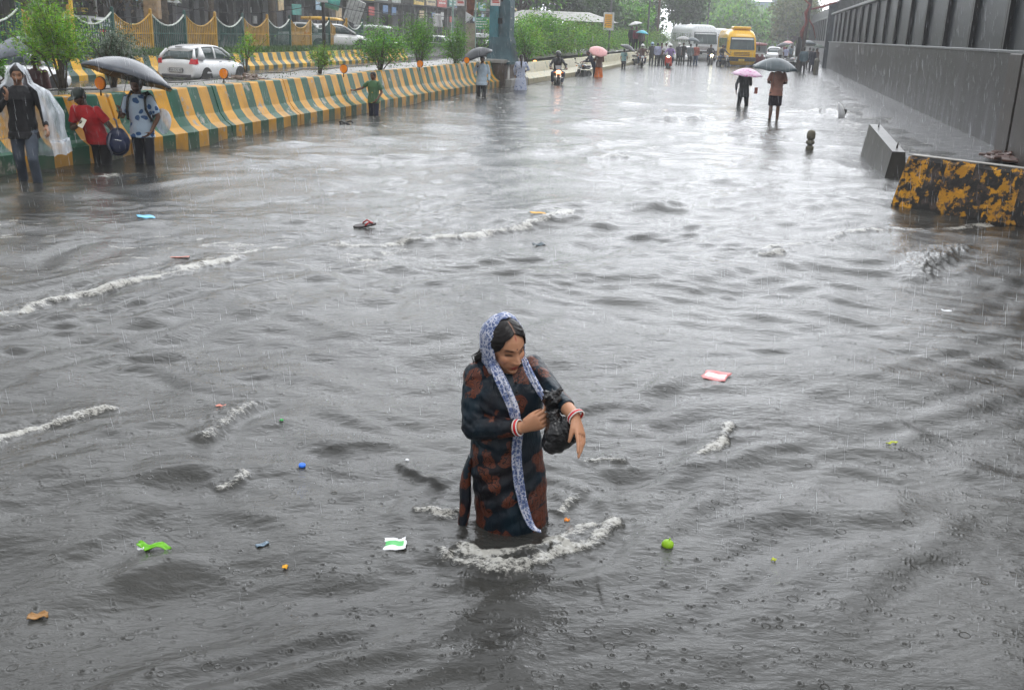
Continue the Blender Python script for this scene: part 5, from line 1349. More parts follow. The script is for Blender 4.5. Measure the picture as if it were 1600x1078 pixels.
def face(me, H_, skin, lip=None, brow=(.02, .012, .01), female=False, beard=None, fine=True):
    a = coords(me).astype(np.float64); x, y, z = H_.local(a)
    near = (np.abs(x) < .1) & (y > .02) & (np.abs(z) < .13)
    e = np.exp; ax = np.abs(x)
    m = near & (y > .045)
    nz_ = np.where(z > -.034, e(-((z + .034) / .038) ** 2), e(-((z + .034) / .009) ** 2))
    dy = .023 * e(-(x / .0105) ** 2) * nz_ + .010 * e(-((ax - .013) / .0065) ** 2 - ((z + .034) / .008) ** 2)
    dy += -.0125 * e(-((ax - .032) / .017) ** 2 - ((z - .006) / .013) ** 2) + .0065 * e(-((ax - .031) / .012) ** 2 - ((z - .003) / .0065) ** 2)
    dy += .005 * e(-((ax - .028) / .022) ** 2 - ((z - .027) / .007) ** 2)
    dy += .0075 * e(-(x / .020) ** 2 - ((z + .058) / .0050) ** 2) + .0085 * e(-(x / .017) ** 2 - ((z + .069) / .0055) ** 2) - .004 * e(-(x / .024) ** 2 - ((z + .0635) / .0022) ** 2)
    dy += -.004 * e(-(x / .02) ** 2 - ((z + .080) / .006) ** 2) + .008 * e(-(x / .02) ** 2 - ((z + .097) / .014) ** 2)
    dy = dy * m * np.clip((y - .045) / .015, 0, 1)
    a = a + (np.array(H_.f)[None] * dy[:, None]) * H_.k
    set_coords(me, a)
    n = len(a); col = np.tile(np.array(skin), (n, 1)) * (0.93 + .14 * fbm(a[:, 0] * 18 + a[:, 1] * 7, a[:, 2] * 18, 5, 3))[:, None]
    def paint(mask, c, k=1.0):
        kk = np.clip(mask, 0, 1)[:, None] * k; return col * (1 - kk) + np.array(c) * kk
    f = (near & (y > .03)).astype(float)
    lipc = lip or tuple(np.array(skin) * np.array([.75, .5, .5]))
    col = paint(f * e(-(x / .0215) ** 4) * e(-((z + .0635) / .0105) ** 4), lipc, .9)
    col = paint(f * e(-(x / .022) ** 2 - ((z + .0635) / .0018) ** 2), np.array(lipc) * .25, .8)
    bz = z - (.0285 - .35 * (ax - .034) ** 2 * 20 + .10 * (ax - .03))
    col = paint(f * e(-((ax - .033) / .0175) ** 4) * e(-(bz / .0042) ** 2) * 1.5, brow, .95)
    ez = z - (.0045 - .22 * (ax - .031) ** 2 * 30)
    col = paint(f * e(-((ax - .031) / .0155) ** 4) * e(-((ez + .001) / .0058) ** 2), np.array(skin) * .45, .6)
    col = paint(f * e(-((ax - .031) / .014) ** 4) * e(-((ez + .003) / .0036) ** 2) * 1.6, (.012, .008, .007), .95)
    col = paint(f * e(-((ax - .010) / .0035) ** 2 - ((z + .042) / .0025) ** 2), np.array(skin) * .2, .7)
    col = paint(f * e(-((ax - .048) / .02) ** 2 - ((z + .025) / .02) ** 2), np.array(skin) * np.array([1.15, .85, .8]), .3)
    if beard is not None:
        bm_ = f * np.clip((-.045 - z) / .012, 0, 1) * np.clip(.5 + (ax > .026) + (z < -.082) + ((z > -.056) & (z < -.046)), 0, 1)
        col = paint(bm_, beard, .6)
    vcol(me, 'tint', col)
def hair_shell(H_, mat, parent, vox=.008, extra=None, part=False, bulk=.010, front=.052, name='hair'):
    """hair cap: cranium grown outwards, cut back at the face"""
    mb = MB(); k = H_.k
    mb.ell(H_.P(0, -.014, .030), ((.0755 + bulk) * k, (.090 + bulk) * k, (.090 + bulk) * k), rot=H_.M, seg=24, ring=16)
    mb.ell(H_.P(0, -.040, -.018), ((.066 + bulk) * k, (.062 + bulk) * k, (.075) * k), rot=H_.M, seg=18, ring=12)
    if extra: extra(mb)
    me = remeshed(mb, vox * k, 2, 'hair')
    a = coords(me).astype(np.float64); x, y, z = H_.local(a)
    # hairline: push the shell inside the head below the line on the face side
    lim = front - .55 * np.clip(.050 - z, 0, 1)
    over = np.clip(y - np.where(z < .062, lim, .12), 0, None)
    a -= np.array(H_.f)[None] * (over * 1.15)[:, None] * k
    nn = normals(me)
    a += nn * ((fbm(x * 60, y * 14 + z * 14, 3, 3) - .5) * .006)[:, None]
    set_coords(me, a)
    return link(name, me, mat, parent)
def hair_m(): return pm('black_hair', (.012, .009, .008), rough=.32, var=.5, scale=40, stretch=(3, .4, .4), bump=.002, spec=.25)
cloth_cache = {}
def fabric(name, col, var=.22, pattern=None, rough=.6, wet=.0):
    """woven cloth; pattern = (colour2, scale, threshold)"""
    if name in MATS: return MATS[name]
    if pattern is None: return pm(name, col, rough=rough, var=var, scale=7, bump=.003, bscale=22, spec=.22)
    m, nt, b = newmat(name)
    tc = N(nt, 'ShaderNodeTexCoord')
    wz = N(nt, 'ShaderNodeTexNoise'); wz.inputs['Scale'].default_value = pattern[1] * .6; nt.links.new(tc.outputs['Object'], wz.inputs['Vector'])
    ad = N(nt, 'ShaderNodeMix', data_type='RGBA'); ad.blend_type = 'ADD'; ad.inputs[0].default_value = .12
    nt.links.new(tc.outputs['Object'], ad.inputs[6]); nt.links.new(wz.outputs['Color'], ad.inputs[7])
    vo = N(nt, 'ShaderNodeTexVoronoi'); vo.inputs['Scale'].default_value = pattern[1]; nt.links.new(ad.outputs[2], vo.inputs['Vector'])
    r = N(nt, 'ShaderNodeValToRGB'); r.color_ramp.elements[0].position = pattern[2]; r.color_ramp.elements[1].position = pattern[2] + .05
    r.color_ramp.elements[0].color = rgb(pattern[0]); r.color_ramp.elements[1].color = rgb(col)
    nt.links.new(vo.outputs['Distance'], r.inputs[0]); nt.links.new(r.outputs[0], b.inputs['Base Color']); b.inputs['Roughness'].default_value = rough; b.inputs['Specular IOR Level'].default_value = .22
    return m
def wrinkle(me, amp, fr=9, seed=0, zdir=.45):
    a = coords(me).astype(np.float64); n = normals(me)
    w = fbm(a[:, 0] * fr + a[:, 1] * fr * .7 + seed, a[:, 2] * fr * zdir + a[:, 0] * fr * .5, 300 + seed, 4)
    w2 = 1 - np.abs(2 * fbm(a[:, 0] * fr * .8 - a[:, 2] * fr * .5, a[:, 1] * fr + a[:, 2] * fr * .6, 320 + seed, 3) - 1)
    set_coords(me, a + n * ((w - .5) * 2 * amp + (w2 - .6) * amp)[:, None])
SK = {'mid': (.30, .155, .090), 'dark': (.155, .075, .045), 'deep': (.10, .05, .032), 'light': (.42, .235, .15)}

def person(loc, rz, label, h=1.68, depth=.45, skin='dark', top=None, sleeve=.45, hem=.84, bottom=None, kind='trousers', arms=None, legs=None, lean=(0, 0), yaw=0, pitch=.1, hair=True, cap=None, helmet=None, vox=.02, tuck=False, ponytail=False, group=None, seat=False, topfab=None, dupatta=None, hands=True, bottom_hem=None, beard=None):
    """stands at loc (water level), faces -Y turned by rz; arms = ((elbow, wrist, hand dir), ...) for +x and -x sides, local metres at 1.7 m tall"""
    t = empty('person', loc, rz, label, 'person', group)
    k = h / 1.70; z0 = -depth
    lx, ly = lean
    def B(x, y, z):
        q = max(0, z - .90); return V3((x * k + lx * q, y * k + ly * q, z * k + z0 - .18 * (lx * lx + ly * ly) * q))
    if seat: hipz = .90
    sh = [V3((.172, .0, 1.385)), V3((-.172, .0, 1.385))]
    arms = arms or (((.24, .02, 1.12), (.23, -.06, .88), None), ((-.24, .02, 1.12), (-.23, -.06, .88), None))
    legs = legs or (((.095, -.02, .49), (.10, .02, .08)), ((-.095, .02, .49), (-.10, .05, .08)))
    Hd = HeadFrame(B(0, -.025, 1.585) + V3((0, 0, 0)), yaw, pitch, 0, k * 1.0)
    # body
    mb = MB()
    tor = ((.86, .150, .105), (.95, .155, .108), (1.04, .135, .095), (1.16, .142, .100), (1.28, .160, .108), (1.37, .150, .092), (1.425, .095, .070), (1.455, .058, .055))
    mb.loft([ring(B(0, 0, z), a * k, b * k, 18) for z, a, b in tor])
    A_ = []
    for i, (el, wr, hd) in enumerate(arms):
        s = sh[i]; S0 = B(*s); E = B(*el) if el[2] > .9 else B(*el); Wp = B(*wr)
        A_.append((S0, E, Wp))
        mb.path([S0, S0.lerp(E, .5), E], [.047 * k, .045 * k, .037 * k], n=10); mb.ell(S0, (.052 * k,) * 3, seg=10, ring=8); mb.ell(E, (.036 * k,) * 3, seg=10, ring=8)
        mb.path([E, E.lerp(Wp, .35), Wp], [.036 * k, .037 * k, .024 * k], n=10)
        d = (Wp - E).normalized(); dh = V3(hd) if hd else d
        sd = V3((0, -1, 0)) if abs(dh.normalized().y) < .8 else V3((-1 if i == 0 else 1, 0, 0))
        if hands: hand(mb, Wp, dh, sd, k * (1.0 if vox < .012 else 1.12), curl=.42, thumb=1 if i == 0 else -1, ringr=1.0 if vox < .012 else 1.5)
        else: mb.ell(Wp + dh.normalized() * .05 * k, (.04 * k, .04 * k, .05 * k))
    for i, (kn, an) in enumerate(legs):
        sx = .085 if i == 0 else -.085
        hp = B(sx, 0, .90); K = B(*kn); An = B(*an)
        mb.path([hp, hp.lerp(K, .5), K], [.085 * k, .072 * k, .055 * k], n=12); mb.ell(K, (.054 * k,) * 3, seg=10, ring=8)
        mb.path([K, K.lerp(An, .3), An], [.052 * k, .056 * k, .034 * k], n=10)
        mb.ell(An + V3((0, -.055, -.035)) * k, (.042 * k, .125 * k, .035 * k))
    head_shape(mb, Hd, B(0, 0, 1.43), .050)
    me = remeshed(mb, vox * k, 3 if vox > .012 else 2)
    face(me, Hd, SK[skin], beard=beard)
    link('body', me, skin_mat(), t)
    # top
    if top is not None:
        mb = MB(); g = .024 * k
        rr_ = [r_ for r_ in tor if r_[0] > hem - .01]
        L_ = []
        if hem < .86:
            n_ = 5
            for j in range(n_):
                z = hem + (.86 - hem) * j / n_; f = (0.86 - z)
                L_.append((z, .160 + f * .13, .118 + f * .12))
        L_ += rr_
        mb.loft([ring(B(0, 0, z), a * k + g * (1.25 if z < 1.3 else .9), b * k + g * (1.5 if z < 1.35 else .9), 20) for z, a, b in L_])
        for (S0, E, Wp) in A_:
            mb.ell(S0, (.062 * k,) * 3, seg=12, ring=8)
            if sleeve <= .5:
                Q = S0.lerp(E, sleeve * 1.7); mb.path([S0, Q], [.060 * k, .064 * k], n=12)
            else:
                mb.path([S0, S0.lerp(E, .5), E], [.060 * k, .056 * k, .050 * k], n=12); mb.ell(E, (.050 * k,) * 3, seg=10, ring=8)
                mb.path([E, E.lerp(Wp, .92)], [.049 * k, .036 * k], n=12)
        me = remeshed(mb, vox * k, 2); wrinkle(me, .007 * k, 9, seed=int(abs(loc[0] * 10)) % 9)
        link('shirt' if hem > .6 else 'kurta', me, top, t)
    if bottom is not None:
        mb = MB(); g = .014 * k
        if kind == 'skirt':
            e0 = bottom_hem or .05
            mb.loft([ring(B(0, 0, z), a * k, b * k, 22) for z, a, b in ((e0, .26, .22), (.35, .235, .19), (.6, .20, .16), (.86, .172, .125), (1.0, .145, .105), (1.03, .14, .10))])
        else:
            mb.loft([ring(B(0, 0, z), a * k, b * k, 18) for z, a, b in ((.84, .168, .122), (.95, .170, .122), (1.0, .152, .11))])
            for i, (kn, an) in enumerate(legs):
                sx = .085 if i == 0 else -.085; hp = B(sx, 0, .88); K = B(*kn); An = B(*an)
                if kind == 'shorts':
                    mb.path([hp, hp.lerp(K, .92)], [.100 * k, .092 * k], n=12)
                else:
                    mb.path([hp, hp.lerp(K, .5), K], [.098 * k, .086 * k, .070 * k], n=12); mb.ell(K, (.070 * k,) * 3, seg=10, ring=8)
                    mb.path([K, K.lerp(An, .9)], [.069 * k, .060 * k], n=12)
        me = remeshed(mb, vox * k, 2); wrinkle(me, .006 * k, 10, 3)
        link({'skirt': 'skirt', 'shorts': 'shorts'}.get(kind, 'trousers'), me, bottom, t)
    if helmet is not None:
        mb = MB(); mb.ell(Hd.P(0, -.005, .02), (.128 * k, .150 * k, .142 * k), rot=Hd.M, seg=20, ring=14); mb.ell(Hd.P(0, .04, -.06), (.10 * k, .10 * k, .07 * k), rot=Hd.M)
        o = link('helmet', remeshed(mb, vox * .8 * k, 2), helmet, t)
        mb = MB(); rings = []
        for zz in (-.05, -.02, .02, .05):
            rings.append([Hd.P(math.sin(q) * .118, math.cos(q) * .148 - .005, zz) for q in np.linspace(-1.1, 1.1, 9)] + [Hd.P(math.sin(q) * .10, math.cos(q) * .12 - .005, zz) for q in np.linspace(1.1, -1.1, 9)])
        mb.loft(rings); mb.build('visor', pm('dark_visor', (.02, .02, .025), rough=.08), o)
    elif hair:
        def ex(mb_):
            if ponytail:
                mb_.path([Hd.P(0, -.09, -.02), Hd.P(0, -.12, -.12), Hd.P(.01, -.12, -.28), Hd.P(.0, -.13, -.42)], [.05 * k, .045 * k, .035 * k, .012 * k], n=10)
        hair_shell(Hd, hair_m(), t, vox=.008 if vox < .012 else .014, extra=ex, front=.060)
    if cap is not None:
        mb = MB(); mb.ell(Hd.P(0, -.012, .045), (.092 * k, .108 * k, .082 * k), rot=Hd.M, seg=20, ring=12)
        mb.ell(Hd.P(0, .118, .040), (.075 * k, .072 * k, .010 * k), rot=Hd.M @ Matrix.Rotation(.12, 3, 'X'), seg=16, ring=6)
        link('cap', remeshed(mb, .008 * k, 1), cap, t)
    return t

def umbrella(top, axis, rad, label, mat, hand_pt=None, mat2=None, detailed=True, depth=.30, group='umbrellas against the rain', n=8, twist=0.0):
    """top: canopy peak; axis: direction from handle to peak"""
    ax = V3(axis).normalized(); q = ax.to_track_quat('Z', 'Y').to_matrix().to_4x4()
    t = empty('umbrella', top, 0, label, 'umbrella', group); t.matrix_world = Matrix.Translation(V3(top)) @ q @ Matrix.Rotation(twist, 4, 'Z')
    mb = MB(); rings = []; N_ = n * 4; dp = rad * depth * 1.6
    for j in range(7):
        s = j / 6; row = []
        for i in range(N_):
            a = 2 * PI * i / N_; ph = (i % 4) / 4.0; sc = 1 - .055 * math.sin(ph * PI) * s * 1.3
            row.append((math.cos(a) * rad * s * sc + 1e-4 * math.cos(a), math.sin(a) * rad * s * sc + 1e-4 * math.sin(a), -dp * (s ** 1.9) * (1 - .06 * math.sin(ph * PI) * s)))
        rings.append(row)
    inner = [[(x * .985, y * .985, z - .012) for x, y, z in r_] for r_ in rings]
    for r_, s in ((rings, 1), (inner[::-1], 1)): pass
    vr = rings + inner[::-1]
    mb.loft(vr, mi=0, close=False)
    if mat2 is not None:
        for f in mb.bm.faces:
            c = f.calc_center_median(); a = (math.atan2(c.y, c.x) % (2 * PI)) / (2 * PI) * n
            if int(a) % 2: f.material_index = 1
    mb.build('canopy', [mat] + ([mat2] if mat2 else []), t)
    L_ = 0.85 * (rad / .5) if hand_pt is None else (V3(top) - V3(hand_pt)).length + .06
    mb = MB(); mb.tube((0, 0, .05), (0, 0, -L_), .006, n=8); mb.build('shaft', pm('umbrella_steel', (.25, .25, .26), rough=.3, metal=.7), t)
    if detailed:
        mb = MB(); mb.tube((0, 0, -L_ - .08), (0, 0, -L_ + .04), .013, n=8); mb.build('handle', blackp, t)
        mb = MB(); mb.tube((0, 0, -.002), (0, 0, .05), .012, .004, n=8); mb.build('tip', blackp, t)
        for i in range(n):
            a = 2 * PI * i / n; mb = MB()
            mb.path([(math.cos(a) * rad * s, math.sin(a) * rad * s, -dp * s ** 1.9 - .018) for s in (.05, .35, .65, .97)], .0035, n=4)
            mb.path([(math.cos(a) * rad * .5, math.sin(a) * rad * .5, -dp * .5 ** 1.9 - .02), (0, 0, -dp * .95)], .003, n=4)
            mb.build('rib', MATS['umbrella_steel'], t)
    return t
blk_u = fabric('umbrella_black', (.028, .030, .036), rough=.35); gry_u = fabric('umbrella_grey', (.13, .145, .17), rough=.35); pink_u = fabric('umbrella_pink', (.72, .38, .38), pattern=((.45, .10, .12), 9, .12), rough=.4)
mag_u = fabric('umbrella_magenta', (.68, .48, .62), pattern=((.55, .12, .38), 10, .25), rough=.4); teal_u = fabric('umbrella_teal', (.12, .50, .62), rough=.4); wht_u = fabric('umbrella_white', (.6, .6, .6), rough=.4)

def UP(loc, rz, p, h=1.7, depth=.45):
    k = h / 1.70; c, s = math.cos(rz), math.sin(rz)
    return V3((loc[0] + c * p[0] * k - s * p[1] * k, loc[1] + s * p[0] * k + c * p[1] * k, loc[2] + p[2] * k - depth))
def headpx(x, y, P):
    """height of the point seen at pixel row y above place P"""
    d = CD + (x - 800) / FPX * CR + (539 - y) / FPX * CU
    return H_CAM + math.hypot(P[0], P[1]) / math.hypot(d[0], d[1]) * d[2]

# ---- 1. man under the clear rain cape
P = G(46, 285); 
rainman = person(P, .20, 'person in black shirt and grey jeans wading under a clear plastic rain cape', h=1.62, depth=.16, skin='mid', top=fabric('black_shirt', (.010, .010, .012)), sleeve=1, hem=.76,
    bottom=fabric('grey_jeans', (.065, .080, .105)), vox=.009, yaw=.25, pitch=.12, beard=(.03, .02, .015),
    arms=(((.27, -.02, 1.14), (.34, -.20, .93), (.3, -.5, -.6)), ((-.25, -.10, 1.15), (-.10, -.24, 1.30), (.25, -.3, .9))),
    legs=(((.12, -.16, .50), (.13, -.02, .09)), ((-.10, .02, .50), (-.13, .24, .14))))
m, nt, b = newmat('clear_plastic')
b.inputs['Base Color'].default_value = (.75, .80, .86, 1); b.inputs['Roughness'].default_value = .18
tr = N(nt, 'ShaderNodeBsdfTransparent'); tr.inputs[0].default_value = (.93, .95, .98, 1)
nz = N(nt, 'ShaderNodeTexNoise'); nz.inputs['Scale'].default_value = 5; nz.inputs['Detail'].default_value = 6
mp = N(nt, 'ShaderNodeMapping'); mp.inputs['Scale'].default_value = (2.5, 2.5, .5); tc = N(nt, 'ShaderNodeTexCoord'); nt.links.new(tc.outputs['Object'], mp.inputs[0]); nt.links.new(mp.outputs[0], nz.inputs['Vector'])
rp = N(nt, 'ShaderNodeValToRGB'); rp.color_ramp.elements[0].position = .38; rp.color_ramp.elements[0].color = (.26,) * 3 + (1,); rp.color_ramp.elements[1].position = .68; rp.color_ramp.elements[1].color = (.80,) * 3 + (1,)
nt.links.new(nz.outputs['Fac'], rp.inputs[0]); ms = N(nt, 'ShaderNodeMixShader'); nt.links.new(rp.outputs[0], ms.inputs[0]); nt.links.new(tr.outputs[0], ms.inputs[1]); nt.links.new(b.outputs[0], ms.inputs[2]); nt.links.new(ms.outputs[0], nt.nodes['Material Output'].inputs[0])
mb = MB(); rings = []
for j in range(26):
    s = j / 25; z = 1.66 - .16 - s * 1.22
    # widths grow from the hood over the shoulders down to the loose hem
    w = np.interp(s, [0, .03, .10, .20, .28, .5, 1], [.02, .09, .135, .17, .34, .46, .46]); dpt = np.interp(s, [0, .03, .10, .2, .3, .6, 1], [.02, .09, .135, .14, .18, .26, .30])
    op = np.interp(s, [0, .05, .12, .25, .5, 1], [.0, .5, .95, .75, .62, .75])
    row = []
    for i in range(33):
        a = -PI / 2 + op + (2 * PI - 2 * op) * i / 32
        f = 1 + .05 * math.sin(i * 1.9 + s * 3) * min(1, s * 3) + .03 * math.sin(i * 4.1 + s * 9)
        row.append((math.cos(a) * w * f + .06 * s * s, math.sin(a) * dpt * f + .0 + .04 * s, z + .02 * math.sin(i * 1.3) * s + (.10 * abs(math.cos(a)) * s if s > .8 else 0)))
    rings.append(row)
mb.loft(rings, close=False, cyc=False); mb.build('rain_cape', m, rainman, fix=False)

# ---- 2. man in red with a cap, looking down at his phone
P = G(158, 250); rz2 = -.12
redman = person(P, rz2, 'person in red shirt and dark cap looking down at a phone, leaning on the barrier', h=1.72, depth=.63, skin='deep', top=fabric('red_shirt', (.42, .012, .018), var=.3), sleeve=.40, hem=.86,
    bottom=fabric('black_trousers', (.012, .012, .014)), vox=.009, yaw=-.35, pitch=.50, lean=(-.16, -.36), cap=fabric('dark_cap', (.03, .04, .035)),
    arms=(((.30, -.02, 1.13), (.36, -.14, .90), (.2, -.3, -.9)), ((-.27, -.12, 1.10), (-.08, -.28, 1.15), (.8, -.3, .35))))
Wp = UP(P, rz2, (-.08 - .22 * .25 + .09, -.28 - .25 * .25 - .04, 1.15 - .0), 1.72, .63)
mb = MB(); mb.box((0, 0, 0), (.075, .012, .15), bev=.004); o = mb.build('phone', pm('pale_phone_case', (.62, .60, .50), rough=.3, var=.1), loc=Wp + V3((.03, -.03, .05)), rot=(-.5, .5, .3)); setp(o, 'pale phone in the hand of the man in red', 'phone')
Wp = UP(P, rz2, (.36, -.20, .95), 1.72, .63)
bp_ = empty('backpack', Wp + V3((.06, -.04, -.02)), .2, 'dark blue backpack hanging from the arm of the man in red', 'backpack')
mb = MB(); mb.ell((0, 0, 0), (.17, .12, .21)); mb.ell((.0, -.09, -.05), (.12, .06, .11)); me = remeshed(mb, .012, 2); wrinkle(me, .009, 12, 4)
link('bag', me, fabric('navy_nylon', (.012, .018, .05), rough=.35), bp_)
mb = MB(); mb.path([(-.08, -.10, .14), (-.12, -.14, -.02), (-.07, -.13, -.18)], .014, n=6); mb.path([(.02, -.05, .18), (.0, -.02, .32), (-.04, .0, .34)], .013, n=6); mb.build('strap', fabric('grey_webbing', (.10, .11, .14)), bp_)
mb = MB(); mb.path([(.07, -.13, .03), (-.02, -.15, .05)], .008, n=5); mb.build('zip', chrome, bp_)

# ---- 3. man in the floral shirt with umbrella
P = G(226, 250); rz3 = -.12
flo = person(P, rz3, 'person in white and blue floral shirt walking under a large black umbrella', h=1.70, depth=.47, skin='dark', top=fabric('floral_shirt', (.50, .62, .74), pattern=((.03, .11, .28), 8.5, .34)), sleeve=.48, hem=.82,
    bottom=fabric('wet_black_trousers', (.012, .014, .022), rough=.4), vox=.009, yaw=.0, pitch=.18, beard=(.02, .015, .012), lean=(-.05, 0),
    arms=(((.27, .03, 1.13), (.20, -.12, .91), (-.5, -.5, -.6)), ((-.25, -.08, 1.12), (-.17, -.27, 1.16), (.1, -.2, .95))))
tp = W(205, 92, P.y - .12); hp = UP(P, rz3, (-.17, -.30, 1.20), 1.70, .43)
umbrella(tp, (tp - hp), .70, 'large black umbrella with pale wet top over the man in the floral shirt', fabric('umbrella_wet', (.055, .062, .075), rough=.25), hand_pt=hp, depth=.26)
mb = MB()
for s in (-1, 1): mb.path([UP(P, rz3, q, 1.70, .43) for q in ((s * .11, .10, 1.36), (s * .13, .0, 1.455), (s * .135, -.11, 1.36), (s * .15, -.135, 1.20), (s * .19, -.06, 1.05), (s * .17, .10, 1.0))], .021, n=8)
mb.ell(UP(P, rz3, (0, .20, 1.22), 1.7, .43), (.16, .10, .22))
me = remeshed(mb, .010, 1); o = link('rucksack', me, fabric('dark_webbing', (.02, .022, .026))); setp(o, 'dark rucksack with straps over the floral shirt', 'rucksack')
P_ = UP(P, rz3, (.30, .10, 1.02), 1.7, .43)
mb = MB(); mb.ell((0, 0, 0), (.12, .07, .19)); me = remeshed(mb, .012, 1); wrinkle(me, .012, 10, 6); o = link('plastic_bag', me, MATS['clear_plastic']); o.location = P_; setp(o, 'thin clear plastic bag at the elbow of the floral shirt man', 'bag')

# ---- behind the median: man in maroon under a grey umbrella
P = A(47, 20.5)
person(P, PI - .2, 'person in maroon shirt seen from behind under a grey umbrella beyond the median', h=1.68, depth=1.42 - headpx(45, 84, P) + .28, skin='dark', top=fabric('maroon_shirt', (.10, .045, .045)), sleeve=1, bottom=MATS['black_trousers'], vox=.012)
tp = A(18, 20.0, headpx(20, 57, P)); umbrella(tp, (-.25, -.1, 1), .62, 'grey blue umbrella at the left edge behind the tallest bush', gry_u, depth=.3)

# ---- boy in green
P = G(584, 178)
person(P, -.35, 'boy in green printed T-shirt feeling his way along the barrier', h=1.40, depth=.40, skin='dark', top=fabric('green_tee', (.06, .14, .06), pattern=((.32, .26, .06), 7, .16)), sleeve=.42, hem=.80, bottom=fabric('navy_shorts', (.02, .025, .05)), kind='trousers', vox=.014, pitch=.15, yaw=-.1,
    arms=(((.26, .03, 1.12), (.20, -.14, .93), None), ((-.36, -.02, 1.22), (-.60, -.10, 1.14), (-.9, -.2, .2))))
# ---- man in pale blue shirt with umbrella
P = G(752, 149)
person(P, .1, 'person in pale blue shirt drinking from a cup under a black umbrella', h=1.66, depth=.42, skin='dark', top=fabric('pale_blue_shirt', (.42, .52, .62), var=.15), sleeve=1, hem=.76, bottom=MATS['black_trousers'], vox=.015, pitch=.05,
    arms=(((.25, .03, 1.12), (.24, -.08, .90), None), ((-.27, -.08, 1.18), (-.16, -.18, 1.36), (.2, -.2, .9))), lean=(.02, 0))
umbrella(W(742, 76, P.y - .1), (-.35, -.15, 1), .56, 'black umbrella tipped over the man in the pale blue shirt', blk_u, hand_pt=UP(P, .1, (-.15, -.2, 1.4), 1.66, .42), depth=.27)
mb = MB(); mb.tube((0, 0, 0), (0, 0, .11), .035, .045, n=10); o = mb.build('cup', signm[1], loc=UP(P, .1, (-.13, -.24, 1.40), 1.66, .42)); setp(o, 'white cup held by the man in the pale blue shirt', 'cup')
# ---- woman with plait, seen from behind
P = G(813, 141)
person(P, PI + .1, 'person in blue patterned kurta with a long dark plait, wading away', h=1.60, depth=.36, skin='mid', top=fabric('blue_kurta', (.42, .46, .58), pattern=((.10, .16, .34), 13, .26)), sleeve=.9, hem=.30, bottom=fabric('dark_leggings', (.02, .02, .04)), vox=.015, ponytail=True, pitch=.2,
    arms=(((.25, -.06, 1.12), (.21, -.16, .92), None), ((-.30, -.02, 1.16), (-.24, -.22, 1.12), None)))
# ---- motorcycle coming towards us
P = G(871, 133)
motorbike((P.x, P.y + .6, -.36), .05, 'motorcycle with glowing orange headlight pushing through the water', pm('black_paint', (.03, .03, .035), rough=.25, coat=.5), lamp=3)
def rider(P, rz, label, top, helmet=None, skin='dark', h=1.68, zoff=-.36, bottom=None, vox=.018, group='motorcycle riders', cap=None, hair=True):
    """sits on a motorcycle whose wheels stand at z = zoff: seat .86 m above that"""
    k = h / 1.70; dep = .88 * k - (zoff + .84)
    return person(P, rz, label, h=h, depth=dep, skin=skin, top=top, sleeve=.95, hem=.86, bottom=bottom or fabric('blue_jeans', (.025, .05, .11)), vox=vox, helmet=helmet, hair=hair, pitch=.1, lean=(0, -.12), group=group, cap=cap,
        arms=(((.33, -.20, 1.14), (.33, -.50, 1.06), (0, -1, 0)), ((-.33, -.20, 1.14), (-.33, -.50, 1.06), (0, -1, 0))),
        legs=(((.24, -.38, .84), (.20, -.16, .46)), ((-.24, -.38, .84), (-.20, -.16, .46))))
helm_b = pm('helmet_black', (.02, .02, .022), rough=.15, coat=.6); helm_w = pm('helmet_white', (.7, .7, .7), rough=.2, coat=.4)
rider((P.x, P.y + .82, 0), .05, 'person in black jacket and black helmet riding the motorcycle with the orange light', fabric('black_jacket', (.015, .015, .017), rough=.4), helm_b, vox=.014)
# ---- pair: dark rider pushing a bike, woman in orange with pink umbrella
P = G(912, 119)
motorbike((P.x, P.y + .3, -.36), -.5, 'dark motorcycle being pushed beside the faded barrier', MATS['black_paint'], lamp=0)
person((P.x + .55, P.y + .2, 0), -1.3, 'person in navy jacket bending over a stalled motorcycle by the barrier', h=1.66, depth=.40, top=fabric('navy_jacket', (.015, .02, .045)), sleeve=1, bottom=MATS['black_trousers'], vox=.018, lean=(0, -.55), pitch=.3, arms=(((.26, -.25, 1.16), (.20, -.48, 1.12), None), ((-.26, -.25, 1.16), (-.20, -.48, 1.12), None)))
P = G(935, 121)
person(P, PI + .1, 'person in orange skirt and brown shawl walking away under a pink umbrella', h=1.58, depth=.30, skin='dark', top=fabric('brown_shawl', (.16, .07, .04)), sleeve=.9, hem=.82, bottom=fabric('orange_skirt', (.62, .14, .015), var=.3), kind='skirt', vox=.018, arms=(((.24, -.12, 1.14), (.10, -.22, 1.22), None), ((-.24, -.12, 1.14), (-.10, -.22, 1.22), None)))
umbrella(W(936, 76, P.y - .3), (.12, -.50, .85), .48, 'pink umbrella with dark dots behind the woman in orange', pink_u, depth=.24, detailed=False)
P = G(974, 107)
person(P, PI - .3, 'child in pale teal shirt under a small black umbrella near the faded barrier', h=1.45, depth=.28, top=fabric('teal_shirt', (.32, .52, .56), pattern=((.05, .2, .3), 5, .2)), sleeve=.4, bottom=MATS['black_trousers'], vox=.018)
umbrella(W(983, 71, P.y - .1), (.4, -.1, 1), .55, 'small black umbrella over the child in pale teal', blk_u, depth=.27, detailed=False)

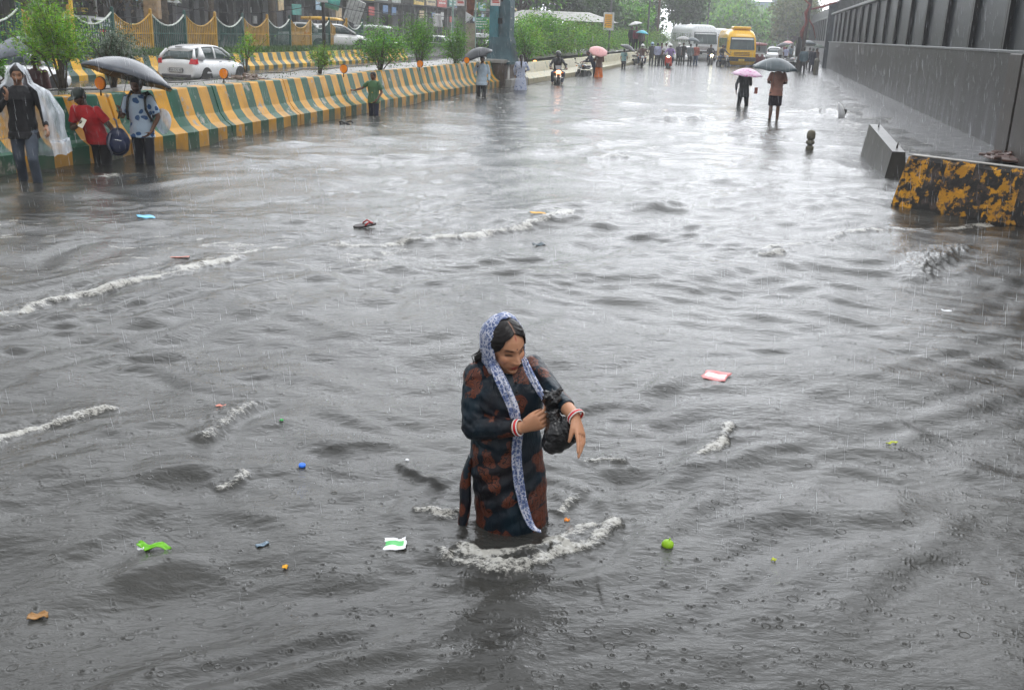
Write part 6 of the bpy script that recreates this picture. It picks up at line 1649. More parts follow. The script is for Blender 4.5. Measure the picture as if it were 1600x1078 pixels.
# ---- two waders in the middle distance
P = G(1160, 165)
person(P, PI - .2, 'person in black clothes carrying a red bag under a flowered magenta umbrella', h=1.58, depth=.40, skin='dark', top=fabric('black_kurta', (.015, .016, .02)), sleeve=.6, hem=.72, bottom=MATS['black_trousers'], vox=.014,
    arms=(((.27, .0, 1.14), (.26, -.10, .92), None), ((-.22, -.12, 1.14), (-.12, -.22, 1.30), None)), legs=(((.13, .0, .49), (.16, .03, .08)), ((-.13, .0, .49), (-.16, .03, .08))))
umbrella(W(1169, 107, P.y - .1), (.05, -.1, 1), .50, 'flowered magenta umbrella over the person in black', mag_u, depth=.26, detailed=False)
mb = MB(); mb.box((0, 0, 0), (.10, .08, .20), bev=.02); o = mb.build('small_bag', pm('brick_red_bag', (.30, .08, .05), rough=.5), loc=(P.x + .38, P.y - .05, .48)); setp(o, 'small brick red bag at the side of the person in black', 'bag')
P = G(1208, 187)
person(P, PI - .05, 'person in pink shirt and dark shorts standing ankle deep under a grey umbrella', h=1.62, depth=.13, skin='dark', top=fabric('salmon_shirt', (.52, .26, .20), var=.15), sleeve=.5, hem=.80, bottom=fabric('dark_shorts', (.030, .022, .032)), kind='shorts', vox=.012,
    arms=(((.25, .02, 1.16), (.13, -.20, 1.12), None), ((-.25, .02, 1.16), (-.13, -.20, 1.12), None)))
umbrella(W(1214, 91, P.y - .15), (.03, -.1, 1), .62, 'slate grey umbrella over the man in the pink shirt', fabric('umbrella_slate', (.06, .08, .09), rough=.35), depth=.28, detailed=True)

# ---- crowd by the hedge end and round the vehicles
def far(x, y, rz, label, **kw):
    P = G(x, y); kw.setdefault('vox', .022); kw.setdefault('depth', .15); kw.setdefault('hands', False)
    return person(P, rz, label, **kw)
dk = fabric('charcoal_shirt', (.03, .03, .035)); brn = fabric('brown_shirt', (.11, .06, .05)); wh = fabric('white_shirt', (.58, .58, .58), var=.12); lav = fabric('lavender_shirt', (.36, .38, .55)); pur = fabric('purple_shirt', (.28, .20, .42)); gr = fabric('grey_jacket', (.12, .14, .15)); rust = fabric('rust_shirt', (.32, .08, .05)); nav = MATS['navy_jacket']; tl = fabric('slate_shirt', (.08, .13, .16)); wine = fabric('wine_shirt', (.20, .03, .06))
jn = MATS['blue_jeans'] if 'blue_jeans' in MATS else fabric('blue_jeans', (.025, .05, .11)); bt = MATS['black_trousers']
for x, z, tp_, lb in ((987, .95, dk, 'person in black standing up on the barrier end under a white umbrella'), (994, .95, wine, 'person in wine red standing on the barrier end beside the one in black'), (1003, .80, brn, 'person in brown behind the barrier end under a teal umbrella')):
    Q = A(x, 73, z); person(Q, PI * .1, lb, h=1.64, depth=0, top=tp_, sleeve=.9, bottom=bt, vox=.022, hands=False)
umbrella(A(991, 72.5, 2.9), (-.2, 0, 1), .5, 'white umbrella raised above the people on the barrier end', wht_u, depth=.25, detailed=False)
umbrella(A(1004, 72.5, 2.35), (.1, 0, 1), .45, 'teal umbrella just right of the white umbrella by the hedge', teal_u, depth=.3, detailed=False)
P = G(1004, 106); motorbike((P.x, P.y + .5, -.2), -.1, 'first motorcycle parked where the faded barrier ends', MATS['black_paint'], lamp=0); rider((P.x, P.y + .75, 0), -.1, 'person in dark brown riding the motorcycle at the barrier end, white helmet', brn, helm_w, zoff=-.2, vox=.022)
P = G(996, 102); motorbike((P.x, P.y + .5, -.2), .3, 'second motorcycle squeezed behind the one at the barrier end', pm('grey_paint', (.2, .2, .2), rough=.3), lamp=0)
far(1017, 101, .1, 'person in charcoal with a pale blue helmet standing behind the motorcycles', top=dk, bottom=bt, helmet=pm('helmet_blue', (.4, .55, .7), rough=.2))
far(1026, 102, 2.9, 'person in lavender shirt and black trousers facing away', top=lav, bottom=bt, sleeve=.9)
far(1032, 101, .3, 'person in brown shirt standing between the lavender and white shirts', top=brn, bottom=bt)
far(1039, 102, .1, 'person in white shirt with black trousers, arms spread', top=wh, bottom=bt, arms=(((.34, .0, 1.16), (.36, -.1, .95), None), ((-.34, .0, 1.16), (-.36, -.1, .95), None)))
P = G(1046, 107); motorbike((P.x, P.y + .5, -.14), -.25, 'red scooter with white headlight standing in the flood', pm('red_paint', (.6, .05, .03), rough=.25, coat=.5), lamp=2, scooter=True); rider((P.x + .1, P.y + .8, 0), -.25, 'person in purple shirt and white helmet on the red scooter', pur, helm_w, zoff=-.14, vox=.022)
far(1059, 100, .2, 'person in charcoal with white helmet behind the red scooter', top=dk, bottom=bt, helmet=helm_w)
far(1066, 100, -.2, 'person in black standing just right of the red scooter', top=fabric('black_shirt', (.01, .01, .012)), bottom=bt, h=1.72)
far(1077, 102, 2.8, 'person in grey jacket under a dark umbrella, seen from behind', top=gr, bottom=bt, sleeve=.9)
far(1086, 102, 2.9, 'person in rust red shirt and blue trousers beside the grey jacket', top=rust, bottom=jn, sleeve=.9)
P = G(1068, 100); umbrella(A(1068, P.length, 2.05), (0, 0, 1), .62, 'pale grey umbrella left of the dark umbrella near the white bus', fabric('umbrella_pale', (.38, .38, .38)), depth=.26, detailed=False)
umbrella(A(1083, P.length, 1.98), (.1, 0, 1), .60, 'dark slate umbrella over the grey jacket near the white bus', fabric('umbrella_slate', (.06, .08, .09)), depth=.28, detailed=False)
P = G(1111, 102); motorbike((P.x, P.y + .5, -.15), 0, 'motorcycle with blazing headlight in front of the white bus', MATS['black_paint'], lamp=2); rider((P.x, P.y + .75, 0), 0, 'person in dark shirt riding behind the blazing headlight', dk, None, zoff=-.15, vox=.022)
P = G(1131, 105); motorbike((P.x, P.y + .4, -.12), .35, 'motorcycle with tall chrome fork left of the minibus', MATS['black_paint'], lamp=0); rider((P.x - .1, P.y + .7, 0), .35, 'person in dark checked shirt on the chrome fork motorcycle', fabric('dark_check', (.04, .035, .035)), None, zoff=-.12, vox=.022)
P = far(1146, 103, .15, 'person in dark shirt standing in front of the yellow minibus with a white sack', top=dk, bottom=bt, sleeve=.9)
Q = G(1149, 103); mb = MB(); mb.box((0, 0, 0), (.62, .35, .38), bev=.12); me_ = mb.mesh(); o = link('sack', me_, fabric('sack_white', (.55, .53, .48)), None, True); o.location = (Q.x, Q.y - .4, .42); setp(o, 'whitish sack hanging in front of the yellow minibus', 'sack')
# group by the utility pole
far(1253, 115, 2.9, 'person in dark slate shirt with pale backpack by the utility pole', top=tl, bottom=bt, sleeve=.9, h=1.78)
far(1267, 111, 2.7, 'person in long navy coat in the right hand group', top=nav, bottom=bt, sleeve=.9, hem=.55)
far(1273, 110, .5, 'person with bare legs in brown shirt in the right hand group', top=brn, bottom=fabric('tan_shorts', (.2, .12, .07)), kind='shorts')
far(1246, 108, .3, 'person in pale green shirt with pale cap left of the utility pole', top=fabric('pale_green', (.3, .38, .34)), bottom=bt, cap=helm_w)
P = G(1246, 109); motorbike((P.x - .4, P.y + .3, -.1), .4, 'motorcycle with pale fairing beside the utility pole group', pm('silver_paint', (.4, .4, .42), rough=.3), lamp=0)
far(1262, 107, 3.0, 'person in charcoal behind the navy coat in the right group', top=dk, bottom=bt)
far(1296, 106, 1.2, 'person in dark blue stretching an arm beside the gate pier', top=nav, bottom=jn, sleeve=.9, arms=(((.25, -.1, 1.12), (.2, -.3, 1.0), None), ((-.34, -.2, 1.2), (-.42, -.45, 1.05), None)))
for x, zz, lb, mt in ((1264, 2.05, 'dark grey umbrella topmost in the right hand group', fabric('umbrella_slate', (.06, .08, .09))), (1266, 1.85, 'pale grey umbrella in front of the topmost one in the right group', MATS['umbrella_pale']), (1279, 1.82, 'dull green grey umbrella at the right of the right hand group', fabric('umbrella_moss', (.12, .15, .13)))):
    umbrella(A(x, 77, zz), (.05, 0, 1), .60, lb, mt, depth=.25, detailed=False)
mb = MB(); mb.loft([ring((0, 0, z), q, q, 12) for z, q in ((-.3, .18), (0, .17), (.75, .16), (.8, .19), (.95, .13), (1.0, .02))]); o = mb.build('stone_post', MATS['mossy_stone'], loc=G(1274, 116)); setp(o, 'thick brown stone post in front of the right hand group', 'post')
for x, d, rz, tp_, lb in ((1222, 105, .2, wh, 'person in white among the far traffic under a black umbrella'), (1231, 100, -.1, lav, 'person with pale blue umbrella bag among the far traffic'), (1238, 112, .3, tl, 'person in slate shirt far behind the magenta umbrella'), (1216, 125, .1, pur, 'person in purple farthest down the road'), (1228, 130, 0, wine, 'person in wine red farthest down the road')):
    person(A(x, d, 0), rz, lb, depth=.25, top=tp_, bottom=bt, vox=.026, hands=False)
umbrella(A(1224, 104, 1.75), (-.2, 0, 1), .75, 'black umbrella low among the far traffic', blk_u, depth=.25, detailed=False)
umbrella(A(1232, 128, 1.9), (0, 0, 1), .7, 'pink umbrella farthest down the road', pink_u, depth=.25, detailed=False)
# yellow raincoat beyond the median
P = A(806, 55, 0)
motorbike((P.x, P.y, -.3), PI - .1, 'motorcycle under the yellow raincoat rider beyond the median', MATS['black_paint'], lamp=0)
rider((P.x, P.y - .2, 0), PI - .1, 'person in bright yellow raincoat riding away beyond the median', fabric('yellow_raincoat', (.85, .62, .02), rough=.35), None, zoff=-.3)
P = A(836, 52, 0); motorbike((P.x, P.y, -.25), .1, 'motorcycle with small amber lamp behind the hedge opening', MATS['black_paint'], lamp=3)
# ================================================================== the woman in the foreground
BW = V3((0.0, 4.10, 0))
woman = empty('person', BW, 0, 'person in dark floral kurta and blue white headscarf, thigh deep, clutching a black plastic bag', 'person')
def Wl(x, y, Y): return W(x, y, Y) - BW
m, nt, b = newmat('rose_print')
tc = N(nt, 'ShaderNodeTexCoord')
nz = N(nt, 'ShaderNodeTexNoise'); nz.inputs['Scale'].default_value = 7; nz.inputs['Detail'].default_value = 3; nt.links.new(tc.outputs['Object'], nz.inputs['Vector'])
ad = N(nt, 'ShaderNodeMix', data_type='RGBA'); ad.blend_type = 'ADD'; ad.inputs[0].default_value = .19
mp = N(nt, 'ShaderNodeMapping'); mp.inputs['Scale'].default_value = (1, .35, .85); mp.inputs['Location'].default_value = (.36, 0, .115); nt.links.new(tc.outputs['Object'], mp.inputs[0])
nt.links.new(mp.outputs[0], ad.inputs[6]); nt.links.new(nz.outputs['Color'], ad.inputs[7])
vo = N(nt, 'ShaderNodeTexVoronoi'); vo.inputs['Scale'].default_value = 9.2; vo.inputs['Randomness'].default_value = .9; nt.links.new(ad.outputs[2], vo.inputs['Vector'])
sn = N(nt, 'ShaderNodeMath', operation='MULTIPLY'); sn.inputs[1].default_value = 24; nt.links.new(vo.outputs['Distance'], sn.inputs[0])
n2 = N(nt, 'ShaderNodeTexNoise'); n2.inputs['Scale'].default_value = 24; n2.inputs['Detail'].default_value = 2; nt.links.new(tc.outputs['Object'], n2.inputs['Vector'])
sa = N(nt, 'ShaderNodeMath', operation='MULTIPLY_ADD'); sa.inputs[1].default_value = 30; nt.links.new(n2.outputs['Fac'], sa.inputs[0]); nt.links.new(sn.outputs[0], sa.inputs[2])
si = N(nt, 'ShaderNodeMath', operation='SINE'); nt.links.new(sa.outputs[0], si.inputs[0])
pet = N(nt, 'ShaderNodeValToRGB'); pet.color_ramp.elements[0].position = .12; pet.color_ramp.elements[0].color = (.018, .010, .010, 1); pet.color_ramp.elements[1].position = .34; pet.color_ramp.elements[1].color = (.175, .045, .017, 1)
q = pet.color_ramp.elements.new(.8); q.color = (.085, .026, .016, 1)
mr = N(nt, 'ShaderNodeMapRange'); mr.inputs['From Min'].default_value = -1; nt.links.new(si.outputs[0], mr.inputs['Value']); nt.links.new(mr.outputs[0], pet.inputs[0])
n3 = N(nt, 'ShaderNodeTexNoise'); n3.inputs['Scale'].default_value = 5; n3.inputs['Detail'].default_value = 4; nt.links.new(tc.outputs['Object'], n3.inputs['Vector'])
bs_ = N(nt, 'ShaderNodeValToRGB'); bs_.color_ramp.elements[0].position = .38; bs_.color_ramp.elements[0].color = (.006, .005, .008, 1); bs_.color_ramp.elements[1].position = .58; bs_.color_ramp.elements[1].color = (.004, .015, .025, 1)
nt.links.new(n3.outputs['Fac'], bs_.inputs[0])
sc_ = N(nt, 'ShaderNodeSeparateColor'); nt.links.new(vo.outputs['Color'], sc_.inputs[0])
th = N(nt, 'ShaderNodeMapRange'); th.inputs['To Min'].default_value = .24; th.inputs['To Max'].default_value = .60; nt.links.new(sc_.outputs[0], th.inputs['Value'])
lt2 = N(nt, 'ShaderNodeMath', operation='LESS_THAN'); nt.links.new(vo.outputs['Distance'], lt2.inputs[0]); nt.links.new(th.outputs[0], lt2.inputs[1])
mxx = N(nt, 'ShaderNodeMix', data_type='RGBA'); nt.links.new(lt2.outputs[0], mxx.inputs[0]); nt.links.new(bs_.outputs[0], mxx.inputs[6]); nt.links.new(pet.outputs[0], mxx.inputs[7])
nt.links.new(mxx.outputs[2], b.inputs['Base Color']); b.inputs['Roughness'].default_value = .38; b.inputs['Specular IOR Level'].default_value = .25
nb1 = N(nt, 'ShaderNodeTexNoise'); nb1.inputs['Scale'].default_value = 16; nb1.inputs['Detail'].default_value = 5; nb1.inputs['Distortion'].default_value = 1.2; mpb = N(nt, 'ShaderNodeMapping'); mpb.inputs['Scale'].default_value = (1.6, 1.2, .6); nt.links.new(tc.outputs['Object'], mpb.inputs[0]); nt.links.new(mpb.outputs[0], nb1.inputs['Vector'])
bpk = N(nt, 'ShaderNodeBump'); bpk.inputs['Distance'].default_value = .008; nt.links.new(nb1.outputs['Fac'], bpk.inputs['Height']); nt.links.new(bpk.outputs[0], b.inputs['Normal'])
kurta_m = m
m, nt, b = newmat('scarf_print')
tc = N(nt, 'ShaderNodeTexCoord')
nz = N(nt, 'ShaderNodeTexNoise'); nz.inputs['Scale'].default_value = 30; nz.inputs['Detail'].default_value = 2; nt.links.new(tc.outputs['Object'], nz.inputs['Vector'])
ad = N(nt, 'ShaderNodeMix', data_type='RGBA'); ad.blend_type = 'ADD'; ad.inputs[0].default_value = .03; nt.links.new(tc.outputs['Object'], ad.inputs[6]); nt.links.new(nz.outputs['Color'], ad.inputs[7])
vo = N(nt, 'ShaderNodeTexVoronoi'); vo.feature = 'DISTANCE_TO_EDGE'; vo.inputs['Scale'].default_value = 62; nt.links.new(ad.outputs[2], vo.inputs['Vector'])
n4 = N(nt, 'ShaderNodeTexNoise'); n4.inputs['Scale'].default_value = 26; nt.links.new(tc.outputs['Object'], n4.inputs['Vector'])
sm_ = N(nt, 'ShaderNodeMath', operation='MULTIPLY_ADD'); sm_.inputs[1].default_value = .55; nt.links.new(n4.outputs['Fac'], sm_.inputs[0]); nt.links.new(vo.outputs['Distance'], sm_.inputs[2])
r_ = N(nt, 'ShaderNodeValToRGB'); e = r_.color_ramp.elements; e[0].position = .33; e[0].color = (.55, .56, .64, 1); e[1].position = .39; e[1].color = (.17, .22, .38, 1); q = e.new(.55); q.color = (.08, .115, .25, 1)
nt.links.new(sm_.outputs[0], r_.inputs[0]); nt.links.new(r_.outputs[0], b.inputs['Base Color']); b.inputs['Roughness'].default_value = .6
scarf_m = m
SKW = (.47, .235, .135)
bodyyaw = .48
cB, sB = math.cos(bodyyaw), math.sin(bodyyaw)
def bring(z, cx, cy, rx, ry, n=36, fold=0.0, ph=0.0, bust=0.0):
    pts = []
    for i in range(n):
        t = 2 * PI * i / n
        f = 1 + fold * (math.sin(t * 5 + ph) * .6 + math.sin(t * 9 + ph * 2) * .4)
        x, y = math.cos(t) * rx * f, math.sin(t) * ry * f
        if bust and y < 0: y -= bust * (math.exp(-((abs(x) - .075) / .05) ** 2))
        pts.append(V3((cx + x * cB - y * sB, cy + x * sB + y * cB, z)))
    return pts
S_r = V3((-.142, -.015, .664)); E_r = Wl(741, 668, 4.01); W_r = Wl(816, 668, 3.88); K_r = Wl(862, 652, 3.845)
S_l = V3((.098, .085, .690)); E_l = Wl(870, 620, 3.97); W_l = Wl(899, 651, 3.80); F_l = Wl(910, 690, 3.72)
HW = HeadFrame(Wl(791, 541, 4.06), .60, .24, -.12, .98)
neckb = V3((-.005, .03, .70))
mb = MB()
mb.loft([bring(z, cx, cy, rx, ry) for z, cx, cy, rx, ry in ((-.05, .03, 0, .12, .10), (.15, .015, .0, .135, .11), (.30, -.01, .005, .135, .11), (.42, -.012, .005, .135, .105), (.55, -.008, 0, .145, .115), (.64, -.005, .01, .150, .10), (.70, -.005, .02, .10, .07), (.73, -.005, .03, .055, .052))])
for s in (-1, 1): mb.path([(.015 + s * .08, 0, .05), (.015 + s * .08, -.02, -.2), (.015 + s * .08, .02, -.5)], [.07, .07, .055], n=12)
for (S_, E_, W_) in ((S_r, E_r, W_r), (S_l, E_l, W_l)):
    mb.path([S_, S_.lerp(E_, .5), E_], [.036, .036, .032], n=12); mb.ell(E_, (.032,) * 3)
    mb.path([E_, E_.lerp(W_, .4), W_], [.032, .033, .0245], n=14)
dR = (K_r - W_r); hand(mb, W_r, dR, V3((0, -.15, 1)), .98, thumb=-1, curls=[.72, .80, .88, .95], spread=.04, tcurl=.85, tside=.35)
dL = (F_l - W_l); hand(mb, W_l, dL, V3((-.30, -.95, 0)), .98, thumb=1, curls=[.12, .20, .30, .42], spread=.05, tcurl=.5, tside=.3)
head_shape(mb, HW, neckb, .048)
me = remeshed(mb, .0036, 3)
face(me, HW, SKW, lip=(.28, .018, .022), brow=(.03, .014, .01), female=True)
a = coords(me)
at = me.color_attributes['tint']; buf = np.empty(len(me.vertices) * 4, dtype=np.float32); at.data.foreach_get('color', buf); buf = buf.reshape(-1, 4)
x, y, z = HW.local(a.astype(np.float64))
mk = np.clip(1.2 - np.hypot(x, z - .032) / .0042, 0, 1) * (y > .05); buf[:, :3] = buf[:, :3] * (1 - mk[:, None]) + np.array((.03, .005, .01)) * mk[:, None]
mk = np.clip(1.2 - np.hypot(x / .8, (z - .078) / 2.0) / .006, 0, 1) * (y > .03) * .8; buf[:, :3] = buf[:, :3] * (1 - mk[:, None]) + np.array((.30, .02, .02)) * mk[:, None]
at.data.foreach_set('color', buf.ravel())
body = link('body', me, skin_mat(), woman)
# hair: smooth shell with a pale parting
mb = MB(); k = HW.k
mb.ell(HW.P(0, -.012, .030), (.0855 * k, .102 * k, .100 * k), rot=HW.M, seg=28, ring=18)
mb.ell(HW.P(0, -.045, -.02), (.078 * k, .068 * k, .080 * k), rot=HW.M, seg=18, ring=12)
mb.path([HW.P(-.05, -.08, -.05), HW.P(-.085, -.085, -.09), HW.P(-.095, -.07, -.13)], [.03, .02, .01], n=8)
me = remeshed(mb, .0036, 3); a = coords(me).astype(np.float64); x, y, z = HW.local(a); ax = np.abs(x)
# hairline arch: forehead shows as a rounded triangle below the parting
line = .101 - 1.0 * ax ** 1.0 * .62 - np.clip(ax - .045, 0, 1) * 1.6
cut = np.clip(line - z, 0, .05) * (y > .0)
a -= np.array(HW.f)[None] * (np.clip(cut * 1.6, 0, .045) * np.clip((y - .0) / .03, 0, 1))[:, None]
cut2 = (z < .0) & (y > -.02); a -= np.array(HW.f)[None] * (np.where(cut2, np.clip(y + .02, 0, .1), 0))[:, None]
nn = normals(me)
strand = (fbm(y * 30 + 7, (z + ax * .6) * 260, 3, 2) - .5) * .0030 + (fbm(y * 18, (z + ax * .6) * 110, 6, 2) - .5) * .0022
groove = -.0042 * np.exp(-(x / .0032) ** 2) * (z > .04)
a += nn * (strand + groove)[:, None]; set_coords(me, a)
hc = np.tile(np.array((.005, .004, .004)), (len(a), 1)) * (1 + 1.4 * fbm(y * 20, (z + ax * .6) * 200, 9, 2))[:, None]
pm_ = np.clip(1.25 - np.abs(x) / .0034, 0, 1) * (z > .055) * (y > .0)
hc = hc * (1 - pm_[:, None]) + np.array((.26, .15, .11)) * pm_[:, None]
vcol(me, 'tint', hc)
hmw, hnt, hb_ = newmat('combed_hair'); ha = N(hnt, 'ShaderNodeAttribute'); ha.attribute_name = 'tint'; hnt.links.new(ha.outputs['Color'], hb_.inputs['Base Color']); hb_.inputs['Roughness'].default_value = .34; hb_.inputs['Specular IOR Level'].default_value = .25
link('hair', me, hmw, woman)
mb = MB(); rr = random.Random(4)
for j in range(9):
    p = HW.P(-.075 - rr.uniform(0, .02), -.06, -.04 + rr.uniform(-.03, .02))
    mb.path([p, p + V3((-.025 - rr.uniform(0, .015), .01, -.03)), p + V3((-.030 + rr.uniform(-.01, .01), .0, -.075)), p + V3((-.01 + rr.uniform(-.015, .01), -.005, -.115))], .0018, n=4)
mb.build('loose_hair', hair_m(), woman)
mb = MB(); mb.ell(HW.P(.0155, .098, -.036), (.0022,) * 3, seg=8, ring=6); mb.build('nose_stud', pm('stud', (.9, .9, .9), rough=.1, metal=1), woman)
# kurta
mb = MB()
K_ = ((-.16, .04, .0, .178, .150, .03), (-.02, .030, 0, .166, .145, .03), (.06, .022, 0, .166, .142, .03), (.14, .014, .0, .170, .140, .025), (.24, -.004, .0, .172, .136, .02), (.34, -.012, .005, .162, .130, .012), (.43, -.014, .005, .154, .124, .01),
      (.52, -.010, .0, .160, .130, .0), (.57, -.008, .0, .166, .132, .0), (.62, -.006, .006, .168, .118, .0), (.665, -.005, .014, .150, .100, .0), (.695, -.005, .022, .108, .080, .0), (.712, -.005, .028, .070, .066, 0))
mb.loft([bring(z, cx, cy, rx, ry, 40, f, z * 9, .018 if .48 < z < .66 else 0) for z, cx, cy, rx, ry, f in K_])
SL = []
for (S_, E_, W_, end, rw_) in ((S_r, E_r, W_r, .84, (.064, .062, .056, .050, .038)), (S_l, E_l, W_l, .58, (.047, .046, .041, .038, .034))):
    sm1 = MB(); mb_s = sm1
    sm1.ell(S_, (rw_[0] * 1.04,) * 3); sm1.path([S_, S_.lerp(E_, .5), E_], rw_[:3], n=16); sm1.ell(E_, (rw_[2] * 1.02,) * 3)
    sm1.path([E_, E_.lerp(W_, end * .5), E_.lerp(W_, end)], (rw_[2], rw_[3], rw_[4]), n=16)
    SL.append((sm1, E_))
    mb.ell(S_ * .93 + V3((0, 0, .04)), (.05, .05, .045))
me = remeshed(mb, .0045, 3); wrinkle(me, .0065, 8, 2, .6)
a = coords(me).astype(np.float64); n_ = normals(me)
# folds: at the elbow, under the bust, across the hip
def folds(c, axis, wl, rad, amp):
    d = a - np.array(c); q = (d @ np.array(axis)) * 2 * PI / wl; r2 = (d ** 2).sum(1)
    return amp * np.sin(q + 2 * fbm(a[:, 0] * 9, a[:, 2] * 9, 44)) * np.exp(-r2 / rad ** 2)
dsp = folds(E_r, (.5, 0, .85), .035, .085, .0045) + folds((-.11, -.08, .50), (.35, 0, .94), .05, .12, .004) + folds((-.02, -.12, .20), (-.45, 0, .89), .075, .20, .006) + folds(E_l, (.6, 0, .8), .03, .07, .004) + folds((-.03, -.12, .38), (.1, 0, 1), .06, .12, .003)
set_coords(me, a + n_ * dsp[:, None])
link('kurta', me, kurta_m, woman)
for (sm1, E_) in SL:
    me = remeshed(sm1, .0042, 3); wrinkle(me, .0055, 11, 4, .8)
    a = coords(me).astype(np.float64); n_ = normals(me)
    set_coords(me, a + n_ * (folds(E_, (.5, 0, .85), .030, .07, .003) + folds(E_ + V3((0, 0, .10)), (.2, .1, .95), .05, .08, .0018))[:, None])
    link('sleeve', me, kurta_m, woman)
mb = MB(); rings = []
for t in np.linspace(0, 1, 12):
    c = V3((-.165, -.03, .30)).lerp(V3((-.204, -.07, -.06)), t) + V3((-.008 * math.sin(t * 6), 0, 0)); w = .012 + .016 * math.sin(t * PI * .8)
    rings.append([c + V3((math.cos(q) * w, math.sin(q) * .032, 0)) for q in [2 * PI * i / 12 for i in range(12)]])
mb.loft(rings); me = remeshed(mb, .005, 2); wrinkle(me, .004, 14, 5); link('kurta_side_panel', me, kurta_m, woman)
mb = MB(); c0_ = V3((-.003, .018, .712)); rings = []
for (z, g_) in ((-.012, .064), (.0, .060), (.020, .054), (.022, .050), (.0, .050)):
    rings.append([c0_ + V3((math.cos(q) * g_ * 1.05, math.sin(q) * g_, z - .016 * max(0, -math.sin(q)))) for q in [2 * PI * i / 28 for i in range(28)]])
mb.loft(rings, close=False); mb.build('collar', fabric('black_collar', (.010, .010, .012), rough=.5), woman)
for j in range(3):
    mb = MB(); mb.ell(V3((.022 + j * .006, -.098 - j * .022, .670 - j * .035)), (.007, .004, .007), seg=10, ring=6); mb.build('button', blackp, woman)
# scarf: hood and two hanging bands
def sheet(rings, name, thick=.0035, mat=scarf_m, parent=woman, vox=None, wr=.0, sub=True):
    me = MB(); me.loft(rings, close=False, cyc=False); me_ = me.mesh(name, fix=True)
    o = bpy.data.objects.new('tmp', me_); COL.objects.link(o)
    s = o.modifiers.new('s', 'SUBSURF'); s.levels = s.render_levels = 2
    q = o.modifiers.new('t', 'SOLIDIFY'); q.thickness = thick; q.offset = 0
    dg = bpy.context.evaluated_depsgraph_get(); dg.update(); out = bpy.data.meshes.new_from_object(o.evaluated_get(dg)); bpy.data.objects.remove(o)
    out.materials.clear()
    if wr: wrinkle(out, wr, 16, 3)
    return link(name, out, mat, parent, True)
rings = []
for (yy, wx, top, lo) in ((.040, .0800, .1330, -.100), (.030, .0850, .1380, -.112), (.008, .0900, .1400, -.120), (-.030, .0920, .1380, -.125), (-.070, .0900, .124, -.128), (-.105, .076, .095, -.130), (-.124, .040, .050, -.135), (-.126, .015, .0, -.14)):
    row = []
    for i in range(25):
        q = -PI / 2 * 1.0 + PI * i / 24 ; 
        sx, cz = math.sin(q), math.cos(q)
        if abs(q) < 1.15: x_, z_ = wx * math.sin(q * 1.22), .03 + (top - .03) * math.cos(q * 1.22) 
        else:
            f = (abs(q) - 1.15) / (PI / 2 - 1.15); x_ = math.copysign(wx * (.985 - .10 * f), q); z_ = .045 + (lo - .045) * f
        back = -.060 * max(0, min(1, (z_ + .03) / .16)) * max(0, min(1, (yy + .08) / .1))
        row.append(HW.P(x_, yy + back + .004 * math.sin(i * 1.7), z_ + .003 * math.sin(i * 2.3 + yy * 60)))
    rings.append(row)
sheet(rings, 'headscarf', wr=.0022)
def band(pts, name):
    """pts: (centre, half width, twist)"""
    P = [V3(p[0]) for p in pts]; rings = []
    L_ = len(pts); n = 9
    for j, (c, w, tw) in enumerate(pts):
        c = V3(c); row = []; w = w * .86
        for i in range(n):
            s = i / (n - 1) * 2 - 1
            row.append(c + V3((s * w * math.cos(tw), s * w * math.sin(tw) - .006 * math.cos(s * 7 + j * .6) - .004 * math.sin(s * 3), s * w * .15)))
        rings.append(row)
    return sheet(rings, name, .005, wr=.003)
band([(HW.P(-.082, .020, -.045), .020, 1.1), (Wl(769, 560, 4.03), .024, .8), (Wl(775, 578, 3.99), .025, .5), (Wl(783, 595, 3.965), .026, .2), (Wl(791, 612, 3.95), .027, .15), (Wl(799, 632, 3.94), .027, .1), (Wl(806, 652, 3.935), .025, .05), (Wl(810, 672, 3.94), .021, 0),
      (Wl(808, 690, 3.945), .021, 0), (Wl(806, 712, 3.95), .023, 0), (Wl(809, 738, 3.95), .026, 0), (Wl(813, 765, 3.945), .024, 0), (Wl(818, 790, 3.94), .020, 0), (Wl(826, 812, 3.925), .015, 0), (Wl(832, 826, 3.90), .012, 0), (Wl(842, 830, 3.86), .012, 0)], 'scarf_band')
band([(HW.P(.078, .0, -.06), .014, -.9), (Wl(818, 558, 4.03), .015, -.5), (Wl(823, 572, 3.99), .017, -.3), (Wl(830, 588, 3.965), .018, -.2), (Wl(838, 602, 3.95), .018, -.1), (Wl(846, 616, 3.93), .016, 0), (Wl(852, 628, 3.92), .012, 0), (Wl(855, 640, 3.93), .008, 0)], 'scarf_band')
# bangles
def bangle(c, axis, R_, mat, name='bangle', th=.0045, dots=False):
    ax = V3(axis).normalized(); q = ax.to_track_quat('Z', 'Y').to_matrix(); mb = MB(); n = 28
    rings = []
    for i in range(n + 1):
        t = 2 * PI * i / n; e = q @ V3((math.cos(t), math.sin(t), 0)); rings.append([V3(c) + e * (R_ + math.cos(p) * th * .7) + ax * math.sin(p) * th for p in [2 * PI * j / 8 for j in range(8)]])
    mb.loft(rings, close=False)
    if dots:
        for i in range(26):
            t = 2 * PI * i / 26; e = q @ V3((math.cos(t), math.sin(t), 0)); mb.ell(V3(c) + e * (R_ + th * .5), (.0028,) * 3, seg=6, ring=4)
    mb.build(name, mat, woman)
red_b = pm('bangle_red', (.55, .01, .02), rough=.2, coat=.5, var=.1); wht_b = pm('bangle_white', (.75, .72, .68), rough=.3, var=.08)
axr = (W_r - E_r).normalized(); axl = (W_l - E_l).normalized()
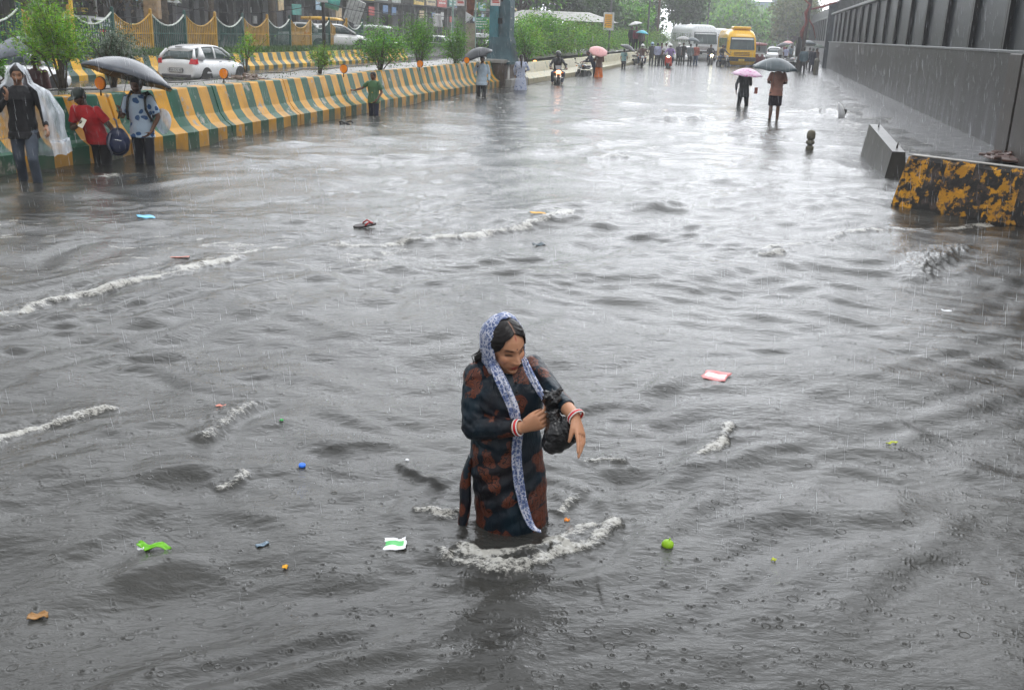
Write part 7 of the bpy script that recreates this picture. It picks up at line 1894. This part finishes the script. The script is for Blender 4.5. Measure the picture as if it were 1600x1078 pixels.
for j, (mt, th_) in enumerate(((wht_b, .0028), (red_b, .0062), (wht_b, .0028))):
    off = (-.010, -.001, .008)[j]
    bangle(W_r - axr * (.020 - off), axr + V3((.15, 0, .1)), .0325, mt, th=th_, dots=(mt is wht_b))
    bangle(W_l + axl * (.004 + off) + V3((0, 0, .002)), axl + V3((.25, 0, -.35)), .0345, mt, th=th_, dots=(mt is wht_b))
# the black bag
bag = empty('plastic_bag', Wl(872, 676, 3.83) + BW, 0, 'crumpled black plastic bag gripped in both hands of the foreground woman', 'bag')
def Bl(x, y, Y): return Wl(x, y, Y) + BW - bag.location
mb = MB()
mb.ell(Bl(874, 680, 3.84), (.066, .055, .064)); mb.ell(Bl(866, 692, 3.84), (.050, .05, .045)); mb.ell(Bl(888, 672, 3.83), (.036, .045, .060), rot=Matrix.Rotation(-.35, 3, 'Y'))
mb.path([Bl(862, 640, 3.86), Bl(866, 655, 3.86), Bl(874, 670, 3.85)], [.022, .034, .055], n=12)
me = remeshed(mb, .004, 3); a = coords(me).astype(np.float64); n_ = normals(me)
kt = np.array(Bl(863, 645, 3.86)); d = a - kt; an = np.arctan2(d[:, 0], -d[:, 2]); rr_ = np.linalg.norm(d, axis=1)
f1 = 1 - np.abs(2 * vnoise(an * 7 + 3, d[:, 1] * 14 + rr_ * 5, 9) - 1); f2 = 1 - np.abs(2 * fbm(a[:, 0] * 26, a[:, 2] * 26 + a[:, 1] * 20, 12, 3) - 1)
set_coords(me, a + n_ * ((f1 - .5) * .012 * np.exp(-rr_ / .12) + (f2 - .6) * .009)[:, None])
blk_b = pm('black_polythene', (.010, .010, .011), rough=.24, var=.2, spec=.55, bump=.002, bscale=60)
link('sack', me, blk_b, bag)
mb = MB(); rr = random.Random(8)
for j in range(9):
    p = Bl(861 + rr.uniform(-6, 6), 636 + rr.uniform(-4, 4), 3.88); e = Bl(862 + rr.uniform(-12, 16), 610 + rr.uniform(-4, 14), 3.88 + rr.uniform(-.03, .03)); mid = p.lerp(e, .5) + V3((rr.uniform(-.015, .015), rr.uniform(-.01, .01), .01))
    mb.path([p, mid, e], [.012, .017, .009], n=8)
mb.ell(Bl(862, 630, 3.88), (.024, .02, .02))
me = remeshed(mb, .0035, 1); a = coords(me).astype(np.float64); n_ = normals(me); f2 = 1 - np.abs(2 * fbm(a[:, 0] * 55, a[:, 2] * 55 + a[:, 1] * 40, 15, 3) - 1)
set_coords(me, a + n_ * ((f2 - .6) * .011)[:, None]); link('knotted_top', me, blk_b, bag)
# ================================================================== floating litter
def wz(P):
    """height of the water sheet at a place"""
    r = math.hypot(P[0], P[1]); az = math.atan2(P[0], P[1])
    i = min(max(int(np.searchsorted(_rad, r)), 0), NR - 1); j = min(max(int(np.searchsorted(_az, az)), 0), NA - 1)
    return float(Hh[i, j])
def litter(x, y, name, shape, mats, label, cat, seed=0, rz=0.0, lift=.004, wr=.004):
    """flat crumpled scrap: outline in metres, given thickness and creases"""
    P = G(x, y); rr = np.random.default_rng(seed); mb = MB(); n = 10
    (w, l) = shape; rings = []
    for i in range(n + 1):
        row = []
        for j in range(n + 1):
            s, t = i / n * 2 - 1, j / n * 2 - 1; e = 1 - .12 * (abs(s) ** 3) * vnoise(np.array(t * 3 + seed), np.array(1.), 3)
            row.append((s * w * e + rr.normal(0, w * .02), t * l * e + rr.normal(0, l * .02), wr * 2.5 * (float(fbm(np.array(s * 2. + seed), np.array(t * 2.), 5)) - .3) + .6 * wr * math.sin(s * 5 + seed)))
        rings.append(row)
    mb.loft(rings, close=False, cyc=False)
    for f in mb.bm.faces:
        if len(mats) > 1:
            c = f.calc_center_median(); f.material_index = int(abs(c.x / w) * 2.49) % len(mats) if seed % 2 else (1 if abs(c.y / l) < .35 and abs(c.x / w) < .8 else 0)
    me = mb.mesh(); o = link(name, me, mats, None, True); s = o.modifiers.new('t', 'SOLIDIFY'); s.thickness = .003
    o.location = (P.x, P.y, wz(P) + lift); o.rotation_euler = (rr.uniform(-.1, .1), rr.uniform(-.1, .1), rz); return setp(o, label, cat)
lg = pm('lime_green', (.16, .48, .02), rough=.3, var=.1); wpl = MATS['white_plastic']; gpl = pm('leaf_green_print', (.04, .42, .08), rough=.35, var=.1); rpk = pm('faded_red_print', (.60, .20, .20), rough=.4, var=.2); bl_ = pm('blue_cap', (.02, .16, .70), rough=.3, var=.1)
tnl = pm('dead_leaf_tan', (.32, .17, .06), rough=.5, var=.3); opk = pm('salmon_plastic', (.72, .25, .18), rough=.4, var=.15)
litter(614, 847, 'food_wrapper', (.060, .058), [wpl, gpl], 'white wrapper with green bands floating left of the woman', 'wrapper', 2, .1)
litter(1118, 590, 'plastic_packet', (.085, .075), [rpk, wpl], 'torn red and white packet floating right of the woman', 'packet', 4, -.5)
o = litter(240, 847, 'plastic_wrapper', (.072, .020), [lg], 'bright green curled wrapper at the lower left', 'wrapper', 6, .1, .012, .014)
litter(219, 848, 'paper_scrap', (.014, .022), [wpl], 'small white scrap at the left tip of the green curled wrapper', 'scrap', 8, .4, .016)
litter(278, 396, 'plastic_strip', (.11, .035), [opk], 'pale salmon plastic strip on the far side of the long foam crest', 'scrap', 10, .0)
litter(228, 337, 'plastic_scrap', (.10, .07), [pm('sky_plastic', (.12, .48, .72), rough=.3)], 'light blue plastic scrap near the waders on the left', 'scrap', 12, .5)
litter(636, 716, 'paper_scrap', (.010, .010), [wpl], 'tiny white scrap left of the woman at hip height', 'scrap', 14)
litter(345, 631, 'plastic_scrap', (.03, .012), [opk], 'small salmon scrap above the curling wavelet', 'scrap', 16, .3)
litter(1480, 480, 'paper_scrap', (.045, .025), [wpl], 'white scrap in the dark ripples at the right', 'scrap', 18, -.3)
litter(1395, 684, 'leaf', (.034, .008), [pm('yellow_leaf', (.45, .50, .04), rough=.4)], 'slim yellow green leaf floating at the right', 'leaf', 20, .2)
litter(1210, 868, 'leaf', (.011, .008), [MATS['yellow_leaf']], 'tiny yellow leaf right of the green lime', 'leaf', 22, -.4)
litter(57, 946, 'leaf', (.038, .018), [tnl], 'tan dead leaf floating in the lower left corner', 'leaf', 24, .3, .006, .008)
litter(445, 880, 'petal', (.011, .010), [pm('marigold', (.80, .40, .03), rough=.5)], 'small marigold petal left of the white wrapper', 'petal', 26)
litter(886, 806, 'petal', (.012, .010), [pm('orange_peel', (.75, .25, .03), rough=.4)], 'orange scrap in the foam beside the woman', 'petal', 28)
litter(842, 374, 'slipper', (.07, .035), [pm('dull_slate', (.10, .13, .15), rough=.4)], 'dull slate slipper just below the middle foam crest', 'slipper', 30, .2, .008, .01)
litter(840, 338, 'plastic_scrap', (.10, .03), [MATS['marigold']], 'orange scrap caught on the middle foam crest', 'scrap', 32, .3, .012)
litter(440, 658, 'leaf', (.012, .008), [gpl], 'tiny green leaf left of the woman', 'leaf', 34)
litter(410, 846, 'glass_shard', (.03, .014), [pm('slate_blue', (.14, .20, .26), rough=.2)], 'slate blue shard between the green and white wrappers', 'scrap', 36, .5)
P = G(472, 727); mb = MB(); mb.tube((0, 0, 0), (0, 0, .012), .017, n=20); mb.tube((0, 0, .012), (0, 0, .014), .013, n=20); o = mb.build('bottle_cap', bl_, loc=(P.x, P.y, wz(P) + .001), rot=(.2, .1, 0)); setp(o, 'blue bottle cap floating left of the woman', 'bottle cap')
P = G(1043, 852); mb = MB(); mb.ell((0, 0, 0), (.027, .024, .023), seg=20, ring=14); mb.tube((.004, 0, .021), (.010, 0, .030), .0035, n=6); o = mb.build('lime', pm('lime_fruit', (.26, .48, .02), rough=.3, var=.12, scale=20, bump=.001, bscale=150), loc=(P.x, P.y, wz(P) + .008)); setp(o, 'green lime floating right of the woman', 'lime')
P = G(570, 353); mb = MB(); prof_ = [V3((math.cos(q) * .13, math.sin(q) * (.045 if math.cos(q) > 0 else .055), 0)) for q in [2 * PI * i / 20 for i in range(20)]]
mb.loft([[p for p in prof_], [p + V3((0, 0, .018)) for p in prof_]]); mb.path([(.09, 0, .02), (.04, .045, .05), (-.01, .05, .02)], .009, n=6, mi=1); mb.path([(.09, 0, .02), (.04, -.045, .05), (-.01, -.05, .02)], .009, n=6, mi=1)
o = mb.build('sandal', [pm('dark_sole', (.03, .02, .02), rough=.5), pm('red_strap', (.40, .03, .03), rough=.4)], loc=(P.x, P.y, wz(P) + .012), rot=(.1, -.1, .4)); setp(o, 'dark sandal with red straps drifting beyond the foam crest', 'sandal')
P = G(541, 194); mb = MB(); mb.path([V3((math.cos(q) * .14, math.sin(q) * .09, .02 + .03 * math.sin(q * 2))) for q in np.linspace(0, 5.4, 14)], .018, n=6); o = mb.build('rubber_ring', blackp, loc=(P.x, P.y, wz(P) + .02)); setp(o, 'black rubber loop floating near the boy in green', 'rubber scrap')

# falling rain: slender drops through the air
rs = np.random.default_rng(55); n = 11000
D_ = 3.2 + 34 * rs.random(n) ** 1.1; azr = rs.uniform(-.56, .56, n); zz = rs.random(n) * (2.2 + D_ * .10)
c = np.stack([D_ * np.sin(azr), D_ * np.cos(azr), zz], -1)
c = c[~((np.abs(c[:, 0]) < .6) & (c[:, 1] < 4.6))]; n = len(c)
dr = np.stack([rs.normal(-.10, .03, n), rs.normal(0, .02, n), np.ones(n)], -1); L_ = (.018 + .0016 * np.linalg.norm(c, axis=1)) * rs.uniform(.6, 1.5, n); w = .00045 + .000055 * np.linalg.norm(c, axis=1)
off = np.array([[1, 0, 0], [-.5, .87, 0], [-.5, -.87, 0]])
V_ = np.concatenate([(c - dr * L_[:, None])[:, None], c[:, None] + off[None] * w[:, None, None] - dr[:, None] * L_[:, None, None] * .6, (c + dr * L_[:, None])[:, None]], 1).reshape(-1, 3)
f = np.array([[0, 2, 1], [0, 3, 2], [0, 1, 3], [1, 2, 4], [2, 3, 4], [3, 1, 4]]); F_ = (f[None] + np.arange(n)[:, None, None] * 5).reshape(-1, 3)
rm, rnt, rb = newmat('rain_water'); rb.inputs['Base Color'].default_value = (.85, .88, .92, 1); rb.inputs['Roughness'].default_value = .15
rt = N(rnt, 'ShaderNodeBsdfTransparent'); rx = N(rnt, 'ShaderNodeMixShader'); rx.inputs[0].default_value = .40; rnt.links.new(rt.outputs[0], rx.inputs[1]); rnt.links.new(rb.outputs[0], rx.inputs[2]); rnt.links.new(rx.outputs[0], rnt.nodes['Material Output'].inputs[0])
o = link('rain', np_mesh('rain', V_, F_), rm); setp(o, 'falling rain drops', 'rain', kind='stuff')
# ================================================================== rain haze
mb = MB(); mb.box((20, 220, 9.6), (560, 480, 22.8)); 
hm = bpy.data.materials.new('haze'); hm.use_nodes = True; MATS['haze'] = hm
_nt = hm.node_tree; _nt.nodes.remove(_nt.nodes['Principled BSDF'])
pv = _nt.nodes.new('ShaderNodeVolumePrincipled'); pv.inputs['Color'].default_value = (.98, .99, 1.0, 1); pv.inputs['Density'].default_value = 0.0014; pv.inputs['Anisotropy'].default_value = 0.35
_nt.links.new(pv.outputs[0], _nt.nodes['Material Output'].inputs['Volume'])
o = mb.build('haze', hm); setp(o, 'rain haze thickening down the road', 'haze', kind='stuff')
